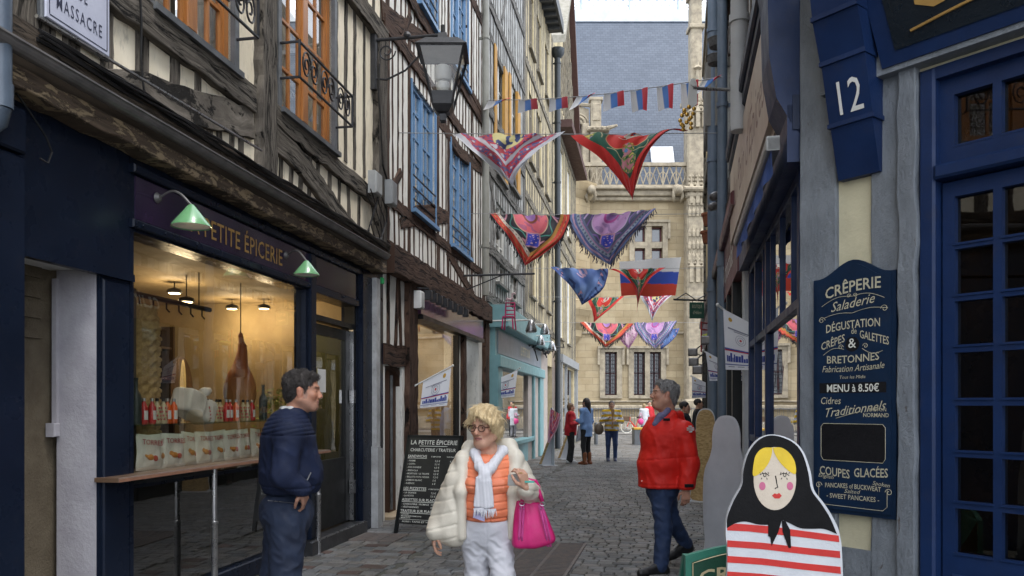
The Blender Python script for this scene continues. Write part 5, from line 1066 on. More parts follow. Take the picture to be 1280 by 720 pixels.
# projecting bar with the gilt hanging emblem
s, z = FR.pix(921, 113, .05); e = at(866, 110, -s*.9787-.05)
t = thing('shop_emblem', 'white plate and gilt ornament hung at the tip of a steel bar on the right', 'sign', FR.P(s, z, 0)); m = MB(); tip = Vector((e.x, e.y, z)); m.tube([FR.P(s, z, 0), tip], .02, 8); obj('bar', m, m_steel, t)
m = MB(); F = Frame((tip.x, tip.y), (1, .1)); m.prism(F, [(-.045, .06+z), (-.02, .11+z), (.02, .11+z), (.045, .06+z), (.05, z-.18), (-.07, z-.27)], -.012, .012); m.tube([F.P(0, z+.04, -.03), F.P(0, z+.04, .03)], .03, 12); obj('plate', m, m_white, t)
m = MB()
for i in range(16): m.ball(F.P(-.05+.07*math.sin(i*1.9)-i*.003, z-.22-.017*i, .012*math.cos(i)), .026, 7, 5, (1, .5, 1))
obj('gilt_ornament', m, pm('gilt', (.7, .42, .1), (.5, .28, .05), 9, .3, metal=.7), t, smooth=True)
# green hanging sign on its iron bracket
s, z = FR.pix(893, 376, .0); Yg = -s*.9787; e = at(842, 376, Yg-.2); t = thing('hanging_sign', 'small dark green shop sign hanging from an iron bracket on the right', 'sign', FR.P(s, z, 0))
m = MB(); A = FR.P(s, z, 0); B = Vector((e.x, e.y, z)); m.tube([A, B], .02, 6); m.tube([A.lerp(B, .95)+Vector((0, 0, .0)), A.lerp(B, .7)+Vector((0, 0, .14)), A.lerp(B, .45), A.lerp(B, .2)+Vector((0, 0, .12))], .012, 5)
ga, gb_ = at(862, 378, Yg-.1), at(880, 398, Yg-.1)
for x in (ga.x+.06, gb_.x-.06): m.tube([Vector((x, Yg-.1, z)), Vector((x, Yg-.1, ga.z))], .008, 4)
obj('bracket', m, m_iron, t); F = Frame((0, Yg-.1), (1, 0)); m = MB(); m.bbox(F, ga.x, gb_.x, gb_.z, ga.z, -.025, .025, .008); pl_ = obj('plate', m, pm('dark_green_sign', (.015, .08, .05), None, 4, .5), t)
m = MB(); cx_ = (ga.x+gb_.x)/2; ww = gb_.x-ga.x
for tt, zz_, w_ in (('LA', .34, .12), ('BOUTIQUE', .22, .7), ("d'Hélène", .09, .6)): V, _ = glyphs(tt, .1, .004, 0, 1); m.text(F, cx_, gb_.z+zz_*.95, .028, tt, .1, 'C', .004, sx=ww*w_/V[:, 0].max())
obj('lettering', m, m_let, pl_, recalc=False)
# hanging red chairs and arm spots of the shop on the right
s0 = sR(899); t = thing('hanging_chair_display', 'small red framed chair with bright cushions fixed high on the right row', 'chair', FR.P(s0, 3.1, .3)); F = Frame(at(891, 430, 14.2).to_2d(), (.75, .65))
m = MB(); zc = at(891, 440, 14.2).z
for a in (-.16, .16):
    for b_ in (-.13, .13): m.tube([F.P(a, zc, b_), F.P(a, zc+(.54 if b_ < 0 else .27), b_)], .015, 5)
    m.tube([F.P(a, zc+.27, -.13), F.P(a, zc+.27, .13)], .015, 5)
for h_ in (.27, .4, .52): m.tube([F.P(-.16, zc+h_, -.13), F.P(.16, zc+h_, -.13)], .014, 5)
m.tube([F.P(-.16, zc+.27, .13), F.P(.16, zc+.27, .13)], .015, 5); obj('chair_frame', m, pm('dark_red_paint', (.3, .02, .02), None, 4, .5), t)
m = MB(); m.ball(F.P(-.08, zc+.276, 0), .15, 12, 8, (1, 1, .35)); obj('cushion', m, pm('lime_cushion', (.35, .42, .04), None, 5, .8), t, smooth=True); m = MB(); m.ball(F.P(.1, zc+.33, 0), .085, 12, 8, (1, 1, .35)); obj('cushion', m, pm('magenta_cushion', (.4, .02, .15), None, 5, .8), t, smooth=True)
for i, (x, y, lab) in enumerate(((866, 440, 'uppermost arm spotlight of the cluster on the right row'), (867, 452, 'second arm spotlight of the cluster on the right row'), (872, 462, 'lowest arm spotlight of the cluster on the right row'), (883, 425, 'arm spotlight closest to the red display chair'))):
    Y = 16-.8*i; e = at(x, y, Y); w_ = None; sp_ = -Y/.9787; A = FR.P(sp_, e.z+.5, 0); t = thing('arm_spotlight', lab, 'spotlight', A, 'arm spotlights on the right row'); m = MB(); m.tube([A, FR.P(sp_, e.z+.2, .2), e], .014, 5); m.tube([FR.P(sp_, e.z-.2, 0), e], .01, 5); obj('arm', m, m_iron, t)
    m = MB(); m.bbox(Frame((e.x, e.y), (1, -.3)), -.09, .09, e.z-.08, e.z+.07, -.06, .06, .02); obj('lamp_head', m, m_zinc, t)
# ================================================================ PALACE closing the street
m_stone = bricky('palace_ashlar', (.47, .385, .25), (.37, .3, .19), (.3, .24, .155), .95, .42, .012, .85, .01, axes='XZ', warp=.01, blot=(.78, .74, .68), spec=.2)
m_carv = pm('carved_limestone', (.37, .315, .225), (.22, .185, .135), 3, .9, .03, 9, dirt=.35)
m_slate = bricky('palace_slate', (.095, .115, .15), (.075, .093, .125), (.05, .062, .085), .36, .2, .014, .6, .01, axes='XZ', warp=.015, blot=(.82, .84, .86), spec=.3)
E = FE; q = lambda x, y, n=0: E.pix(x, y, n)
pal = thing('palace', 'pale limestone gothic palace with a steep slate roof closing the street', 'palace', (6, 50, 0))
X0, X1 = -26, 36
win = [(q(756, 0)[0], q(771, 0)[0], q(0, 494)[1], q(0, 440)[1]), (q(792, 0)[0], q(806, 0)[0], q(0, 494)[1], q(0, 440)[1]), (q(812, 0)[0], q(826, 0)[0], q(0, 494)[1], q(0, 440)[1])]
cw = (q(793, 0)[0], q(828, 0)[0], q(0, 330)[1], q(0, 283)[1])
extra = [(win[0][0]+d, win[0][1]+d, win[0][2], win[0][3]) for d in (-14, -9.3, -4.6, 13, 17)]
m = MB(); m.wall(E, X0, X1, 0, 14.6, win+extra+[cw], -.8, 0); obj('ashlar_wall', m, m_stone, pal)
m = MB(); zc = q(0, 252)[1]
for z, h, n in ((.0, .9, .25), (q(0, 512)[1], .28, .3), (q(0, 503)[1], .12, .18), (zc, .25, .3), (zc+.25, .35, .5), (zc+.6, .2, .75), (q(0, 418)[1], .16, .12)): m.bbox(E, X0, X1, z, z+h, -.1, n, .05)
def surround(a, b, c, d, w=.32, hood=True):
    m.box(E, a-w, a, c, d, -.1, .12); m.box(E, b, b+w, c, d, -.1, .12); m.box(E, a-w, b+w, d, d+.22, -.1, .13); m.box(E, a-w, b+w, c-.2, c, -.1, .2)
    if hood: m.box(E, a-w-.12, b+w+.12, d+.22, d+.36, -.1, .28); m.box(E, a-w-.14, a-w, d-.8, d+.3, -.1, .24); m.box(E, b+w, b+w+.14, d-.8, d+.3, -.1, .24)
for w_ in [win[0]]+extra: surround(*w_)
surround(win[1][0], win[2][1], win[1][2], win[1][3]); m.box(E, win[1][1], win[2][0], win[1][2], win[1][3], -.3, .1)
surround(*cw); cx = (cw[0]+cw[1])/2; cz = (cw[2]+cw[3])/2
m.box(E, cx-.2, cx+.2, cw[2], cw[3], -.35, .05); m.box(E, cw[0], cw[1], cz-.18, cz+.2, -.35, .04); obj('stone_mouldings', m, m_carv, pal)
def pw(a, b, c, d, grille):
    m = MB(); f = .09
    for (x0, x1, z0, z1) in ((a, a+f, c, d), (b-f, b, c, d), (a, b, c, c+f), (a, b, d-f, d)): m.box(E, x0, x1, z0, z1, -.42, -.34)
    if grille: m.box(E, (a+b)/2-.03, (a+b)/2+.03, c, d, -.4, -.35); m.box(E, a, b, (c+d)/2, (c+d)/2+.06, -.4, -.35)
    w = obj('window', m, pm('oxblood_window_paint', (.1, .018, .02), None, 4, .5), pal); m = MB(); m.box(E, a, b, c, d, -.46, -.44); obj('pane', m, pm('smooth_dark_glass' if not grille else 'rough_dark_glass', (.03, .035, .045), None, 3, .08 if not grille else .15, spec=1, coat=1), w)  # both kinds of pane share one dark colour, grilled ones are rougher
    if grille:
        m = MB()
        for i in range(1, 6): x = a+(b-a)*i/6; m.tube([E.P(x, c, -.05), E.P(x, d, -.05)], .018, 4)
        for i in range(1, 11): z = c+(d-c)*i/11; m.box(E, a, b, z-.012, z+.012, -.07, -.03)
        obj('grille', m, m_iron, w)
for w_ in win+extra: pw(*w_, True)
for a, b in ((cw[0], cx-.2), (cx+.2, cw[1])):
    for c, d in ((cw[2], cz-.18), (cz+.2, cw[3])): pw(a, b, c, d, False)
# roof, crest, roof light
Yr0, Yr1 = 50.9, 58.5; zr0, zr1 = 14.9, CAMZ+.487*58.5
m = MB(); m.add([(X0, Yr0, zr0), (X1, Yr0, zr0), (X1, Yr1, zr1), (X0, Yr1, zr1), (X1, Yr1+9, zr0), (X0, Yr1+9, zr0)], [(0, 1, 2, 3), (3, 2, 4, 5), (0, 3, 5), (1, 4, 2), (0, 5, 4, 1)]); obj('slate_roof', m, m_slate, pal)
m = MB(); m.box(Frame((0, Yr1), (1, 0)), X0, X1, zr1-.5, zr1+.35, -.3, .35); obj('ridge_lead', m, pm('pale_ridge_lead', (.5, .54, .58), (.42, .46, .5), 2, .5), pal)
m = MB(); Fr = Frame((0, Yr1), (1, 0)); m.tube([Fr.P(X0, zr1+1.25), Fr.P(X1, zr1+1.25)], .05, 5)
for x in np.arange(-8, 24, .62):
    m.tube([Fr.P(x, zr1+.35), Fr.P(x+.31, zr1+.85), Fr.P(x+.62, zr1+.35)], .035, 4); m.tube([Fr.P(x, zr1+1.25), Fr.P(x+.31, zr1+.75), Fr.P(x+.62, zr1+1.25)], .035, 4)
for x in np.arange(-5.6, 24, 3.55): m.tube([Fr.P(x, zr1+.2), Fr.P(x, zr1+1.5), Fr.P(x, zr1+2.3)], [.1, .1, .03], 6); m.ball(Fr.P(x, zr1+1.75), .16, 8, 6)
obj('ridge_crest', m, pm('verdigris_lead', (.4, .46, .5), None, 2, .5), pal)
sl = (Yr1-Yr0)/(zr1-zr0); a = at(813, 206, 52.5); b = at(841, 183, 52.5); m = MB()
yy = lambda z: Yr0+(z-zr0)*sl-.12
m.hexa([Vector((a.x, yy(a.z)-.1, a.z)), Vector((b.x, yy(a.z)-.1, a.z)), Vector((b.x, yy(a.z)+.2, a.z)), Vector((a.x, yy(a.z)+.2, a.z)), Vector((a.x, yy(b.z)-.1, b.z)), Vector((b.x, yy(b.z)-.1, b.z)), Vector((b.x, yy(b.z)+.2, b.z)), Vector((a.x, yy(b.z)+.2, b.z))]); obj('roof_light', m, pm('white_roof_light', (.75, .77, .8), None, 3, .3), pal)
# balustrade with fan tracery
m = MB(); zb, zt = q(0, 237)[1], q(0, 211)[1]; n = .55
m.box(E, X0, X1, zt, zt+.22, n-.2, n+.08); m.box(E, X0, X1, zb-.05, zb+.14, n-.2, n+.08); stp = .82
for i in range(-16, 40):
    x = i*stp+3.6
    if x > 15: break
    H_ = zt-zb-.14; P = E.P; z0 = zb+.14
    m.tube([P(x, z0, n-.05), P(x, zt, n-.05)], .06, 5)
    for sg in (-1, 1): m.tube([P(x, z0, n-.05), P(x+sg*.14, z0+H_*.4, n-.05), P(x+sg*stp*.5, zt, n-.05)], .045, 5); m.tube([P(x+sg*stp*.5, z0+.05, n-.05), P(x+sg*stp*.3, z0+H_*.5, n-.05), P(x, z0+H_*.75, n-.05)], .035, 4)
obj('balustrade', m, m_carv, pal)
def crocket(mb, F, s, z0, z1, n, w, k=7):
    for i in range(k):
        z = z0+(z1-z0)*i/k; ww = w*(1-i/k)+.05
        for sg in (-1, 1): mb.ball(F.P(s+sg*ww, z, n), .09, 6, 4, (1, 1, 1.2))
# buttress with pinnacle on the right
m = MB(); a, b = q(858, 0, .8)[0], q(884, 0, .8)[0]; c = (a+b)/2; zc2 = q(0, 240, 1)[1]
m.bbox(E, a, b, 0, zc2, -.2, 1.0, .12); m.bbox(E, a-.25, b+.25, zc2, zc2+.3, -.2, 1.35, .1); m.bbox(E, a-.12, b+.12, zc2-.35, zc2, -.2, 1.15, .1); m.bbox(E, a-.2, b+.2, 0, 2.0, -.2, 1.3, .1)
m.bbox(E, a+.05, b-.05, zc2+.3, q(0, 140)[1], -.2, .9, .1); t0_, t1_ = q(863, 0, .5)[0], q(877, 0, .5)[0]; zp = q(0, 140)[1]
m.bbox(E, t0_, t1_, zp, zp+14, -.1, .7, .08); m.bbox(E, t0_-.12, t1_+.12, q(0, 42)[1], q(0, 37)[1], -.2, .85, .04); m.bbox(E, t0_-.15, t1_+.15, q(0, 3)[1], q(0, -3)[1], -.2, .9, .04)
for zz_, w_ in ((zp, .75), (zc2+.6, .8), (q(0, 330)[1], .7)):
    for s in (a+.25, c, b-.25):
        m.lathe(E.P(s, zz_-1.3, 1.02), [(.16, 0), (.16, .9), (.22, .95), (.1, 1.2), (.02, 2.0)], 4); crocket(m, E, s, zz_-.35, zz_+.6, 1.02, .12, 4)
for y_ in (300, 315, 330, 262, 275): 
    for s in np.linspace(a+.15, b-.15, 5): m.lathe(E.P(s, q(0, y_)[1], 1.0), [(.12, 0), (.14, .3), (.05, .5), (.01, .75)], 4)
obj('buttress', m, m_carv, pal)
m = MB(); s = q(887, 0)[0]; z = q(0, 100)[1]; m.lathe(E.P(s, z-8, .2), [(.6, 0), (.6, 6), (.75, 6.1), (.5, 6.4), (.45, 8.5), (.6, 8.6), (.3, 9), (.05, 11.2)], 8); crocket(m, E, s, z+.8, z+3, .2, .4, 8); m.lathe(E.P(c, zp+1.2, 1.0), [(.12, 0), (.1, 1.0), (.3, 1.1), (.1, 1.3), (.02, 2)], 6); m.box(E, t0_-.6, t1_+.4, zp+.1, zp+.35, .3, .8); obj('pinnacle', m, m_carv, pal)
# corbelled turret, dormer and pinnacle on the left
m = MB(); tx0 = q(704, 0)[0]; prof = [(.3, 4.6), (.8, 5.2), (.85, 5.5), (1.2, 5.9), (1.25, 6.3), (1.6, 6.7), (1.65, 7.1), (1.9, 7.5), (1.9, 8.0), (1.75, 8.1), (1.75, 14.3), (1.95, 14.5), (2.2, 15.1), (2.2, 15.3)]
m.lathe((tx0, 50.2, 0), prof, 8); obj('turret', m, m_stone, pal, smooth=25)
m = MB(); a, b = q(710, 0)[0], q(737, 0)[0]; zt2 = q(0, 137)[1]; ac = (a+b)/2; rr_ = (b-a)/2-.25; z0 = 15.2; zs_ = zt2-rr_-.3
F2 = Frame((0, 50.6), (1, 0)); ou = [(a, z0), (a+.45, z0), (a+.45, zs_)]+[(ac+(rr_-.2)*math.cos(t), zs_+(rr_-.2)*math.sin(t)) for t in np.linspace(math.pi, 0, 14)]+[(b-.45, zs_), (b-.45, z0), (b, z0), (b, zs_+rr_+.5), (a, zs_+rr_+1.0)]
m.prism(F2, ou, -.8, .1)
for rq, nn in ((rr_-.2, .2), (rr_-.0, .28), (rr_+.2, .2)): m.tube([F2.P(ac+rq*math.cos(t), zs_+rq*math.sin(t), nn-.1) for t in np.linspace(math.pi, 0, 20)], .08, 5)
for s in (a+.2, b-.2): m.bbox(F2, s-.22, s+.22, z0, zs_, 0, .3, .05)
m.tube([F2.P(b+.5-.5*t*6, zt2+.4-.0*t+2.0*t*t*.3, .2) for t in np.linspace(0, 1, 8)], .12, 5)
obj('dormer', m, m_carv, pal); m = MB(); m.box(F2, a+.4, b-.4, z0, zs_+rr_, -.5, -.45); 
obj('dormer_glass', m, pm('rough_dark_glass', (.03, .035, .045)), pal)
m = MB(); a, b = q(738, 0)[0], q(753, 0)[0]; m.bbox(F2, a, b, 15.0, q(0, 163)[1], -.3, .5, .06); m.bbox(F2, a-.2, b+.45, q(0, 163)[1], q(0, 158)[1], -.3, .7, .06); m.bbox(F2, a+.05, b-.05, q(0, 158)[1], q(0, 122)[1], -.2, .45, .05); m.bbox(F2, a-.05, b+.05, q(0, 124)[1], q(0, 120)[1], -.2, .5, .03)
m.bbox(F2, a+.15, b-.15, q(0, 150)[1], q(0, 128)[1], .44, .52, .04); m.tube([F2.P(b+.3, q(0, 160)[1], .5), F2.P(b+.9, q(0, 160)[1]+.1, .8)], [.16, .08], 6)
for s in np.linspace(a+.1, b+.3, 4): m.ball(F2.P(s, q(0, 160)[1], .72), .1, 6, 4)
obj('carved_pier', m, m_carv, pal)
for i, x in enumerate((738, 847)):   # gargoyles
    s, z = q(x, 236, .8); m = MB(); m.tube([E.P(s, z+.1, .5), E.P(s, z-.1, .9), E.P(s+.05, z-.25, 1.3)], [.3, .34, .2], 8); m.ball(E.P(s, z-.2, 1.4), .24, 8, 6)
    for sg in (-1, 1): m.tube([E.P(s+sg*.2, z, .9), E.P(s+sg*.28, z-.5, 1.0), E.P(s+sg*.2, z-.8, .7)], [.12, .1, .06], 6)
    obj('gargoyle', m, m_carv, pal, smooth=True)
# railing in front of the palace
m = MB(); Ff = Frame((0, 48), (1, 0)); 
for z in (.15, 1.42): m.tube([Ff.P(-10, z), Ff.P(20, z)], .03, 5)
for x in np.arange(-3.5, 15, .155): m.tube([Ff.P(x, .0), Ff.P(x, 1.5)], .015, 4)
m.box(Ff, -10, 20, 0, .08, -.1, .1)
obj('iron_fence', m, pm('grey_iron_bars', (.1, .1, .1), None, 4, .5), None, 'plain grey iron railing running in front of the stone palace', 'fence')
# ================================================================ GROUND
def moss(nt, co, col):
    f = ramp(nt, noise(nt, co, 1.3, 6, .7), [(.5, (0, 0, 0)), (.72, (.5,)*3)]); f2 = ramp(nt, noise(nt, co, 40, 3), [(.45, (0, 0, 0)), (.6, (1, 1, 1))])
    k = N(nt, 'ShaderNodeMath', operation='MULTIPLY'); nt.links.new(f, k.inputs[0]); nt.links.new(f2, k.inputs[1])
    return mixc(nt, k.outputs[0], col, (.075, .078, .04))
m = MB(); m.add([(-40, -15, 0), (60, -15, 0), (60, 120, 0), (-40, 120, 0)], [(0, 1, 2, 3)]); obj('street', m, pm('sandy_joint_bed', (.1, .095, .078), (.06, .06, .045), 5, .95, .006, 40), kind='structure', origin=(0, 0, 0))
def sheet(name, mat, pp, z): m = MB(); m.add([(x, y, z) for x, y in pp], [tuple(range(len(pp)))]); return obj(name, m, mat, kind='structure', origin=(0, 0, z))
sheet('plaza_kerb', pm('pale_kerb_stone', (.3, .29, .27), (.24, .23, .21), 3, .6), [(-12, 44.5), (22, 44.5), (22, 44.9), (-12, 44.9)], .03)
sheet('plaza_pavement', pm('pale_plaza_paving', (.22, .21, .195), (.17, .165, .155), 2, .6), [(-12, 44.9), (22, 44.9), (22, 50), (-12, 50)], .03)
def setts():
    """every stone laid as its own worn block in one pavement mesh; colours differ stone by stone"""
    rr = np.random.RandomState(11); V = []; Q = []; CC = []; sd_ = Vector((.19, 1, 0)).normalized(); ac = Vector((sd_.y, -sd_.x, 0))
    def stone(t, c, lt, lc, col, seed):
        g_ = .009; b = .012; h = .012+rr.uniform(-.003, .003); ti = rr.uniform(-.014, .014, 2); k = len(V)
        J = rr.uniform(-.006, .006, (4, 2))
        for lev, (ins, z) in enumerate(((g_/2, -.01), (g_/2+.002, h-.006), (g_/2+b, h))):
            for i, (a, e) in enumerate(((0, 0), (1, 0), (1, 1), (0, 1))):
                x = c+(ins if a == 0 else lc-ins)+J[i, 0]; y = t+(ins if e == 0 else lt-ins)+J[i, 1]; p = sd_*y+ac*x; V.append((p.x, p.y, z+(ti[0]*(a-.5)*lc+ti[1]*(e-.5)*lt if lev else 0))); CC.append(col)
        for l in (0, 4):
            for i in range(4): j = (i+1) % 4; Q.append((k+l+i, k+l+j, k+l+4+j, k+l+4+i))
        Q.append((k+8, k+9, k+10, k+11))
    def colour(kind):
        v = rr.uniform(.11, .235); w = rr.uniform(-.012, .012); c = np.array((v*1.02+w, v*.99, v*.95-w))
        if kind == 1 and rr.rand() < .07: c = np.array((.13, .08, .065))*rr.uniform(.7, 1.2)
        if kind == 2: c = c*.95+.01
        return c
    y = 2.0
    while y < 44.4:
        lt = rr.uniform(.1, .135)*(1 if y < 22 else 1.7); off = .12*math.sin(y*.35)
        L0 = -3.75+.0*y; L1 = 1.05; x = -3.7+rr.uniform(0, .15); big = 1.35
        while x < (3.9 if y > 24 else L1):
            lc = rr.uniform(.11, .2)*(1 if y < 22 else 1.7)
            if x > -2.6 or y > 24: stone(y+.02*math.sin(x*1.7+y*.2), x, lt, lc, colour(0), 0)
            x += lc
        y += lt
    y = 2.0
    while y < 38:                      # broad worn flags along the left fronts
        lt = rr.uniform(.12, .18)*(1 if y < 22 else 1.6); x = -4.1
        while x < -2.62: lc = rr.uniform(.14, .27); lc = min(lc, max(.08, -2.6-x)); (y < 24) and stone(y, x, lt, lc, colour(1), 1); x += lc
        y += lt
    for x0 in (1.06, 1.25, 1.46, 1.68, 1.87, 2.08, 2.28, 2.5, 2.72, 2.95):   # courses laid lengthwise along the right fronts
        y = 2.0+rr.rand()*.2; w_ = .19 if x0 < 1.8 else .205
        while y < 24: ln_ = rr.uniform(.17, .3); stone(y, x0, ln_, w_, colour(2), 2); y += ln_
    V_ = np.array(V); Q_ = np.array(Q); me = bpy.data.meshes.new('street_setts'); _fast(me, V_, Q_); me.polygons.foreach_set('use_smooth', np.zeros(len(Q_), bool))
    a_ = me.color_attributes.new('Col', 'FLOAT_COLOR', 'POINT'); a_.data.foreach_set('color', np.concatenate([np.array(CC), np.ones((len(CC), 1))], 1).astype(np.float32).ravel())
    m, nt, b = new_mat('worn_granite'); at_ = N(nt, 'ShaderNodeVertexColor'); at_.layer_name = 'Col'; co = coords(nt); f1 = noise(nt, co, 1.1, 6, .65); f2 = noise(nt, co, 45, 8, .75)
    c = mixc(nt, ramp(nt, f2, [(.3, (0, 0, 0)), (.7, (.75,)*3)]), at_.outputs[0], mixc(nt, 1, at_.outputs[0], (.45, .45, .45), 'MULTIPLY')); c = mixc(nt, ramp(nt, f1, [(.4, (0, 0, 0)), (.65, (.6,)*3)]), c, mixc(nt, 1, c, (.62, .6, .56), 'MULTIPLY')); c = moss(nt, co, c)
    sp_ = ramp(nt, noise(nt, co, 9, 2, .5), [(.7, (0, 0, 0)), (.73, (1, 1, 1))]); c = mixc(nt, sp_, c, (.045, .04, .035))
    nt.links.new(c, b.inputs['Base Color']); nt.links.new(ramp(nt, f1, [(.35, (.42,)*3), (.65, (.7,)*3)]), b.inputs['Roughness']); bumpn(nt, b, f2, .006, .8); me.materials.append(m)
    o = bpy.data.objects.new('street_setts', me); COL.objects.link(o); o.location = (0, 0, .004); meta(o, kind='structure')
setts()
# grates
def grate(lab, c, hw, hl, ang_, bars):
    t = thing('drain_grate', lab, 'grate', (c[0], c[1], .01)); F = Frame(c, (math.sin(ang_), math.cos(ang_))); m = MB()
    z0, z1 = .016, .03
    def bar(a, b, e, f): m.box(F, a, b, z0, z1, e, f)
    for i in range(bars+1): s = -hl+2*hl*i/bars; bar(s-.007, s+.007, -hw, hw)
    for e in np.linspace(-hw, hw, 4): bar(-hl, hl, e-.015, e+.015)
    obj('bars', m, pm('rusty_iron', (.2, .155, .13), (.13, .12, .115), 14, .6, .003, 60), t); m = MB(); m.box(F, -hl, hl, .008, .0215, -hw, hw); obj('dark_pit', m, m_dark, t)
g = lambda x, y: (at(x, y, 1560/(y-508)).x, 1560/(y-508))
grate('large rusty iron grate in the setts behind the woman in the cream coat', (.18, 8.0), .44, 1.05, .2, 34)
grate('small iron grate in the paving near the black menu board', (g(474, 674)[0], g(474, 674)[1]), .26, .26, .2, 14)
# bollard, planter, bicycle
p = at(745, 556, 32.5); m = MB(); m.lathe((p.x, p.y, 0), [(.08, 0), (.08, .85), (.06, .9), (.02, .92)], 14); obj('bollard', m, pm('dark_grey_metal', (.09, .1, .11), None, 4, .4), None, 'plain dark grey bollard beside the woman in the blue cardigan', 'bollard', smooth=40)
p = at(800, 556, 32.5); t = thing('planter_box', 'grey box planter with a yellow rim in front of the bicycle', 'planter', (p.x, p.y, 0)); Fp = Frame((p.x, p.y), (1, 0))
m = MB(); m.bbox(Fp, -.28, .35, 0, .62, -.3, .3, .02); obj('box', m, pm('grey_metal_box', (.12, .13, .14), None, 4, .5), t); m = MB(); m.bbox(Fp, -.29, .36, .62, .7, -.31, .31, .01); obj('rim', m, pm('yellow_rim', (.6, .36, .04), None, 4, .5), t)
bx, by = at(783.5, 540, 46).x, 46; t = thing('bicycle', 'red city bicycle with white tyres and a basket parked at the palace railing', 'bicycle', (bx, by, 0)); V = lambda x, z, y=0: Vector((bx+x, by+y, z))
m_wt = pm('white_tyre', (.6, .58, .5), None, 4, .7)
for x in (0, 1.08):
    m = MB(); m.tube([V(x+.33*math.cos(a), .36+.33*math.sin(a)) for a in np.linspace(0, 2*math.pi, 28)], .026, 6); w = obj('wheel', m, m_wt, t)
    m = MB()
    for a in np.linspace(0, math.pi, 9)[:-1]: m.tube([V(x+.32*math.cos(a), .36+.32*math.sin(a)), V(x-.32*math.cos(a), .36-.32*math.sin(a))], .004, 3)
    m.tube([V(x, .36, -.05), V(x, .36, .05)], .03, 8); obj('spokes', m, m_steel, w)
m = MB(); r_ = .026; m.tube([V(0, .36), V(.17, .72), V(.2, .95)], r_, 6); m.tube([V(.18, .75), V(.52, .38)], r_, 6); m.tube([V(.2, .62), V(.55, .32)], r_, 6); m.tube([V(.52, .33), V(.66, .85)], r_, 6); m.tube([V(.53, .34), V(1.08, .36)], .018, 6); m.tube([V(.63, .7), V(1.08, .36)], .016, 6); obj('frame', m, pm('red_bicycle_paint', (.6, .05, .03), None, 4, .3, coat=.5), t)
m = MB(); m.tube([V(.2, .93), V(.2, 1.05), V(.22, 1.08, -.25), V(.38, 1.05, -.3)], .014, 5); m.tube([V(.2, 1.05), V(.22, 1.08, .25), V(.38, 1.05, .3)], .014, 5); obj('handlebar', m, m_steel, t)
m = MB(); m.ball(V(.7, .93), .13, 10, 6, (1.2, .7, .45)); obj('saddle', m, m_black, t); m = MB(); Fb = Frame((bx-.02, by), (1, 0)); m.bbox(Fb, -.17, .17, .72, 1.0, -.17, .17, .02); obj('basket', m, pm('dark_wicker', (.1, .055, .025)), t)
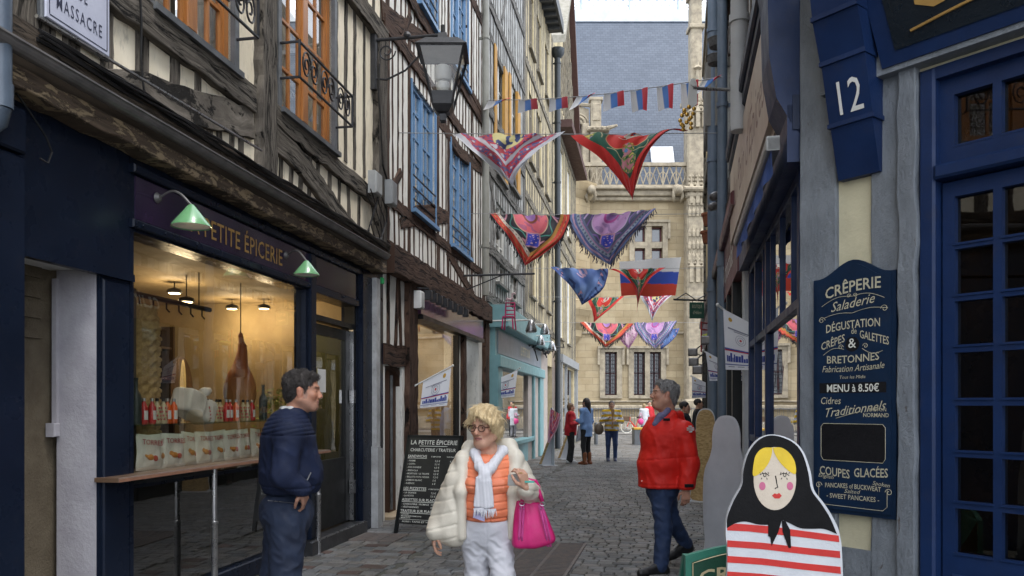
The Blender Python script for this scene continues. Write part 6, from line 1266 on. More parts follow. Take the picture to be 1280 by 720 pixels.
# ================================================================ SHAWLS, FLAGS, BOARDS
def _mix(a, b, t): t = np.clip(t, 0, 1)[:, None]; return a*(1-t)+b*t
def band(x, lo, hi, w=.006): return np.clip((x-lo)/w, 0, 1)*np.clip((hi-x)/w, 0, 1)
def C(*c): return np.array(c, float)
def vnoise(a, b, f, seed=0):
    q = np.stack([a*f, b*f, np.full_like(a, seed*3.3)], 1).astype(np.float32); return wav(q, 1.0, 6, seed=seed)
def shawl_pattern(style, a, b):
    e = np.minimum(a, b); t = np.maximum(a, b); r = np.hypot(a-.5, b-.5); n1 = vnoise(a, b, 60, 1); n2 = vnoise(a, b, 26, 2); th = np.arctan2(b-.5, a-.5)
    one = np.ones((len(a), 3))
    def put(col, c, m): return _mix(col, one*c, m)
    if style == 'paisley':
        col = one*C(.5, .05, .07); col = put(col, C(.05, .06, .22), (n1 > .15)*1.); col = put(col, C(.5, .5, .55), (n2 > .38)*1.)
        col = put(col, C(.62, .55, .25), (r < .2)*1.); col = put(col, C(.03, .05, .16), ((r < .2) & (n2 > .1))*1.)
        col = put(col, C(.52, .03, .05), band(e, .235, .25)); col = put(col, C(.6, .6, .64), band(e, .19, .235)); col = put(col, C(.52, .03, .05), band(e, .17, .19))
        z = band(e, .09, .17); zc = _mix(one*C(.45, .05, .08), one*C(.1, .1, .25), (n1 > 0)*1.); zc = put(zc, C(.5, .5, .55), (((t*6) % 1-.5)**2*.012+(e-.13)**2*.8 < .00018)*1.); col = col*(1-z[:, None])+zc*z[:, None]
        col = put(col, C(.52, .03, .05), band(e, .075, .09)); col = put(col, C(.5, .51, .56), (e < .075)*1.); col = put(col, C(.62, .63, .67), (e < .012)*1.); return col
    if style == 'rose':
        col = one*C(.015, .1, .06); col = put(col, C(.6, .5, .28), band(np.abs(r-.36+.03*np.sin(th*8)), -1, .008)*(np.sin(th*6) > -.4)); col = put(col, C(.6, .03, .02), (r < .29+.03*np.cos(th*4))*1.)
        col = put(col, C(.65, .5, .2), band(np.abs(r-.29-.03*np.cos(th*4)), -1, .007)); col = put(col, C(.7, .66, .55), ((r < .14) & (n2 > -.05))*1.); col = put(col, C(.06, .2, .35), ((r < .1) & (n1 > .3))*1.)
        fl = (np.hypot(a-.2, b-.2) < .1)|(np.hypot(a-.3, b-.3) < .08)|((t > .78) & (e < .3)); k = vnoise(a, b, 34, 5)
        col = put(col, C(.2, .32, .08), (fl & (k > -.1))*1.); col = put(col, C(.65, .25, .3), (fl & (k > .15))*1.); col = put(col, C(.7, .55, .15), (fl & (k < -.3))*1.); col = put(col, C(.1, .25, .5), (fl & (n2 > .42))*1.)
        return put(col, C(.6, .025, .02), (e < .1)*1.)
    if style in ('folk_black', 'folk_grey'):
        K = style == 'folk_black'; base = C(.015, .012, .02) if K else C(.07, .07, .12)
        disc = C(.62, .12, .15) if K else C(.5, .27, .5); ring = C(.6, .27, .32) if K else C(.5, .35, .6); col = one*base
        col = put(col, C(.25, .15, .25) if K else C(.3, .18, .3), ((n2 > .42) & (r > .4))*1.); col = put(col, ring, band(np.abs(r-.43-.02*np.sin(th*10)), -1, .017)); col = put(col, C(.05, .25, .2) if K else C(.2, .1, .35), band(np.abs(r-.35-.03*np.sin(th*7)), -1, .012))
        col = put(col, disc, (r < .29)*1.); col = put(col, disc*.55+C(.05, .03, .1), ((r < .27) & (n2 > .25))*1.); col = put(col, C(.6, .5, .3) if K else C(.6, .5, .65), band(r, .285, .3)); col = put(col, C(.2, .05, .02) if K else C(.4, .05, .25), band(r, .09, .13)); col = put(col, C(.3, .15, .4), (r < .09)*1.)
        d = np.abs(a-.24)+np.abs(b-.24); col = put(col, C(.5, .25, .3), ((d < .14) & (d > .11))*1.); col = put(col, C(.04, .05, .42), (d < .115)*1.); col = put(col, C(.6, .4, .45), ((d < .1) & (n1 > .35))*1.)
        if K: bs = [(0, .035, (.5, .03, .02)), (.035, .04, (.6, .4, .1)), (.04, .075, (.6, .06, .03)), (.075, .115, (.45, .22, .04)), (.115, .125, (.03, .02, .02))]
        else: bs = [(0, .03, (.15, .2, .4)), (.03, .05, (.5, .3, .42)), (.05, .075, (.08, .12, .3)), (.075, .115, (.3, .35, .42)), (.115, .13, (.4, .2, .35)), (.13, .16, (.12, .14, .25))]
        side = a < b
        for lo, hi, c in bs: col = put(col, C(*c), band(e, lo, hi, .002))
        if K: col = put(col, C(.65, .55, .45), band(e, .075, .12, .002)*side); col = put(col, C(.1, .05, .05), band(e, .09, .105)*(np.sin(t*90) > .3)*side)
        else: col = put(col, C(.1, .12, .2), band(e, .08, .11)*(np.sin(t*110) > 0))
        return col
    if style == 'denim':
        col = _mix(one*C(.04, .09, .28), one*C(.13, .22, .45), .5+.9*vnoise(a, b, 9, 4)); col = put(col, C(.02, .04, .15), ((e < .13) & (n2 > .1))*1.); col = put(col, C(.5, .25, .3), ((e < .12) & (e > .03) & (vnoise(a, b, 22, 6) > .3))*1.)
        col = put(col, C(.45, .3, .42), ((r < .16) & (n2 > .0))*1.); return put(col, C(.03, .04, .2), (e < .015)*1.)
    if style == 'pink':
        col = _mix(one*C(.6, .42, .5), one*C(.45, .2, .35), (n2 > .2)*1.); col = put(col, C(.65, .5, .5), (r < .2)*1.); return put(col, C(.35, .15, .3), (e < .08)*(n1 > -.2))
    if style == 'flag': return one*C(.7, .7, .7)
m_shawl = attrm('printed_shawl_cloth', .7, .001, 120, sheen=.2)
def grid_mesh(name, P, colv, mat, parent=None, origin=None, thick=0, **kw):
    nj, ni = P.shape[:2]; V = P.reshape(-1, 3); idx = np.arange(nj*ni).reshape(nj, ni); Q = np.stack([idx[:-1, :-1], idx[:-1, 1:], idx[1:, 1:], idx[1:, :-1]], -1).reshape(-1, 4)
    me = bpy.data.meshes.new(name); o0 = np.array(origin if origin is not None else V.mean(0)); _fast(me, V-o0, Q); me.materials.append(mat)
    at_ = me.color_attributes.new('Col', 'FLOAT_COLOR', 'POINT'); at_.data.foreach_set('color', np.concatenate([colv, np.ones((len(V), 1))], 1).astype(np.float32).ravel())
    o = bpy.data.objects.new(name, me); COL.objects.link(o); o.parent = parent; o.location = Vector(o0)-(wloc(parent) if parent else Vector((0, 0, 0))); WL[o] = Vector(o0); return meta(o, **kw)
def bez(p0, c, p1, t): return (1-t)**2*p0+2*t*(1-t)*c+t*t*p1
def shawl(style, A, B, Tt, Y, label, cl=None, cr=None, fringe=None, n=150, ph=0, fold=.05, group='patterned shawls hung across the street', tipd=0):
    A, B, Tt = (np.array(at(*p, Y)) for p in (A, B, Tt)); cl = np.array(at(*cl, Y)) if cl else (A+Tt)/2; cr = np.array(at(*cr, Y)) if cr else (B+Tt)/2
    u, v = np.meshgrid(np.linspace(0, 1, n), np.linspace(0, 1, n)); v = v**.95; U = u[..., None]; W = v[..., None]
    P = bez(A, cl, Tt, W)*(1-U)+bez(B, cr, Tt, W)*U
    w = np.linalg.norm(B-A); P[..., 2] -= (.02*np.sin(u*math.pi)*(1-v)+.006*np.sin(u*40+ph)*(1-v)**2)*w
    dy = 1.7*fold*(np.sin(u*9+ph+2*v)*(.3+v)*(1-v)*1.2+.5*np.sin((u-.5)*17*(1.2-v)+ph*2)*(1-v)+.8*np.exp(-((u-.5)/.08)**2)*v*(1-v)*2)+.012*np.sin(u*31+v*13+ph)
    P[..., 1] += dy*w*.6-.12*w*np.sin(v*math.pi)*.5+tipd*v; P[..., 0] += .01*np.sin(v*14+ph)*w*(1-v); P[..., 2] += .006*w*np.sin(u*26+ph)*v
    a = (u*(1-v)).ravel(); b = ((1-u)*(1-v)).ravel(); origin = P[0].mean(0)
    o = grid_mesh('shawl', P, shawl_pattern(style, a, b), m_shawl, None, origin, label=label, cat='shawl', group=group)
    if fringe:
        m = MB(); rr = random.Random(int(ph*10)+3)
        for side in (0, -1):
            E_ = P[:, side]; k = 46
            for i in range(k):
                f = 3+i/k*(n-6); j = int(f); p = Vector(E_[j]*(1-(f-j))+E_[j+1]*(f-j)); L = w*.065*rr.uniform(.7, 1.25); dx = rr.gauss(0, .018)*w; q_ = p+Vector((dx*.4, rr.gauss(0, .01), -L*.5)); e_ = p+Vector((dx, rr.gauss(0, .02), -L))
                wd_ = w*.0045; m.tube([p+Vector((0, 0, .005)), q_, e_], [wd_*.8, wd_*1.2, wd_*.8], 4)
        obj('fringe', m, fringe, o)
    return o
m_fr1 = pm('black_fringe', (.015, .012, .018), None, 6, .9, 0); m_fr2 = pm('plum_grey_fringe', (.07, .06, .1), None, 6, .9, 0)
def wire(y, xl, xr, Yl, Yr, lab, h=None, r=.006):
    A = at(xl, y[0], Yl); B = at(xr, y[1], Yr); m = MB(); m.tube([A.lerp(B, t)-Vector((0, 0, .02*math.sin(t*math.pi))) for t in np.linspace(0, 1, 24)], r, 5); obj('hanging_line', m, pm('thin_grey_line', (.3, .3, .3), None, 4, .5, 0), None, lab, 'line', 'lines strung across the street')
def row(y, Y, lab): wire((y, y), 812-3600/Y, 850+710/Y, Y, Y, lab)
row(166, 11.5, 'nearest line across the street, carrying the red paisley and green rose shawls'); row(267, 16, 'line across the street carrying the two large fringed shawls'); row(335, 22.5, 'line carrying the blue shawl and the tricolour flag'); row(371, 26, 'line carrying the small green shawl behind the tricolour'); row(403, 30, 'farthest line, carrying the small fringed shawls')
shawl('paisley', (564, 167), (706, 165), (641, 233), 11.5, 'red and grey paisley shawl, nearest one on the left of its line', cl=(600, 196), cr=(648, 205), ph=.4, fold=.07)
shawl('rose', (712, 167), (860, 163), (791, 249), 11.5, 'large green shawl with a broad red border and red medallion, nearest on the right', cl=(752, 200), cr=(808, 158), ph=2.0, fold=.06)
shawl('folk_black', (611, 266), (711, 268), (656, 332), 16, 'large black fringed shawl with a coral disc, above the hanging chair', cl=(634, 290), cr=(713, 305), fringe=m_fr1, ph=1.1, fold=.035)
shawl('folk_grey', (712, 268), (820, 261), (763, 331), 16, 'large grey fringed shawl with a lilac disc, in front of the palace window', cl=(715, 312), cr=(790, 292), fringe=m_fr2, ph=3.0, fold=.035)
shawl('denim', (687, 333), (759, 336), (727, 381), 22.5, 'blue marbled shawl hanging just under the large black fringed one', cl=(716, 356), cr=(762, 366), ph=.9, fold=.06)
shawl('rose', (760, 336), (832, 334), (796, 390), 22.2, 'small green and red shawl hung in front of the tricolour flag', cl=(800, 347), cr=(800, 350), ph=.2, fold=.05)
shawl('rose', (733, 372), (780, 370), (742, 403), 26, 'smallest green and red shawl, hanging below the blue marbled one', cl=(742, 388), cr=(764, 386), ph=1.3, fold=.06)
shawl('paisley', (800, 369), (844, 367), (815, 402), 26, 'small red and grey paisley shawl under the tricolour flag', cl=(810, 388), cr=(822, 380), ph=2.1, fold=.06)
shawl('folk_black', (724, 402), (791, 404), (757, 434), 30, 'small black and red fringed shawl on the farthest line', cl=(742, 420), cr=(775, 424), fringe=m_fr1, ph=.6, fold=.03)
shawl('pink', (768, 408), (800, 405), (786, 436), 31, 'pale pink shawl between the two small fringed shawls on the farthest line', cl=(772, 426), cr=(798, 420), ph=.6, fold=.05)
shawl('folk_grey', (793, 403), (846, 401), (820, 435), 30, 'small grey blue fringed shawl on the farthest line', cl=(796, 424), cr=(834, 420), fringe=m_fr2, ph=2.6, fold=.03)
shawl('denim', (822, 412), (849, 410), (826, 437), 31, 'small dark blue shawl at the right end of the farthest line', cl=(824, 428), cr=(846, 424), ph=1.6, fold=.05)
# tricolour flag
n = 60; u, v = np.meshgrid(np.linspace(0, 1, n), np.linspace(0, 1, n)); c4 = [np.array(at(*p, 22.7)) for p in ((774, 327), (852, 321), (844, 370), (777, 370))]
P = (c4[0]*(1-u[..., None])+c4[1]*u[..., None])*(1-v[..., None])+(c4[3]*(1-u[..., None])+c4[2]*u[..., None])*v[..., None]; P[..., 1] += .06*np.sin(u*8+v*2); P[..., 2] += .02*np.sin(u*9)*v
vv = v.ravel()-.08*u.ravel(); col = np.where((vv < .3)[:, None], C(.72, .72, .72), np.where((vv < .62)[:, None], C(.03, .08, .45), C(.6, .05, .02)))
grid_mesh('tricolour_flag', P, col, m_shawl, label='white blue and red flag hung behind the small green shawl', cat='flag')
# bunting
bl0, bl1 = at(603, 125, 17.0), at(903, 96, 10.6)
def bp(px):   # point of the bunting line seen at photo column px
    d = bl1-bl0; k = (px-640)/1000; t = (k*bl0.y-bl0.x)/(d.x-k*d.y); return bl0+d*t+Vector((0, 0, -.10*math.sin(t*math.pi)))
m = MB(); m.tube([bp(x) for x in np.linspace(603, 903, 40)], .007, 4); obj('bunting_line', m, MC['thin_grey_line'], None, 'white bunting cord running from the left houses to the right drainpipe', 'line')
fl = [(611, 636, 11, .9), (648, 671, 15, .35), (687, 709, 15, .3), (721, 742, 15, .85), (755, 779, 20, .3), (788, 809, 25, .0), (821, 841, 28, .05), (851, 872, 30, .1), (878, 899, 18, .8)]
nm = ['twisted bunting flag nearest the left houses', 'second bunting flag from the left, in front of the straw coloured house', 'third bunting flag from the left, beside the far eave', 'twisted bunting flag in front of the left edge of the slate roof', 'fifth bunting flag, curling at its red side', 'sixth bunting flag, hanging straight before the slate roof', 'seventh bunting flag, hanging straight right of the middle of the roof', 'eighth bunting flag, before the right palace buttress', 'twisted bunting flag at the right end, beside the drainpipe']
for (xa, xb, h, tw), lab in zip(fl, nm):
    A, B = np.array(bp(xa)), np.array(bp(xb)); Y = A[1]; n = 24; u, v = np.meshgrid(np.linspace(0, 1, n), np.linspace(0, 1, n)); H_ = h*Y/1000*1.05
    P = A*(1-u[..., None])+B*u[..., None]; sh = tw*u; P[..., 2] -= H_*v*(1-sh*.75); P[..., 0] += (.12-.5*tw)*H_*v*(1-u)+.25*tw*H_*v*u; P[..., 1] += .05*np.sin(u*5+v*2)+tw*.12*v*np.sin(u*4)
    if tw > .7: P[..., 0] -= .3*H_*v*(1-u); P[..., 2] += H_*.55*v*u
    uu = u.ravel(); col = np.where((uu < .36)[:, None], C(.72, .72, .74), np.where((uu < .68)[:, None], C(.05, .2, .6), C(.6, .04, .06)))
    grid_mesh('bunting_flag', P, col, m_shawl, origin=A*.5+B*.5, label=lab, cat='flag', group='white blue and red bunting flags')
# poster flags on poles -----------------------------------------------------
m_pos = pm('white_poster_cloth', (.84, .85, .88), (.78, .79, .84), 3, .7, .001); m_pb = pm('poster_blue_print', (.04, .07, .35), None, 6, .7, 0); m_pr = pm('poster_red_print', (.6, .03, .04), None, 6, .7, 0); m_pg = pm('poster_grey_print', (.3, .3, .38), None, 6, .7, 0); m_py = pm('poster_gold_print', (.6, .35, .05), None, 6, .7, 0)
def poster(tl, tr, br, bl_, Y, pole0, pole1, lab, yaw=0, wallP=None):
    a, b, c, d = (at(*p, Y) for p in (tl, tr, br, bl_)); cen = (a+b+c+d)/4
    def Q(u, v, e=0): p = (a*(1-u)+b*u)*(1-v)+(d*(1-u)+c*u)*v; return Vector((p.x, p.y+(u-.5)*yaw*(b-a).length+.015*math.sin(u*6)*v-e, p.z))
    t = thing('poster_flag', lab, 'flag', cen, 'white poster flags on poles along the shop fronts')
    def patch(u0, u1, v0, v1, e=.004, k=8, l=2): 
        m_.v += [Q(u0+(u1-u0)*i/k, v0+(v1-v0)*j/l, e) for j in range(l+1) for i in range(k+1)]; o_ = len(m_.v)-(l+1)*(k+1)
        for j in range(l):
            for i in range(k): s_ = o_+j*(k+1)+i; m_.face((s_, s_+1, s_+k+2, s_+k+1))
    m_ = MB(); patch(0, 1, 0, 1, 0, 12, 8); cl_ = obj('cloth', m_, m_pos, t, smooth=True)
    m_ = MB(); patch(0, 1, .63, .655); patch(.0, 1, .9, .915)
    rr = random.Random(3); x = .06
    while x < .93: w_ = rr.uniform(.03, .08); patch(x, min(.95, x+w_), rr.uniform(.7, .8), .86, k=1, l=1); x += w_+.01
    obj('blue_print', m_, m_pb, cl_, recalc=False)
    m_ = MB(); patch(0, 1, .655, .675)
    def disc(u, v, r, n_=10): o_ = len(m_.v); asp = (b-a).length/(a-d).length; m_.v += [Q(u+r*math.cos(x), v+r*asp*math.sin(x), .005) for x in np.linspace(0, 2*math.pi, n_+1)[:-1]]; m_.face(range(o_, o_+n_))
    disc(.5, .45, .035); obj('red_print', m_, m_pr, cl_, recalc=False)
    m_ = MB(); asp = (b-a).length/(a-d).length
    for r in (.09, .15): m_.tube([Q(.5+r*math.cos(x), .45+r*asp*math.sin(x), .005) for x in np.linspace(0, 2*math.pi, 20)], .0016*(Y/7), 4)
    for v_, u0, u1 in ((.27, .12, .88), (.31, .3, .72), (.94, .1, .3), (.94, .4, .6), (.94, .7, .9)): patch(u0, u1, v_, v_+(.025 if v_ < .3 else .012), k=1, l=1)
    obj('fine_print', m_, m_pg, cl_, recalc=False)
    m_ = MB(); disc(.78 if pole1[0] > pole0[0] else .2, .13, .06, 7); obj('crest', m_, m_py, cl_, recalc=False)
    m = MB(); p0 = wallP; p1 = at(*pole1, Y); m.tube([p0, p1], .012, 6); m.ball(p1, .02, 8, 5); obj('pole', m, m_white, t)
poster((529, 477), (564, 460), (559, 507), (525, 510), 12.0, (519, 485), (566, 457), 'white poster flag on the plum shop front near the black menu board', wallP=FL.P(12.0/.9855, at(519, 486, 12.2).z, .0))
poster((620, 474), (647, 463), (643, 496), (617, 498), 18.3, (614, 480), (650, 460), 'white poster flag on the turquoise shop front', wallP=FL.P(18.5/.9855, at(614, 481, 18.3).z, .0))
poster((904, 386), (946, 408), (946, 463), (907, 462), 8.3, (945, 408), (897, 381), 'largest white poster flag, in front of the grey white post on the right', wallP=FR.P(-8.5/.9787, at(943, 408, 8.4).z, 0))
poster((882, 439), (908, 453), (914, 476), (887, 476), 12.3, (910, 456), (879, 438), 'middle white poster flag on the right row', wallP=FR.P(-12.4/.9787, at(912, 458, 12.4).z, 0))
poster((865, 471), (884, 479), (884, 497), (865, 498), 19, (886, 481), (864, 470), 'farthest and smallest white poster flag on the right row', wallP=FR.P(-19.2/.9787, at(886, 481, 19).z, 0))
# black A-board --------------------------------------------------------------
F = Frame((-1.435, 9.75), (.94, -.34)); W_ = .74; LN = .37; zb0, zb1 = .13, 1.19; nv = -F.n
t = thing('menu_a_board', 'black chalk style A board of the grocery menu standing on the setts', 'menu board', (F.P(W_/2, 0, 0)))
class Tilt:
    """wall frame leaning back: height h climbs along the board"""
    def __init__(s, F, lean, H): s.F = F; s.k = lean/H
    def P(s, a, z, n=0): return s.F.P(a, z, n)+(-s.F.n)*(z*s.k)
TF = Tilt(F, LN, 1.19)
m = MB(); m.box(TF, 0, W_, zb0, zb1, -.03, 0); bd = obj('front_panel', m, pm('black_board', (.008, .008, .009), (.014, .014, .015), 6, .4), t)
m = MB(); m.box(TF, -.01, .03, 0, zb1+.01, -.035, .006); m.box(TF, W_-.03, W_+.01, 0, zb1+.01, -.035, .006); m.box(TF, 0, W_, zb1-.02, zb1+.01, -.035, .006)
for a in (0, W_-.04):
    A = TF.P(a+.02, zb1, -.04); B = F.P(a+.02, 0, -.75); m.tube([A, B], .018, 4)
obj('frame', m, m_black, t); m = MB()
def al(tx_, z, size, x=None, al_='L', wid=None, bold=.01):
    V, _ = glyphs(tx_, size, bold, 0, 1.05); sx = (wid/V[:, 0].max()) if wid else 1; m.text(TF, x, z, .004, tx_, size, al_, bold, sx=sx, sp=1.05)
al('LA PETITE ÉPICERIE', 1.085, .075, W_/2, 'C', .64); m.box(TF, .18, W_-.18, 1.062, 1.068, .001, .005); al('CHARCUTERIE / TRAITEUR', 1.0, .055, W_/2, 'C', .62)
def sec(t_, z, wd_): al(t_, z, .045, .04, wid=wd_, bold=.015); m.box(TF, .04, .04+wd_, z-.012, z-.007, .001, .005)
sec('SANDWICHS', .925, .26); al('À EMPORTER', .93, .022, .36, wid=.13); al('SUR PLACE', .93, .022, .57, wid=.12)
for i, (a, b, c) in enumerate((('- PARME', '5,5 €', '6,5 €'), ('- COPPA', '5,5 €', '7,5 €'), ('- SAN DANIELE', '6,5 €', '7,5 €'), ('- BRESAOLA', '6,5 €', '7,5 €'), ('- MORTADE / LE TRUFFÉ', '5,5 €', '7,5 €'), ('- BELLOTA PATA NEGRA', '7,5 €', '9,5 €'), ('- JAMBON BLANC', '5 €', '6 €'), ('- SUÉDOIS', '6 €', '7 €'))): z = .875-.039*i; al(a, z, .028, .045); al(b, z, .03, .42); al(c, z, .03, .62)
sec('LES PIZZETTES', .535, .31); al('À EMPORTER  /  SUR PLACE', .54, .022, .38, wid=.3)
for i, (a, b, c) in enumerate((('- LA GRANDE', '7,5 €', '8,5 €'), ('- LA PETITE', '5,5 €', '6,5 €'))): z = .49-.037*i; al(a, z, .028, .045); al(b, z, .03, .42); al(c, z, .03, .62)
sec('ASSIETTES SUR PLACE', .4, .46); al('- CHARCUTERIE / FROMAGE', .355, .028, .045); al('DE 14,5 € À 16,5 €', .355, .028, .44); al('- VÉGÉTARIENNES', .32, .028, .045); al('DE 12,5 €', .32, .028, .44)
sec('TRAITEUR SUR PLACE', .268, .45)
for i, a in enumerate(('- LASAGNE', '- MELANZANE PARMIGIANA', '- MANICOTTI')): al(a, .238-.022*i, .022, .045)
m.box(TF, .04, W_-.06, .182, .185, .001, .005); al('AUSSI : TAPAS ET VINS', .15, .028, .08, wid=.4)
obj('white_lettering', m, MC['white_sign_print'], bd, recalc=False)
# painted nesting doll cut-outs -----------------------------------------------
FD = Frame((1.12, 3.3), (1, .03)); pd = lambda l, n=0: [FD.pix(840+x/4, 540+y/4, n) for x, y in l]
def smooth_poly(P, k=4):     # closed Catmull-Rom
    o = []; n = len(P)
    for i in range(n):
        p0, p1, p2, p3 = (np.array(P[(i+j-1) % n]) for j in range(4))
        for t in np.linspace(0, 1, k, endpoint=False): o.append(tuple(.5*((2*p1)+(-p0+p2)*t+(2*p0-5*p1+4*p2-p3)*t*t+(-p0+3*p1-3*p2+p3)*t**3)))
    return o
def openp(P, k=4):
    o = []; n = len(P)
    for i in range(n-1):
        p0, p1, p2, p3 = (np.array(P[min(max(i+j-1, 0), n-1)]) for j in range(4))
        for t in np.linspace(0, 1, k, endpoint=False): o.append(tuple(.5*((2*p1)+(-p0+p2)*t+(2*p0-5*p1+4*p2-p3)*t*t+(-p0+3*p1-3*p2+p3)*t**3)))
    return o+[tuple(P[-1])]
m_wd = pm('white_painted_board', (.58, .6, .63), (.5, .52, .56), 5, .5, .004, 90, dirt=.08); m_bkp = pm('black_painted_scarf', (.006, .006, .007), None, 6, .6, .003, 90, spec=.15); m_rdp = pm('red_painted_stripe', (.55, .02, .015), None, 6, .5, .002, 90)
m_ylp = pm('yellow_painted_hair', (.75, .52, .02), None, 6, .55, .002, 90); m_skp = pm('pale_painted_face', (.62, .54, .44), (.54, .46, .37), 5, .6, .003, 90, dirt=.1); m_pkp = pm('pink_painted_cheek', (.55, .13, .25), None, 30, .6, 0)
out = [(510, 15), (600, 45), (655, 105), (688, 200), (705, 290), (755, 358), (800, 430), (835, 520), (850, 720), (880, 1600), (200, 1600), (277, 720), (270, 520), (278, 420), (310, 340), (350, 265), (357, 190), (385, 100), (440, 35)]
t = thing('doll_cutout', 'painted nesting doll cut out with black headscarf, yellow hair and red striped dress', 'cutout', FD.P(0, 0, 0))
rim = smooth_poly(pd([(x+5 if x > 500 else x-1, y-2) for x, y in out])); m = MB(); m.prism(FD, rim, -.02, 0); obj('board', m, m_wd, t)
m = MB(); top = openp([(274, 480), (278, 420), (310, 340), (350, 265), (357, 190), (385, 100), (440, 35), (510, 17), (598, 48), (650, 106), (680, 200), (697, 290), (745, 358), (790, 430), (824, 510)])
low = openp([(824, 510), (760, 485), (700, 484), (640, 480), (585, 455), (545, 440), (500, 462), (430, 462), (370, 448), (320, 455), (274, 480)])
m.prism(FD, pd(top+low[1:-1], 0), 0, .002); obj('headscarf', m, m_bkp, t)
m = MB(); face = [(513+106*math.cos(a), 240+(150 if math.sin(a) > 0 else 165)*math.sin(a)) for a in np.linspace(0, 2*math.pi, 40)[:-1]]; m.prism(FD, pd(face), .002, .0035); fc_ = obj('painted_face', m, m_skp, t)
m = MB()
m.prism(FD, pd(openp([(502, 78), (545, 78), (585, 105), (612, 150), (617, 206), (590, 200), (545, 160), (515, 115), (502, 78)])[:-1]), .0035, .005); m.prism(FD, pd(openp([(500, 78), (455, 80), (420, 110), (406, 160), (404, 218), (440, 205), (478, 160), (496, 115), (500, 78)])[:-1]), .0035, .005); obj('painted_hair', m, m_ylp, fc_)
m = MB(); 
for cx_ in (450, 588): m.prism(FD, pd([(cx_+16*math.cos(a), 270+21*math.sin(a)) for a in np.linspace(0, 6.28, 16)[:-1]]), .0035, .0045)
obj('cheek', m, m_pkp, fc_)
m = MB(); m.prism(FD, pd([(498, 318), (512, 306), (523, 310), (534, 304), (547, 318), (535, 332), (512, 332)]), .0035, .0045); obj('lips', m, m_rdp, fc_)
m = MB()
def bl(P, w=2.0): m.tube([FD.P(*p, .0042) for p in pd(P)], w/1200, 4)
for cx_, sg in ((462, 1), (562, -1)):
    bl([(cx_-24, 213), (cx_-10, 206), (cx_+8, 207), (cx_+22, 218)], 1.8); bl([(cx_-6, 210), (cx_-5, 220), (cx_+1, 224), (cx_+6, 219), (cx_+6, 210)], 2)
    for k_ in (-22, -8, 6, 20): bl([(cx_+k_, 209), (cx_+k_+sg*-4, 200)], 1.4)
    bl([(cx_-14, 228), (cx_-18, 236)], 1.8); bl([(cx_+10, 228), (cx_+12, 238)], 1.8)
bl([(516, 218), (522, 255), (527, 276), (513, 281)], 2.6); obj('painted_features', m, m_bkp, fc_)
m = MB(); m.prism(FD, pd([(480, 440), (548, 438), (530, 500), (497, 568), (490, 525), (480, 520)]), .002, .0035); m.prism(FD, pd([(548, 440), (566, 445), (590, 490), (594, 578), (582, 580), (552, 500)]), .002, .0035); obj('scarf_ends', m, m_bkp, t)
for i in range(7):
    y = 455+78*i; dy = 62+i*.5; th_ = 33; xl, xr = (276 if i else 276), min(850, 836+i*3)
    ya, yb = y+8, y+dy
    P_ = [(xl, ya+th_), (xl, ya)]
    if i == 0: P_ = [(276, 492), (276, 470), (320, 458), (380, 462), (480, 470), (640, 492), (760, 508), (833, 518), (836, 551), (640, 525), (480, 508), (380, 497)]
    else: P_ = [(xl, ya), (450, ya+12), (650, ya+36), (xr, yb), (xr+2, yb+th_+2), (650, ya+36+th_), (450, ya+12+th_), (xl, ya+th_)]
    m = MB(); m.prism(FD, pd(P_), 0, .0016); obj('painted_stripe', m, m_rdp, t)
m = MB(); FB = Frame((1.12, 3.32), (1, .03)); m.box(FB, -.22, .24, 0, .03, -.3, .02); m.prism(Frame((1.14, 3.32), (0, 1)), [(0, .03), (.28, .03), (0, .9)], -.01, .01); obj('stand', m, m_wd, t)
def profile(h, w):
    R_s = [(0, 1), (.16, .985), (.26, .93), (.3, .85), (.3, .78), (.36, .7), (.46, .62), (.5, .5), (.5, .3), (.46, .12), (.42, 0)]
    return smooth_poly([(x*w, y*h) for x, y in R_s]+[(-x*w, y*h) for x, y in R_s[:0:-1]], 3)
def cutout(loc, u, h, w, mat, lab, rimm=True):
    t = thing('doll_cutout', lab, 'cutout', (loc[0], loc[1], 0), 'nesting doll cut outs seen from behind'); F = Frame(loc, u); po = profile(h, w)
    m = MB(); m.prism(F, [(x, y+.03) for x, y in po], -.015, 0); obj('board', m, m_wd, t); m = MB(); m.prism(F, [(x*.965, y*.975+.045) for x, y in po], 0, .003); obj('back_face', m, mat, t)
    m = MB(); m.box(F, -w*.5, w*.5, 0, .03, -.3, .08); m.prism(Frame(F.P(0, 0, -.02).to_2d(), (-F.n).to_2d()), [(0, .03), (.27, .03), (0, .75)], -.01, .01); obj('stand', m, m_wd, t); return t, F
def osb():
    m, nt, b = new_mat('strand_board'); co = coords(nt, 'Object', (1, 1, 1)); vo = N(nt, 'ShaderNodeTexVoronoi'); vo.inputs['Scale'].default_value = 26; vo.inputs['Randomness'].default_value = 1
    co2 = coords(nt, 'Object', (1, 1, 2.2), (0, .5, 0)); nt.links.new(co2, vo.inputs['Vector']); c = ramp(nt, vo.outputs['Color'], [(.2, (.42, .28, .11)), (.5, (.72, .52, .25)), (.8, (.28, .18, .07))])
    nt.links.new(mixc(nt, .5, c, mixc(nt, noise(nt, co, 14, 6, .7), (.5, .34, .15), (.25, .16, .07))), b.inputs['Base Color']); b.inputs['Roughness'].default_value = .75; return m
m_osb = osb(); m_gryb = pm('grey_primed_board', (.55, .57, .61), (.46, .48, .52), 3, .5, .003, 60, dirt=.1)
cutout((2.14, 8.0), (.72, -.7), 1.44, .52, m_gryb, 'grey primed doll cut out between the striped doll and the chipboard one')
cutout((3.12, 12.9), (.9, -.44), 1.5, .52, m_osb, 'chipboard doll cut out seen from behind beside the man in the red jacket')
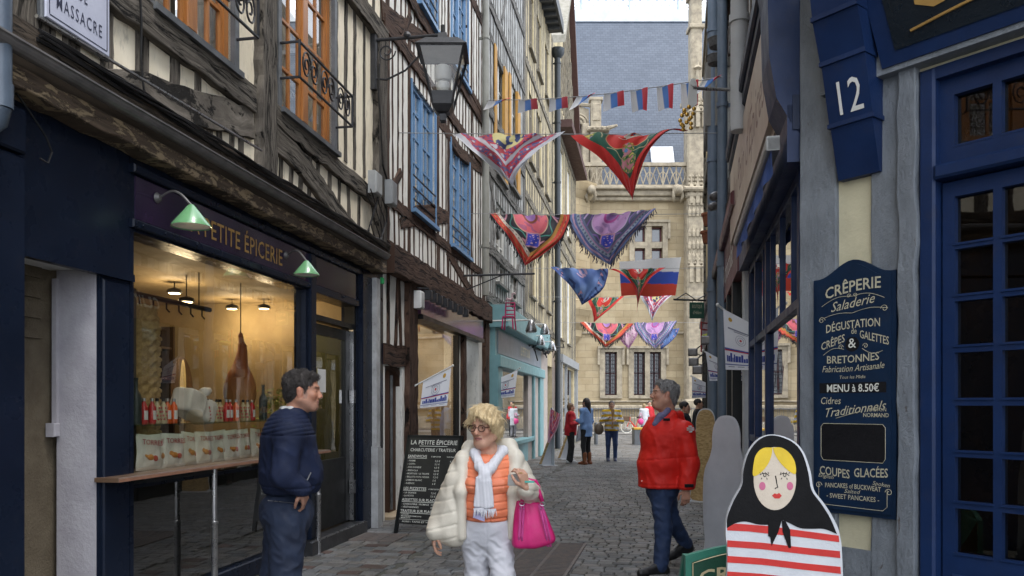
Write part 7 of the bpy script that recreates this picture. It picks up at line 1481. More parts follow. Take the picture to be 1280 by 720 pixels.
for (x, y, Y, lab) in ((690, 581, 21.0, 'thin doll cut out turned edge on, draped with a red shawl, by the turquoise shop'), (712, 576, 23.5, 'farther doll cut out turned edge on, behind the woman in the red jacket')):
    p = at(x, y, Y); u = Vector((.16, 1)); t, F = cutout((p.x, p.y), (-.25, 1), 1.5, .5, m_osb, lab); m = MB(); m.prism(Frame((p.x, p.y+.02), (-1, .1)), [(.03, .04), (.34, .04), (.05, .85)], -.02, .02); obj('brace', m, m_osb, t)
    if Y < 22:
        n = 50; u_, v_ = np.meshgrid(np.linspace(0, 1, n), np.linspace(0, 1, n)); A, B, T_ = np.array([p.x-.05, Y-.25, 1.5]), np.array([p.x+.22, Y-.2, 1.35]), np.array([p.x-.12, Y-.3, .62])
        P = (A*(1-u_[..., None])+B*u_[..., None])*(1-v_[..., None])+T_*v_[..., None]; P[..., 0] += .1*np.sin(v_*2.6)*(u_-.2); P[..., 1] += .03*np.sin(u_*14)
        s_ = grid_mesh('draped_shawl', P, shawl_pattern('paisley', (u_*(1-v_)).ravel(), ((1-u_)*(1-v_)).ravel())*np.array([1, .6, .7]), m_shawl, origin=P[0, 0], label='red printed shawl draped over the edge on doll cut out', cat='shawl')
# green crêperie board --------------------------------------------------------
FG = Frame((1.04, 3.62), (1, .05)); g_ = lambda l, n=0: [FG.pix(840+x/4, 540+y/4, n) for x, y in l]
t = thing('creperie_board', 'green arched pavement board with cream lettering, partly behind the striped doll', 'sign', FG.P(0, 0, 0))
xl = g_([(68, 620)])[0][0]; zt = g_([(68, 620)])[0][1]; xr = xl+.58; zk = g_([(270, 562)])[0][1]
def ga_(e): return [(xl+e, .12), (xr-e, .12), (xr-e, zt-e)]+[(xr-e-(xr-xl-2*e)*k/12, zt-e+(zk-zt)*math.sin(k/12*math.pi)) for k in range(1, 12)]+[(xl+e, zt-e)]
m = MB(); m.prism(FG, ga_(0), -.03, 0); m.box(FG, xl, xl+.04, 0, .12, -.03, 0); m.box(FG, xr-.04, xr, 0, .12, -.03, 0); m.hexa([FG.P(xl, 0, -.5), FG.P(xr, 0, -.5), FG.P(xr, 0, -.53), FG.P(xl, 0, -.53), FG.P(xl, zt, -.03), FG.P(xr, zt, -.03), FG.P(xr, zt, -.06), FG.P(xl, zt, -.06)]); obj('board_frame', m, pm('sea_green_paint', (.03, .2, .14), (.025, .16, .11), 5, .5, .003, dirt=.15), t)
m = MB(); m.prism(FG, ga_(.028), 0, .004); fc2 = obj('board_panel', m, pm('dark_green_paint', (.01, .07, .04), None, 5, .5), t)
m = MB(); po = ga_(.032); m.tube([FG.P(a, z, .005) for a, z in po+[po[0]]], .0025, 4); V, _ = glyphs('CREPERIE', .09, .02, 0, 1)
m.text(FG, (xl+xr)/2, zk-.155, .006, 'CREPERIE', .09, 'C', .02, sx=.47/V[:, 0].max(), bend=-.55); m.text(FG, xl+.14, zk-.21, .006, 'Glaces', .075, 'L', .004, shear=.4, slope=.1); obj('lettering', m, pm('cream_board_lettering', (.6, .5, .3), None, 5, .5, 0), fc2, recalc=False)
# ================================================================ PEOPLE
Zv = Vector((0, 0, 1))
m_eye = pm('eye_white', (.7, .68, .64), None, 5, .2, 0); m_iris = pm('dark_iris', (.03, .02, .015), None, 5, .2, 0)
def yaw_of(f): return math.atan2(-f[0], f[1])
class Head:
    """head in its own axes: x right, y forward, z up, unit = metres for a .235 m head"""
    def __init__(s, c, f, pitch=0, roll=0, sc=1, male=True, skin=(.5, .29, .2), brow=(.16, .13, .11), lip=(.42, .16, .14), nose=1.0, jowl=0):
        s.c = Vector(c); s.yaw = yaw_of(f); s.pitch = pitch; s.roll = roll; s.sc = sc; s.M = rotm(s.yaw, pitch, roll); s.male = male; s.skin = _v(skin); s.brow = _v(brow); s.lip = _v(lip); s.nose = nose; s.jowl = jowl
    def w(s, x, y, z): return Vector((s.M @ _v((x, y, z))*s.sc).tolist())+s.c
    def e(s, c, r, k=.02, pitch=0): return ell(s.w(*c), tuple(x*s.sc for x in r), s.yaw, s.pitch+pitch, k, s.roll)
    def cp(s, a, b, ra, rb=None, k=.015): return cap(s.w(*a), s.w(*b), ra*s.sc, (rb if rb is not None else ra)*s.sc, k)
    def field(s):
        m = s.male; j = s.jowl
        P = [s.e((0, -.012, .035), (.074, .095, .085)), s.e((0, .03, -.03), (.058+.006*m, .062, .085), k=.03), s.e((0, .066, -.092), (.026+.006*m, .024, .02), k=.03)]
        for g in (-1, 1):
            P += [s.cp((g*.054, -.005, -.05), (g*.022, .06, -.096), .024+j, .019+j*.5, .025), s.e((g*.04, .062, -.022), (.022, .02, .02), .02), s.cp((g*.012, .085, .024), (g*.044, .07, .026), .009+.002*m, .008, .014)]
        n = s.nose
        P += [s.cp((0, .084, .015), (0, .106*n, -.026), .009, .0125, .012), s.e((0, .104*n, -.03), (.013, .013, .011), .008)]
        for g in (-1, 1): P += [s.e((g*.012, .094, -.034), (.008, .011, .008), .006)]
        P += [s.e((0, .083, -.056), (.026, .014, .008), .008), s.e((0, .082, -.068), (.021, .014, .009), .006)]
        for g in (-1, 1): P += [s.e((g*.079, -.008, -.008), (.008, .02, .032), .008), s.e((g*.08, -.014, .008), (.011, .014, .017), .006)]
        neg = [s.e((g*.032, .092, .004), (.02, .016, .012)) for g in (-1, 1)]; mouth = s.cp((-.024, .096, -.0615), (.024, .096, -.0615), .003); nas = [s.cp((g*.024, .094, -.036), (g*.034, .078, -.064), .003) for g in (-1, 1)]
        lid = [s.e((g*.032, .071, .003), (.0145, .0145, .0125), .004) for g in (-1, 1)]
        def f(p):
            d = union(P, p)
            for q_, k in ((neg[0], .012), (neg[1], .012), (mouth, .004), (nas[0], .006), (nas[1], .006)): d = smax(d, -q_[0](p), k*s.sc)
            for q_ in lid: e = q_[0](p); h = np.clip(.5+.5*(e-d)/.003, 0, 1); d = e*(1-h)+d*h-.003*h*(1-h)
            return d
        return f
    def loc(s, V): return ((V-_v(s.c)) @ s.M)/s.sc
    def colour(s, V, extra=None):
        q = s.loc(V); x, y, z = np.abs(q[:, 0]), q[:, 1], q[:, 2]; col = np.repeat(s.skin[None], len(V), 0)
        def bl(c, m): nonlocal col; m = np.clip(m, 0, 1)[:, None]; col = col*(1-m)+_v(c)*m
        bl(s.skin*_v((1.1, .78, .72)), .6*np.exp(-(((x-.042)/.02)**2+((y-.07)/.03)**2+((z+.03)/.02)**2))); bl(s.skin*_v((1.1, .75, .7)), .7*np.exp(-((x/.014)**2+((y-.108)/.012)**2+((z+.03)/.012)**2)))
        bl(s.lip, ((x < .025) & (y > .07) & (np.abs(z+.062) < .011*(1-(x/.03)**2)))*.85); bl((.12, .03, .03), ((x < .024) & (y > .07) & (np.abs(z+.0615) < .002))*.9)
        bl(s.brow, np.clip(1.3-np.abs(z-.0245-.12*(x-.03)+2.2*(x-.03)**2)/.005, 0, 1)*((x > .012) & (x < .05) & (y > .05))*.8)
        bl(_v((.1, .06, .05)), np.clip(1.2-np.abs(z-.0095+9*(x-.032)**2)/.0018, 0, 1)*((x > .02) & (x < .046) & (y > .06))*.8)
        bl(s.skin*_v((.95, .72, .7)), ((x > .07) & (np.abs(y+.01) < .03) & (np.abs(z) < .04))*.5)
        if extra is not None: col = extra(s, q, col)
        return np.clip(col*(1+.06*wav(V, 90, 5)[:, None]), 0, 1)
    def eyes(s, par):
        for g in (-1, 1):
            m = MB(); m.ball(s.w(g*.032, .0715, .003), .0128*s.sc, 14, 10); e = obj('eye', m, m_eye, par, smooth=True); m = MB(); m.ball(s.w(g*.032+s.gaze, .0795, .003), .0066*s.sc, 10, 6); obj('iris', m, m_iris, e, smooth=True)
    gaze = 0
def hand(w, d, pn, th, sc=1, curl=(.5, .6, .5), spread=.0):
    w = Vector(w); d = Vector(d).normalized(); pn = Vector(pn); pn = (pn-d*pn.dot(d)).normalized(); th = Vector(th); th = (th-d*th.dot(d)-pn*th.dot(pn)).normalized(); P = []
    for i in range(4):
        o = (1.5-i)*.0195*sc; base = w+th*o*.55+d*.012*sc; kn = w+th*o+d*(.088-.004*abs(i-1.2))*sc; P.append(cap(base, kn, .0135*sc, .0105*sc, .014)); dd = (d+th*(1.5-i)*spread).normalized(); a = kn; ang_ = 0
        for j, L in enumerate((.042, .027, .021)):
            ang_ += curl[j]+.06*i; v = dd*math.cos(ang_)+pn*math.sin(ang_); b = a+v*L*(.93, 1.05, 1, .8)[i]*sc; P.append(cap(a, b, (.0092-.0007*j)*sc, (.0085-.0007*j)*sc, .004)); a = b
    t0 = w+d*.02*sc+th*.018*sc+pn*.006*sc; t1 = t0+(d*.55+th*.6+pn*.3).normalized()*.045*sc; t2 = t1+(d*.85+th*.1+pn*.45).normalized()*.034*sc; t3 = t2+(d*.9-th*.1+pn*.4).normalized()*.025*sc
    P += [cap(t0, t1, .0135*sc, .0115*sc, .012), cap(t1, t2, .0112*sc, .0098*sc, .004), cap(t2, t3, .0098*sc, .008*sc, .004)]; return P
def bounds(ps, pad): a = np.array([list(p) for p in ps]); return a.min(0)-pad, a.max(0)+pad
m_skin = attrm('skin', .5, .0008, 260, sss=.08, spec=.35)
def cloth(name, c, c2=None, **k): return pm(name, c, c2, 7, .8, .0022, 220, **k)
def hairm(name, c, c2):
    if name in MC: return MC[name]
    m, nt, b = new_mat(name); co = coords(nt, 'Object', (38, 38, 7)); f = noise(nt, co, 2.2, 6, .7, .8); nt.links.new(ramp(nt, f, [(.3, c2), (.68, c)]), b.inputs['Base Color']); b.inputs['Roughness'].default_value = .45
    bumpn(nt, b, f, .012, 1); MC[name] = m; return m
class Fig:
    """joints given in scene coordinates"""
    def __init__(s, f, **J): s.f = Vector(f).normalized(); s.r = Vector((s.f.y, -s.f.x, 0)); s.yaw = yaw_of(s.f); s.J = {k: Vector(v) for k, v in J.items()}
    def torso(s, g=1, lat=.165, fw=.11, off=0, belly=0, k=.05):
        J = s.J; c, p = J['chest'], J['pelvis']; mid = c.lerp(p, .55)+s.f*belly*.5
        return [ell(c, (lat*g+off, fw*g+off, .2), s.yaw, 0, k), ell(mid, ((lat-.012)*g+off, (fw+belly)*g+off, .2), s.yaw, 0, k), ell(p, (lat*g+off, fw*g+off+.005, .15), s.yaw, 0, k), cap(J['shL'], J['shR'], .055*g+off, None, .05), cap(c+Zv*.1, J['neck'], .075*g+off, .055, .05)]
    def arm(s, S, r0, r1, r2, k=.03): J = s.J; return [cap(J['sh'+S], J['el'+S], r0, r1, k), cap(J['el'+S], J['wr'+S], r1, r2, k)]
    def leg(s, S, r0, r1, r2, k=.03): J = s.J; return [cap(J['hip'+S], J['kn'+S], r0, r1, k), cap(J['kn'+S], J['an'+S], r1, r2, k)]
def shoe(an, d, L=.27, w=.048, h=.075, mat=None, par=None, name='shoe', sole=None):
    an = Vector(an); d = Vector((d[0], d[1], d[2] if len(d) > 2 else 0)).normalized(); h0 = an.z-.03 if an.z < .16 else .055
    heel = an-d*.05; toe = an+d*(L-.09); heel.z = an.z-.055; toe.z = heel.z+(d.z*(L-.04)); P = [cap(heel, toe, .042, .036, .02), cap(an, heel+Zv*.03+d*.02, .045, .045, .03), cap(an+d*.03, toe-d*.03, .04, .03, .03), cap(toe-d*.05, toe, .046, .03, .02)]
    lo, hi = bounds([heel, toe, an], .1)
    floor = heel.z-.035
    def f(p):
        v = union(P, p); pl = (p-_v(heel)) @ _v((-d.z, 0, 1) if False else (0, 0, 1)); sl = (p-_v(heel)) @ _v((d.x, d.y, 0)); return smax(v, -(pl-sl*d.z)-.034, .008)
    field_obj(name, f, lo, hi, .007, mat, par, wloc(par))
def strands(hair, hd, n, L, r=.0012, wild=.35, seed=1, lift=.004):
    me = hair.data; nv = len(me.vertices); rr = np.random.RandomState(seed); co = np.empty(nv*3); me.vertices.foreach_get('co', co); co = co.reshape(-1, 3)+np.array(wloc(hair)); no = np.array([v.normal for v in me.vertices])
    ctr = np.array(hd.c); sg_ = np.sign(((co-ctr)*no).sum(1).mean()); no = no*sg_; crown = np.array(hd.w(.01, -.03, .14)); m = MB(); idx = rr.choice(nv, n)
    for i in idx:
        p = co[i].copy(); nn = no[i]; d = p-crown+np.array((0, 0, -.04)); d = d+rr.normal(0, wild*.1, 3); d -= nn*(d@nn); d /= np.linalg.norm(d)+1e-6; ln_ = L*rr.uniform(.6, 1.3); P_ = [Vector(p-nn*.002)]; cv = rr.normal(0, wild*.5, 3)
        for k in range(4): d = d+cv*.3+np.array((0, 0, -.12)); d -= nn*(d@nn)*.8; d /= np.linalg.norm(d); P_.append(Vector(p+d*ln_*(k+1)/4+nn*lift*math.sin((k+1)*.9)))
        m.tube(P_, [r, r, r*.9, r*.7, r*.3], 3, cap=False)
    return obj('strands', m, hair.data.materials[0], hair, smooth=True, recalc=False)
def wrinkle(p, amp, fr, seed=0, st=(1, 1, 1)): n = wav(p, fr, 6, st, seed); return amp*(1-np.abs(n)*2.2)
def person_root(name, f, lo, hi, h, mat, colour, label, g, cat='person', group=None):
    return field_obj('person', f, lo, hi, h, mat, None, g, colour, label=label, cat=cat, group=group)
# ---------------------------------------------------------------- generic walker / stander for the middle distance
def stander(label, px, gy, f, top, bottom, hairc, H=1.68, headf=None, jk=None, jlen=.8, tr=None, h=.013, hair='short', arms='down', spread=.1, skin=(.5, .29, .2), shoes=(.03, .03, .03), fat=1, female=True, stripes=None, Yv=None, topname='jacket', legs=1, collar=None, stride=0, group=None):
    Y = Yv or 1560/(gy-508); g = Vector(((px-640)*Y/1000, Y, 0)); f = Vector((f[0], f[1], 0)).normalized(); r = Vector((f.y, -f.x, 0)); k = H/1.7; hf = Vector((headf[0], headf[1], 0)).normalized() if headf else f
    J = dict(pelvis=g+Zv*.95*k, chest=g+Zv*1.26*k+f*.01, neck=g+Zv*1.45*k, shR=g+r*.165*fat*k+Zv*1.38*k, shL=g-r*.165*fat*k+Zv*1.38*k, hipR=g+r*.085*k+Zv*.88*k, hipL=g-r*.085*k+Zv*.88*k)
    for S, q_ in (('R', 1), ('L', -1)):
        J['kn'+S] = g+r*q_*spread*k+Zv*.48*k+f*(.03+.12*stride*q_); J['an'+S] = g+r*q_*spread*k+Zv*.09*k+f*(-.02+.25*stride*q_)
        if arms == 'down': J['el'+S] = J['sh'+S]+r*q_*.05*k-Zv*.29*k-f*.02; J['wr'+S] = J['el'+S]-Zv*.22*k+f*.1+r*q_*.005
        elif arms == 'bent': J['el'+S] = J['sh'+S]+r*q_*.06*k-Zv*.28*k; J['wr'+S] = J['el'+S]+f*.2-r*q_*.09+Zv*.04
        elif arms == 'hold': J['el'+S] = J['sh'+S]+r*q_*.1*k-Zv*.26*k+f*.03; J['wr'+S] = J['el'+S]+f*.19-r*q_*.18+Zv*(.1 if S == 'R' else .02)
    F = Fig(f, **J); hc = g+Zv*(H-.125)+hf*.02; hd = Head(hc, hf, sc=.98*k, male=not female, skin=skin, brow=tuple(x*.6 for x in hairc)); hfld = hd.field(); hands = []
    for S, q_ in (('R', 1), ('L', -1)): d_ = (J['wr'+S]-J['el'+S]); hands += hand(J['wr'+S], d_, -r*q_ if arms == 'down' else -Zv+f*.2, f if arms == 'down' else Zv, .95*k, (.3, .4, .3))
    body = F.torso(fat, off=-.03)+[cap(J['neck']-Zv*.03, hc-hf*.01-Zv*.06, .055*k, .05*k, .03)]
    for S in 'RL': body += F.arm(S, .045, .036, .027)+F.leg(S, .07, .045, .035)
    bd = lambda p: np.minimum(smax(union(body, p), -1e3+p[:, 2]*0, .01), np.minimum(hfld(p), union(hands, p)))
    lo, hi = bounds(list(J.values())+[hc+Zv*.14, hc+f*.13, hc-f*.13, g], .14)
    root = person_root('person', bd, lo, hi, h*.8, m_skin, lambda V: hd.colour(V), label, g, group=group)
    bot = []
    for S in 'RL': bot += F.leg(S, .092*fat, .064, .052 if legs == 1 else .075)
    bot += [ell(J['pelvis']-Zv*.04, (.165*fat, .125*fat, .13), F.yaw, 0, .05)]
    field_obj('trousers', lambda p: smax(union(bot, p)-wrinkle(p, .004, 22), p[:, 2]-1.0*k, .01), lo, hi, h, bottom, root, g)
    tp = F.torso(fat, off=.022, belly=.02)
    for S in 'RL': tp += F.arm(S, .066, .058, .047)
    zh = jlen*k; sk = [cap(J['pelvis'], J['pelvis']*1-Zv*(J['pelvis'].z-zh), .145*fat, .155*fat, .06)] if zh < .9 else []
    ft = lambda p: smax(smax(union(tp+sk, p)-wrinkle(p, .006, 18, 3), zh-p[:, 2], .015), p[:, 2]-(1.47*k), .02)
    kw = {}
    if stripes:
        def cs(V): z = (V[:, 2]*stripes[2]+.15*np.sin(V[:, 0]*4)) % 1; c = np.where((z < .5)[:, None], _v(stripes[0]), _v(stripes[1])); return c
        t_ = field_obj(topname, ft, lo, hi, h, attrm('striped_knit', .9, .003, 200), root, g, cs)
    else: t_ = field_obj(topname, ft, lo, hi, h, top, root, g)
    if collar: cc = [cap(J['neck']+r*x*.06-f*.04, J['neck']+r*x*.05+f*.07-Zv*.05, .03, .028, .03) for x in (-1, 1)]+[cap(J['neck']+r*.06-f*.05, J['neck']-r*.06-f*.05, .03, .03, .03)]; field_obj('scarf', lambda p: union(cc, p)+.004*wav(p, 50, 5), *bounds([J['neck']], .18), .01, collar, root, g)
    hp = [hd.e((0, -.02, .045), (.085, .1, .086), .03)]
    if hair in ('bob', 'long'): hp += [hd.e((0, -.045, -.01), (.084, .075, .1), .03)]
    if hair == 'long': hp += [cap(hd.w(0, -.075, -.02), hd.w(.02, -.1, -.26), .07, .045, .04), cap(hd.w(.05, -.05, -.02), hd.w(.07, -.04, -.2), .045, .03, .03)]
    if hair == 'bun': hp += [hd.e((0, -.1, .09), (.045, .045, .045), .01)]
    cut = hd.e((0, .085, -.03), (.07, .07, .1)); cut2 = hd.e((0, .03, -.12), (.1, .09, .07))
    fh = lambda p: smax(smax(union(hp, p)+.004*wav(p, 60, 5, (1, 1, .3)), -cut[0](p), .01), -cut2[0](p) if hair == 'short' or hair == 'bun' else p[:, 2]*0-9, .01)
    field_obj('hair', fh, *bounds([hc+Zv*.13, hc-Zv*.34, hc], .16), h*.7, hairm('hair_%02d%02d%02d' % tuple(int(x*99) for x in hairc), hairc, tuple(x*.45 for x in hairc)), root, g)
    for S in 'RL': shoe(J['an'+S], f, .25*k, mat=pm('shoe_%02d%02d%02d' % tuple(int(x*99) for x in shoes), shoes, None, 6, .5), par=root)
    return root, F, hd, g
R_rb = cloth('red_wool', (.48, .012, .02)); m_blk = cloth('black_cloth', (.012, .012, .014)); m_car = cloth('pale_blue_knit', (.2, .33, .6), (.16, .28, .52)); m_jean = cloth('blue_denim', (.03, .06, .16), (.02, .04, .11)); m_dj = cloth('black_padded', (.015, .017, .022))
w1_, F1, h1_, g1 = stander('woman with short brown hair in a red jacket and black trousers, facing right', 713, 579, (1, .1), R_rb, m_blk, (.22, .12, .06), 1.66, hair='bob', arms='bent', jlen=.78, shoes=(.6, .6, .6), fat=1.08, legs=2)
w2_, F2_, h2_, g2 = stander('woman with long dark hair in a pale blue cardigan, black leggings and brown boots', 733, 581, (-.75, .65), m_car, m_blk, (.035, .022, .018), 1.78, hair='long', arms='bent', jlen=.72, shoes=(.2, .06, .02), fat=1.0)
w3_, F3_, h3_, g3 = stander('woman in a yellow and white striped sweater and jeans, holding a wooden spoon shape', 764.5, 577, (-.05, -1), None, m_jean, (.1, .08, .07), 1.72, hair='bob', arms='hold', jlen=.86, shoes=(.05, .06, .12), fat=1.12, stripes=((.6, .38, .02), (.55, .56, .62), 7.2), topname='sweater', collar=cloth('white_scarf', (.62, .62, .62)))
for S, rt in (('R', w2_), ('L', w2_)):
    a = F2_.J['an'+S]; field_obj('boot', lambda p, a=a: union([cap(a, a+Zv*.2, .055, .06, .02)], p), *bounds([a, a+Zv*.2], .09), .012, pm('brown_suede', (.2, .07, .025), None, 6, .8), rt, g2)
m = MB(); b = F1.J['wrR']+Vector((.06, 0, -.3)); Fw = Frame((b.x, b.y), (1, .3)); m.prism(Fw, [(-.14, b.z-.22), (.12, b.z-.14), (.16, b.z+.22), (-.06, b.z+.22)], -.03, .03); obj('carrier_bag', m, pm('pale_grey_bag', (.5, .52, .58), None, 5, .5), None, 'pale grey carrier bag held by the woman in the red jacket', 'bag')
p = F3_.J['wrR'].lerp(F3_.J['wrL'], .5); m = MB(); m.lathe(p+Vector((0, -.04, -.24)), [(.03, 0), (.035, .05), (.02, .12), (.018, .3), (.03, .38), (.05, .45), (.045, .52), (.01, .56)], 10, (.03, 0, 1), (1, .5)); obj('wooden_spoon', m, pm('pale_wood_tool', (.4, .24, .1), None, 6, .6), None, 'pale wooden spoon shaped object held upright by the woman in the striped sweater', 'spoon', smooth=True)
m = MB(); b = g3+Vector((-.36, -.02, .92)); m.ball(b, .17, 14, 10, (.8, .5, .95)); m.tube([b+Vector((0, 0, .1)), b+Vector((.1, -.04, .35)), F3_.J['shR']+Vector((0, 0, .07)), F3_.J['shL']+Zv*.05], .012, 5); obj('shoulder_bag', m, pm('taupe_leather', (.16, .12, .08), None, 6, .6), None, 'taupe shoulder bag at the hip of the woman in the striped sweater', 'bag', smooth=True)
stander('dark haired boy in a black hooded jacket behind the chipboard doll cut out', 855, 611, (.75, -.3), m_dj, m_jean, (.02, .016, .014), 1.66, headf=(.9, -.35), hair='short', arms='down', fat=.95, female=False, shoes=(.4, .05, .05), jlen=.85, h=.012, collar=m_dj)
stander('man in black seen between the boy and the right hand shops', 872, 590, (1, -.1), m_blk, m_blk, (.03, .02, .02), 1.74, hair='short', arms='down', female=False)
stander('woman with dark tied up hair, black jacket and red scarf beyond the doll cut outs', 893, 618, (.3, 1), m_dj, m_blk, (.05, .02, .015), 1.72, hair='bun', arms='down', fat=1.1, jlen=.9, collar=R_rb)
stander('pale coated woman with fair hair near the parked bicycle', 805, 548, (-.3, .9), cloth('off_white_coat', (.5, .52, .55)), cloth('grey_trousers', (.2, .2, .22)), (.4, .28, .14), 1.7, hair='bob', arms='bent', h=.018, jlen=.6)
stander('distant person in a red and black top beyond the pale coated woman', 811.5, 547, (.2, -1), R_rb, m_blk, (.04, .03, .03), 1.82, hair='short', arms='down', h=.018, female=False)
b = at(801, 527, 38.8); m = MB(); m.ball(b, .14, 12, 8, (1, .5, 1.1)); m.tube([b+Vector((-.1, 0, .15)), b+Vector((0, 0, .42)), b+Vector((.1, 0, .15))], .015, 5); obj('shopping_bag', m, pm('pink_bag', (.7, .06, .25), None, 5, .5), None, 'small bright pink bag carried by the pale coated woman', 'bag', smooth=True)
# ---------------------------------------------------------------- woman in the cream coat
YL = 5.25; A_ = lambda x, y, dy=0: at(x, y, YL) + Vector((0, dy, 0)) if False else Vector(((x-640)*YL/1000, YL+dy, CAMZ+(508-y)*YL/1000))
g = Vector((A_(608, 0).x, YL, 0)); f = Vector((-.12, -1, 0)).normalized()
J = dict(pelvis=A_(608, 668, .03), chest=A_(610, 600, .02), neck=A_(612, 566, .03), shR=A_(581, 579, .02), shL=A_(640, 577, .03), elR=A_(561, 630, .03), wrR=A_(544, 664, -.03), elL=A_(664, 620, -.02), wrL=A_(657, 605, -.24), hipR=A_(594, 672, .02), hipL=A_(623, 672, .02), knR=A_(596, 722, .04), anR=A_(594, 789, .12), knL=A_(629, 719, -.08), anL=A_(630, 792, -.14))
LF = Fig(f, **J); hd = Head(A_(607, 534, -.02), (-.5, -.87), pitch=R(-3), sc=1.08, male=False, skin=(.52, .29, .2), brow=(.34, .24, .15), lip=(.36, .13, .12), nose=1.02, jowl=.006); hd.gaze = 0
def old(s, q, col):
    x, y, z = np.abs(q[:, 0]), q[:, 1], q[:, 2]
    for (cx, cz, sl) in ((.03, -.02, .5), (.03, -.06, -.9)): m_ = np.clip(1-np.abs((z-cz)-sl*(x-cx))/.0018, 0, 1)*((np.abs(x-cx) < .012) & (y > .05)); col = col*(1-.25*m_[:, None])
    return col
hf_ = hd.field(); nkb = [cap(J['neck']-Zv*.06, hd.w(0, -.01, -.07), .058, .05, .03), hd.e((0, .03, -.105), (.04, .04, .02), .03)]
hL = hand(J['wrL'], Vector((-.25, -.15, .95)), Vector((-.55, .6, 0)), Vector((-.6, -.5, .1)), .98, (.5, .8, .5)); hR = hand(J['wrR'], Vector((-.1, 0, -1)), Vector((.9, .2, 0)), Vector((0, -1, 0)), .95, (.3, .4, .35))
body = LF.torso(1, off=-.03)+LF.arm('R', .045, .037, .027)+LF.arm('L', .045, .037, .027)+LF.leg('R', .06, .04, .035)+LF.leg('L', .06, .04, .035)
fb = lambda p: np.minimum(union([(hf_, .03)]+nkb+body, p), union(hL+hR, p))
lo, hi = bounds(list(J.values())+[hd.c+Zv*.14, g], .15)
lady = person_root('person', fb, lo, hi, .0045, m_skin, lambda V: hd.colour(V, old), 'woman in an open cream puffer coat, orange vest and white trousers with a magenta bag', g); hd.eyes(lady)
# trousers
tr = LF.leg('R', .098, .072, .062)+LF.leg('L', .098, .072, .062)+[ell(J['pelvis']+Vector((0, 0, .0)), (.178, .135, .13), LF.yaw, 0, .04), ell(A_(609, 655, .01), (.165, .135, .1), LF.yaw, 0, .04)]
crot = cap(A_(609, 682, -.2), A_(609.5, 800, -.2), .004, .006)
def ftr(p):
    d = union(tr, p); rad = (p[:, 2] < .72); n = wav(p, 24, 6, (1, 1, 1.3), 4)
    return smax(d-.007*(1-np.abs(n)*2.4)*np.clip((.85-p[:, 2])/.2, .25, 1)+.003*np.exp(-((p[:, 0]-A_(609, 0).x)/.006)**2)*(p[:, 2] > .6), p[:, 2]-A_(0, 642).z, .01)
field_obj('trousers', ftr, lo, hi, .0055, cloth('white_satin_trousers', (.6, .6, .64), (.54, .54, .58), spec=.6), lady, g)
# orange quilted vest
zh = A_(0, 650).z
vs = [ell(A_(610, 602, .0), (.172, .135, .2), LF.yaw, 0, .05), ell(A_(609, 632, -.01), (.168, .145, .17), LF.yaw, 0, .05), cap(A_(588, 577), A_(632, 577), .055, None, .05), cap(A_(591, 604, -.1), A_(628, 604, -.1), .05, None, .04)]
def fvest(p):
    d = union(vs, p); t = (p[:, 2]-.1*np.abs(p[:, 0]-g.x))*1/.052; q_ = np.abs((t % 1)-.5); xz = np.abs(p[:, 0]-A_(613, 0).x)
    d = d+.007*np.exp(-((.5-q_)/.10)**2)+.006*np.exp(-(xz/.006)**2)+.003*wav(p, 34, 5)
    hem = np.abs(p[:, 2]-(zh+.028)); d = d+.005*np.exp(-(hem/.006)**2)
    return smax(smax(d, zh-p[:, 2], .012), p[:, 2]-A_(0, 566).z, .02)
field_obj('quilted_vest', fvest, *bounds([A_(575, 560, .2), A_(645, 655, -.2)], .05), .0048, pm('coral_nylon', (.78, .23, .11), (.7, .19, .09), 8, .5, .002, 120, spec=.5), lady, g)
# coat: open shell with puffy collar
ct = [ell(A_(610, 600, .09), (.225, .15, .23), LF.yaw, 0, .05), ell(A_(609, 640, .09), (.225, .15, .24), LF.yaw, 0, .05), cap(J['shR'], J['elR'], .078, .088, .04), cap(J['elR'], A_(547, 662, -.03), .09, .07, .03), cap(J['shL'], J['elL'], .08, .078, .04), cap(J['elL'], A_(658, 607, -.21), .078, .058, .02)]
flap = [ell(A_(569, 640, .0), (.085, .1, .235), LF.yaw, 0, .05), cap(A_(572, 600, -.02), A_(566, 664, -.02), .075, .088, .05), ell(A_(645, 635, .02), (.05, .12, .25), LF.yaw, 0, .04)]
opn = rbox(A_(609.5, 640, -.28), (.142, .34, .75), .02); lap = [cap(A_(612, 560, .13), A_(588, 562, .09), .05, .052, .03), cap(A_(612, 560, .13), A_(636, 560, .09), .05, .052, .03), cap(A_(588, 562, .09), A_(579, 574, -.02), .052, .047, .03), cap(A_(636, 560, .09), A_(645, 573, -.02), .052, .047, .03), cap(A_(579, 574, -.02), A_(577, 612, -.1), .045, .036, .03), cap(A_(577, 612, -.1), A_(578, 668, -.08), .034, .03, .03), cap(A_(645, 573, -.02), A_(641, 612, -.1), .045, .034, .03), cap(A_(641, 612, -.1), A_(640, 668, -.06), .032, .026, .03)]
zb_ = A_(0, 683).z
def fcoat(p):
    d = smax(union(ct+flap, p), -opn[0](p), .02); x = p[:, 0]; z = p[:, 2]
    arm = np.minimum(cap(J['elR'], J['wrR'], 0, 0)[0](p), cap(J['shR'], J['elR'], 0, 0)[0](p)) < .1
    t = (z+.25*(x-g.x)*np.sign(x-g.x))/.085; seam = np.exp(-((.5-np.abs((t % 1)-.5))/.085)**2)
    d = d+.005*seam-.007*(1-np.abs(wav(p, 15, 6, (1, 1, .6), 2))*2.2)
    e = union(lap, p)-.005*(1-np.abs(wav(p, 15, 5, (1, 1, .5), 7))*2.2); h = np.clip(.5+.5*(e-d)/.012, 0, 1); d = e*(1-h)+d*h-.012*h*(1-h)
    return smax(d, zb_-z, .02)
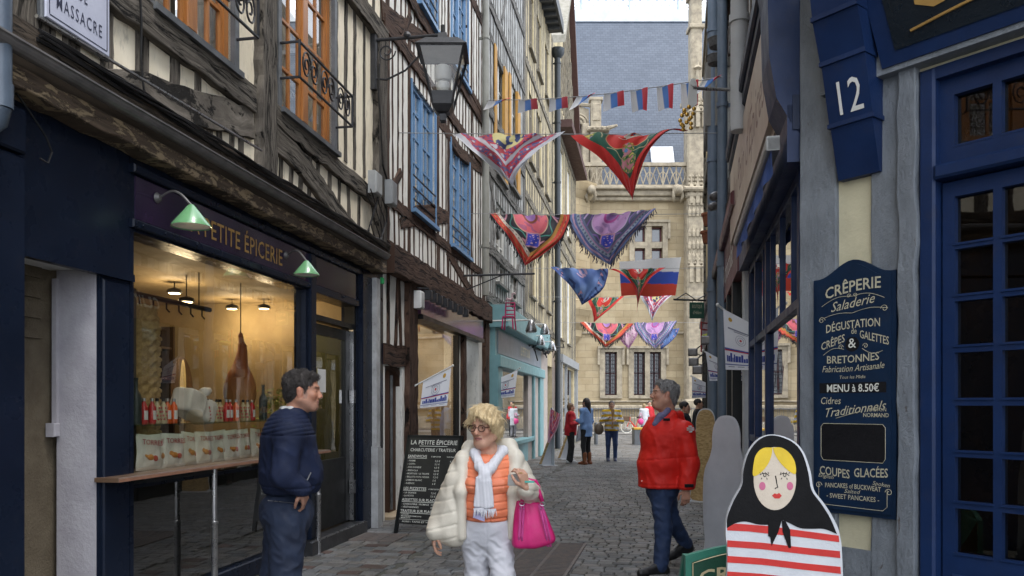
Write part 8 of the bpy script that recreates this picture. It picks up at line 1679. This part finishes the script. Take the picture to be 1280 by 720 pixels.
field_obj('puffer_coat', fcoat, *bounds([A_(530, 545, .3), A_(680, 690, -.35)], .04), .0055, pm('cream_nylon', (.66, .61, .51), (.58, .53, .44), 6, .5, .002, 120, spec=.5), lady, g)
# scarf
sc = [cap(A_(594, 566, -.04), A_(601, 582, -.13), .03, .033, .02), cap(A_(629, 563, -.02), A_(614, 583, -.13), .03, .034, .02), cap(A_(601, 582, -.13), A_(609, 590, -.155), .034, .03, .02), cap(A_(614, 583, -.13), A_(607, 592, -.155), .034, .03, .02), cap(A_(594, 566, -.04), A_(612, 560, .1), .03, .03, .02), cap(A_(629, 563, -.02), A_(612, 560, .1), .03, .03, .02),
      ell(A_(607, 592, -.16), (.035, .025, .035), 0, 0, .02)]+[rbox(A_(604, 612, -.168), (.05, .014, .1), .012, 0, R(2), .02, R(4)), rbox(A_(611, 614, -.176), (.034, .013, .09), .012, 0, R(2), .02, R(-5))]
def fsc(p): return union(sc, p)+.0012*np.sin(p[:, 0]*300+5*wav(p, 12, 4, (1, 1, .25))+p[:, 2]*20)+.004*wav(p, 22, 4, (1, 1, .3))+.002*wav(p, 40, 5)
scf = field_obj('scarf', fsc, *bounds([A_(590, 556, .14), A_(632, 640, -.2)], .05), .0045, cloth('white_fine_scarf', (.68, .68, .72), (.6, .6, .64)), lady, g)
m = MB(); rr = random.Random(8)
for i in range(34):
    x = 594+26*i/33; y0 = 631-.06*(x-594)+(2 if x > 606 else 0); p0 = A_(x, y0, -.178); L = rr.uniform(.035, .06); dx = rr.gauss(0, .006); m.tube([p0, p0+Vector((dx, -.004, -L*.5)), p0+Vector((dx*1.8, -.002, -L))], [.0035, .0028, .0018], 4)
obj('fringe', m, MC['white_fine_scarf'], scf)
# hair: fair bob with fringe
hp = [hd.e((0, -.022, .045), (.087, .1, .085), .03), hd.e((.022, -.045, -.01), (.072, .072, .082), .03), hd.e((-.022, -.04, -.01), (.07, .07, .08), .03), hd.cp((.03, .05, .098), (.075, .05, .04), .03, .028, .03), hd.cp((.03, .055, .095), (-.035, .085, .05), .028, .018, .03), hd.cp((-.035, .085, .05), (-.078, .05, .02), .02, .02, .03), hd.e((.02, -.03, .09), (.07, .08, .055), .03), hd.cp((.076, .02, .03), (.076, -.01, -.035), .02, .02, .03), hd.cp((-.076, .015, .03), (-.074, -.01, -.035), .018, .018, .03)]
cutf = hd.e((-.004, .1, -.035), (.084, .085, .1)); cutb = hd.e((0, .02, -.14), (.12, .12, .065))
def fha(p):
    q_ = hd.loc(p); st = np.sin(q_[:, 0]*210+q_[:, 1]*80+4*wav(p, 22, 4)+q_[:, 2]*30)
    return smax(smax(union(hp, p)+.003*st+.006*wav(p, 26, 5, (1, 1, .35)), -cutf[0](p), .012), -cutb[0](p), .012)
hr_ = field_obj('hair', fha, *bounds([hd.c], .17), .0042, hairm('ash_blonde', (.82, .66, .4), (.52, .36, .17)), lady, g); strands(hr_, hd, 1200, .045, .0015, .08, lift=.0005)
m = MB()   # glasses
for gx in (-1, 1):
    m.tube([hd.w(gx*.034+.024*math.cos(a)*(1+.1*math.sin(a)), .1, .0+.0185*math.sin(a)) for a in np.linspace(0, 2*math.pi, 20)], .0026, 6); m.tube([hd.w(gx*.058, .098, .006), hd.w(gx*.078, .06, .008), hd.w(gx*.082, -.005, .004)], .0026, 5)
m.tube([hd.w(-.011, .104, .004), hd.w(0, .108, .006), hd.w(.011, .104, .004)], .0024, 5); gl_ = obj('glasses', m, pm('tortoiseshell', (.05, .02, .012), None, 20, .3, 0), lady)
m = MB()
for gx in (-1, 1): m.v += [hd.w(gx*.034+.023*math.cos(a), .1, .0175*math.sin(a)) for a in np.linspace(0, 2*math.pi, 17)[:-1]]; m.face(range(len(m.v)-16, len(m.v)))
obj('lens', m, glassm('lens_glass', (.93, .93, .93), .8), gl_)
e = hd.w(.086, -.004, -.05); m = MB(); m.tube([e+Zv*.02, e, e-Zv*.02], [.002, .006, .004], 8); obj('earring', m, m_steel, lady)
m = MB(); FF = Frame(A_(601, 636, -.165).to_2d(), (1, -.08)); zc_ = A_(0, 636).z; m.add([FF.P(a, z, n) for a, z, n in ((-.045, zc_-.035, 0), (.03, zc_-.06, 0), (.038, zc_+.04, -.006), (-.03, zc_+.06, -.006))]+[FF.P(a, z, n-.003) for a, z, n in ((-.045, zc_-.035, 0), (.03, zc_-.06, 0), (.038, zc_+.04, -.006), (-.03, zc_+.06, -.006))], [(0, 1, 2, 3), (7, 6, 5, 4), (0, 4, 5, 1), (1, 5, 6, 2), (2, 6, 7, 3), (3, 7, 4, 0)])
obj('badge', m, pm('lilac_card', (.42, .4, .62), None, 5, .5), lady)
m = MB(); rg = J['wrL']+Vector((-.035, -.035, .095)); m.tube([rg+Vector((.012*math.cos(a), .006*math.sin(a), .002*math.sin(a))) for a in np.linspace(0, 6.28, 14)], .002, 5); obj('ring', m, m_gold, lady)
for S in 'RL': shoe(J['an'+S], (-.1, -1), .24, mat=pm('white_shoe', (.6, .6, .6)), par=lady)
# papers in her hand
p = A_(650, 596, -.2); m = MB(); FF = Frame(p.to_2d(), (1, -.35)); m.add([FF.P(a, z+p.z, n) for a, z, n in ((-.085, -.04, 0), (.065, -.045, 0), (.05, .05, .02), (-.075, .03, .02))]+[FF.P(a, z+p.z, n-.004) for a, z, n in ((-.085, -.04, 0), (.065, -.045, 0), (.05, .05, .02), (-.075, .03, .02))], [(0, 1, 2, 3), (7, 6, 5, 4), (0, 4, 5, 1), (1, 5, 6, 2), (2, 6, 7, 3), (3, 7, 4, 0)])
obj('folded_leaflet', m, pm('silver_grey_card', (.62, .62, .6), (.5, .5, .48), 9, .35), None, 'silver grey folded leaflet held up in the woman\'s left hand', 'leaflet')
m = MB(); p = A_(659, 597, -.27); m.box(Frame(p.to_2d(), (1, -.2)), -.02, .04, p.z-.008, p.z+.004, -.005, .005); obj('turquoise_ticket', m, pm('turquoise_slip', (.1, .45, .38)), None, 'tiny turquoise slip sticking out behind the grey leaflet', 'ticket')
# magenta handbag on her forearm
bt_ = thing('handbag', 'magenta fabric handbag hanging from the forearm of the woman in the cream coat', 'handbag', A_(666, 682, -.1)); BC = A_(667, 652, -.1)
def fbag(p):
    zt = A_(0, 624).z+.1*(A_(655, 0).x-p[:, 0]); zb = A_(0, 681).z+.45*np.clip(p[:, 0]-A_(668, 0).x, 0, 1)**1.2; t = np.clip((zt-p[:, 2])/(zt-zb+1e-3), 0, 1.1)
    cx = A_(661, 0).x*(1-t)+A_(667, 0).x*t; w = .088+.056*t**.9; th = .03+.05*np.sin(np.clip(t, 0, 1)*1.9); x = p[:, 0]-cx; y = p[:, 1]-(YL-.1); n_ = .005*(1-np.abs(np.sin(x*34*(1.6-.6*t)+2*wav(p, 9, 4)))*1.7)*np.clip(1.2-t, .3, 1)+.006*wav(p, 20, 4)*t
    d = smax(np.abs(x)-w, np.abs(y)-th, .04)-n_; return smax(smax(d, p[:, 2]-zt, .008), zb-p[:, 2], .035)
field_obj('bag_body', fbag, *bounds([A_(638, 615, .02), A_(702, 690, -.22)], .04), .0055, pm('magenta_fabric', (.6, .012, .17), (.5, .01, .13), 7, .55, .002, 120), bt_, wloc(bt_))
m = MB()
for dx, dy in ((-.065, 0), (.05, 0)):
    for k_ in (-.009, .009): m.tube([A_(665, 627, -.158)+Vector((dx+k_, .012, 0)), A_(667, 645, -.185)+Vector((dx*1.25+k_, .0, 0)), A_(669, 665, -.188)+Vector((dx*1.5+k_, 0, 0)), A_(670, 678, -.155)+Vector((dx*1.6+k_, 0, 0))], .0075, 4)
obj('band', m, pm('pale_magenta_webbing', (.6, .08, .3), None, 6, .6), bt_)
for dy, o_ in ((-.15, 0), (-.06, .01)):
    m = MB(); m.tube([A_(652, 626, dy), A_(654, 612, dy), A_(660, 600, dy*.6-.05), A_(668, 603, dy*.6-.05), A_(673, 612, dy), A_(677, 624, dy)] if dy < -.1 else [A_(654, 624, dy), A_(657, 610, dy), A_(662, 598, dy-.02), A_(669, 600, dy-.02), A_(673, 608, dy), A_(675, 622, dy)], .013, 8); obj('handle', m, MC['magenta_fabric'], bt_, smooth=True)
m = MB()
for x in (652, 677): c = A_(x, 626, -.165); m.tube([c+Vector((.016*math.cos(a), 0, .012*math.sin(a))) for a in np.linspace(0, 6.28, 12)], .0025, 5); m.ball(c+Vector((-.01, -.005, -.03)), .005, 8, 5); m.ball(c+Vector((.012, -.005, -.03)), .005, 8, 5)
obj('buckle', m, m_steel, bt_)
# ---------------------------------------------------------------- man in navy by the window
YB = 4.9; A_ = lambda x, y, dy=0: Vector(((x-640)*YB/1000, YB+dy, CAMZ+(508-y)*YB/1000))
g = Vector((A_(352, 0).x, YB, 0)); f = Vector((.9, .43, 0)).normalized()
J = dict(pelvis=A_(358, 640), chest=A_(360, 556), neck=A_(366, 520), shR=A_(371, 541, -.17), shL=A_(348, 538, .17), elR=A_(369, 590, -.25), wrR=A_(388, 607, -.2), elL=A_(352, 590, .25), wrL=A_(378, 610, .2), hipR=A_(365, 650, -.09), hipL=A_(350, 650, .09), knR=A_(361, 724, -.08), anR=A_(350, 806, -.05), knL=A_(340, 722, .08), anL=A_(324, 803, .1))
MF = Fig(f, **J); hd = Head(A_(379, 489), (1, .1), pitch=R(-2), sc=1.02, nose=.97, skin=(.4, .2, .13), brow=(.03, .02, .018), lip=(.34, .14, .12), jowl=.004)
def stub(s, q, col): x, y, z = np.abs(q[:, 0]), q[:, 1], q[:, 2]; m_ = np.clip((-z-.045)/.02, 0, 1)*np.clip((y+.03)/.03, 0, 1)*.3; col = col*(1-m_[:, None])+_v((.13, .1, .09))*m_[:, None]; k_ = ((x > .055) & (np.abs(y-.022) < .012) & (z > -.045) & (z < .02))*.7; return col*(1-k_[:, None]*.6)+_v((.1, .08, .07))*k_[:, None]*.6
hf2 = hd.field(); hh = hand(J['wrR'], Vector((.12, .45, -.85)), Vector((-.8, .2, 0)), Vector((.4, -.6, .3)), 1.0, (.4, .5, .4)); nk = [cap(J['neck']-Zv*.04, hd.w(0, -.02, -.06), .068, .062, .03)]
body = MF.torso(1, off=-.03)+MF.arm('R', .05, .04, .03)+MF.arm('L', .05, .04, .03)+MF.leg('R', .07, .05, .04)+MF.leg('L', .07, .05, .04)
fb2 = lambda p: np.minimum(union([(hf2, .03)]+nk+body, p), union(hh, p)); lo, hi = bounds(list(J.values())+[hd.c+Zv*.14, g], .15)
navy = person_root('person', fb2, lo, hi, .0048, m_skin, lambda V: hd.colour(V, stub), 'dark haired man in a navy jacket and jeans standing with his hand in his pocket', g); hd.eyes(navy)
tr2 = MF.leg('R', .115, .088, .078)+MF.leg('L', .115, .088, .078)+[ell(J['pelvis'], (.175, .16, .15), MF.yaw, 0, .05)]
field_obj('jeans', lambda p: smax(union(tr2, p)-.007*(1-np.abs(wav(p, 20, 6, (1, 1, 1.4), 8))*2.2), p[:, 2]-A_(0, 612).z, .01), lo, hi, .006, cloth('dark_navy_denim', (.012, .022, .05), (.008, .014, .034)), navy, g)
jk = [ell(J['chest']-Zv*.0, (.215, .165, .23), MF.yaw, 0, .05), ell(A_(364, 592), (.2, .19, .2), MF.yaw, 0, .05), cap(J['shL'], J['shR'], .085, None, .06), cap(J['shR'], J['elR'], .08, .074, .03), cap(J['elR'], J['wrR'], .072, .052, .02), cap(J['shL'], J['elL'], .08, .074, .03), cap(J['elL'], J['wrL'], .072, .052, .02), cap(A_(366, 535), A_(369, 514), .09, .078, .03)]
zj, zt_ = A_(0, 616).z, A_(0, 509).z; zy_ = A_(0, 543).z
def fjk(p):
    d = union(jk, p)-.006*(1-np.abs(wav(p, 19, 6, (1, 1, 1), 11))*2.2)*np.clip((1.5-p[:, 2])*4, .2, 1); z = p[:, 2]
    yoke = (z > zy_) & (z < A_(0, 518).z); t = ((z-.18*(p[:, 0]-g.x))/.026) % 1; d = d+np.where(yoke, .005*np.exp(-((.5-np.abs(t-.5))/.16)**2), 0); d = d+.006*np.exp(-((z-(zj+.05))/.006)**2)+.005*np.exp(-((z-zy_)/.005)**2)
    rb = z < zj+.05; d = d+np.where(rb, .0015*np.sin(np.arctan2(p[:, 1]-YB, p[:, 0]-g.x)*120), 0)
    return smax(smax(d, zj-z, .01), z-zt_-.25*(p[:, 0]*0), .012)
jko = field_obj('jacket', fjk, lo, hi, .0055, cloth('navy_jacket_cloth', (.008, .014, .04), (.006, .01, .028), spec=.25), navy, g)
cr_ = [cap(J['neck']+Vector((.06*math.cos(a), .06*math.sin(a), .04)), J['neck']+Vector((.06*math.cos(a+.8), .06*math.sin(a+.8), .04)), .02, None, .01) for a in np.arange(0, 6.3, .8)]
field_obj('shirt_collar', lambda p: union(cr_, p), *bounds([J['neck']+Zv*.04], .12), .006, cloth('pale_shirt', (.45, .45, .45)), navy, g)
m = MB(); m.tube([A_(391, 602, -.18), A_(397, 588, -.16)], .004, 4); m.tube([A_(382, 625, -.18), A_(344, 622, -.15)], .002, 4); obj('zip', m, m_steel, jko)
hp2 = [hd.e((0, -.022, .042), (.085, .102, .088), .02), hd.e((0, -.055, -.01), (.074, .055, .07), .03), hd.cp((.03, .055, .085), (-.03, .055, .085), .026, .026, .02)]
ct2 = hd.e((0, .09, -.02), (.085, .085, .095)); cb2 = hd.e((0, .035, -.09), (.11, .085, .09)); ear = [hd.e((gx*.085, -.004, -.01), (.022, .028, .036)) for gx in (-1, 1)]
def hair_short(hp_, cu, amp=.011, fr=62):
    def fn(p):
        d = union(hp_, p)+amp*wav(p, fr, 6)
        for c in cu: d = smax(d, -c[0](p), .008)
        return d
    return fn
field_obj('hair', hair_short(hp2, [ct2, cb2]+ear), *bounds([hd.c], .16), .004, hairm('black_grey_hair', (.06, .05, .045), (.015, .012, .012)), navy, g); strands(bpy.data.objects[-1] if False else [o for o in kids(navy) if o.name.startswith('hair')][0], hd, 2200, .022, .0013, 1.4, 2, .005)
for S in 'RL': shoe(J['an'+S], (.95, .2), .28, mat=m_black, par=navy)
# ---------------------------------------------------------------- man in the red jacket
YR = 7.6; A_ = lambda x, y, dy=0: Vector(((x-640)*YR/1000, YR+dy, CAMZ+(508-y)*YR/1000))
g = Vector((A_(826, 0).x, YR, 0)); f = Vector((-.93, -.36, 0)).normalized()
J = dict(pelvis=A_(828, 608), chest=A_(834, 550), neck=A_(836, 521), shL=A_(849, 540, -.15), shR=A_(829, 536, .17), elL=A_(857, 578, -.2), wrL=A_(851, 608, -.24), elR=A_(838, 578, .26), wrR=A_(828, 606, .22), hipL=A_(824, 617, -.08), hipR=A_(833, 617, .08), knL=A_(826, 658, -.14), anL=A_(821, 702, -.2), knR=A_(844, 655, .12), anR=A_(866, 686, .3))
RF = Fig(f, **J); hd = Head(A_(829.5, 493, -.02), (-1, -.08), pitch=R(5), sc=1.13, skin=(.5, .26, .18), brow=(.15, .12, .1), lip=(.4, .17, .15), jowl=.012)
hf3 = hd.field(); hh = hand(J['wrL'], Vector((-.05, .0, -1)), Vector((0, .9, 0)), Vector((-.9, 0, 0)), 1.08, (.35, .45, .35)); nk = [cap(J['neck']-Zv*.05, hd.w(0, -.02, -.06), .078, .075, .04), hd.e((0, .03, -.105), (.05, .045, .03), .03)]
body = RF.torso(1, off=-.03)+RF.arm('R', .05, .04, .03)+RF.arm('L', .05, .04, .03)+RF.leg('R', .07, .05, .04)+RF.leg('L', .07, .05, .04)
fb3 = lambda p: np.minimum(union([(hf3, .03)]+nk+body, p), union(hh, p)); lo, hi = bounds(list(J.values())+[hd.c+Zv*.15, g], .2)
red = person_root('person', fb3, lo, hi, .0055, m_skin, lambda V: hd.colour(V), 'smiling grey haired man in a red anorak and jeans, walking left', g); hd.eyes(red)
tr3 = RF.leg('R', .1, .072, .06)+RF.leg('L', .1, .074, .064)+[ell(J['pelvis']-Zv*.02, (.17, .15, .14), RF.yaw, 0, .05)]
field_obj('jeans', lambda p: smax(union(tr3, p)-.008*(1-np.abs(wav(p, 17, 6, (1, 1, 1.4), 5))*2.2), p[:, 2]-A_(0, 600).z, .01), lo, hi, .008, cloth('washed_navy_denim', (.02, .042, .11), (.013, .028, .075)), red, g)
jr = [ell(J['chest']+Vector((-.03, 0, 0)), (.22, .22, .25), RF.yaw, 0, .05), ell(A_(828, 580), (.215, .235, .2), RF.yaw, 0, .06), ell(A_(828, 604), (.21, .22, .16), RF.yaw, 0, .06), cap(J['shL'], J['shR'], .1, None, .06), cap(J['shL'], J['elL'], .092, .082, .04), cap(J['elL'], A_(851.5, 604, -.235), .082, .068, .03), cap(J['shR'], J['elR'], .09, .08, .04), cap(J['elR'], J['wrR'], .08, .065, .03)]
co_ = [cap(A_(849, 520, .0), A_(838, 519, -.1), .036, .034, .03), cap(A_(838, 519, -.1), A_(822, 531, -.1), .034, .032, .03), cap(A_(849, 520, .0), A_(838, 519, .1), .036, .034, .03), cap(A_(838, 519, .1), A_(820, 530, .02), .04, .035, .03), cap(A_(851, 527, .03), A_(855, 532, .02), .045, .045, .04)]
zj3 = A_(0, 609).z
def fj3(p):
    d = union(jr+co_, p)-.012*(1-np.abs(wav(p, 10, 6, (1, 1, 1.1), 14))*2.0)-.004*(1-np.abs(wav(p, 27, 5, (1, 1, 1), 2))*2); z = p[:, 2]
    zz_ = z-.1*(p[:, 0]-g.x); d = d+.006*np.exp(-((zz_-A_(0, 572).z)/.007)**2)*(p[:, 1] < YR)+.005*np.exp(-((z-zj3-.035)/.006)**2)
    return smax(d, zj3-z, .012)
jo = field_obj('anorak', fj3, lo, hi, .0075, pm('red_shell_fabric', (.66, .02, .012), (.58, .016, .01), 5, .62, .0025, 70, spec=.3), red, g)
sf = [cap(A_(832, 513, -.11), A_(816, 530, -.13), .03, .03, .02), cap(A_(822, 520, -.12), A_(813, 535, -.06), .035, .022, .02)]
field_obj('scarf', lambda p: union(sf, p)+.003*wav(p, 40, 5), *bounds([A_(832, 510, -.12), A_(812, 540, -.1)], .08), .007, cloth('blue_lilac_scarf', (.07, .08, .17), (.17, .15, .26)), red, g)
m = MB(); q_ = A_(828, 524, -.19); m.bbox(Frame(q_.to_2d(), (1, .1)), -.03, .03, q_.z-.012, q_.z+.012, 0, .02, .004); q_ = A_(853, 603, -.3); m.bbox(Frame(q_.to_2d(), (1, .1)), -.045, .035, q_.z-.014, q_.z+.014, -.02, .02, .004); obj('black_tab', m, m_black, jo)
m = MB()
for k_ in range(4): q_ = A_(855.5, 532+2.2*k_, -.26); m.box(Frame(q_.to_2d(), (1, .35)), -(.014, .034, .036, .016)[k_], (.014, .034, .036, .016)[k_], q_.z-.005, q_.z+.005, -.012, .006)
q_ = A_(802, 600, -.1); m.box(Frame(q_.to_2d(), (1, -.3)), -.02, .02, q_.z-.005, q_.z+.005, -.02, .0); obj('printed_emblem', m, m_white, jo)
hp3 = [hd.e((0, -.025, .038), (.085, .102, .088), .02), hd.e((0, -.06, -.02), (.076, .055, .075), .03), hd.cp((.03, .045, .09), (-.03, .045, .09), .026, .026, .02)]
ct3 = hd.e((0, .1, -.01), (.085, .085, .095)); cb3 = hd.e((0, .035, -.09), (.11, .085, .085))
field_obj('hair', hair_short(hp3, [ct3, cb3]+[hd.e((gx*.085, -.004, -.01), (.022, .028, .036)) for gx in (-1, 1)]), *bounds([hd.c], .17), .005, hairm('silver_grey_hair', (.36, .35, .34), (.12, .11, .11)), red, g); strands([o for o in kids(red) if o.name.startswith('hair')][0], hd, 1800, .025, .0015, 1.2, 3, .005)
shoe(J['anL'], (-.93, -.36), .3, mat=pm('black_leather', (.012, .012, .013), None, 6, .4), par=red); shoe(J['anR'], (-.85, -.4, -.25), .3, mat=MC['black_leather'], par=red)
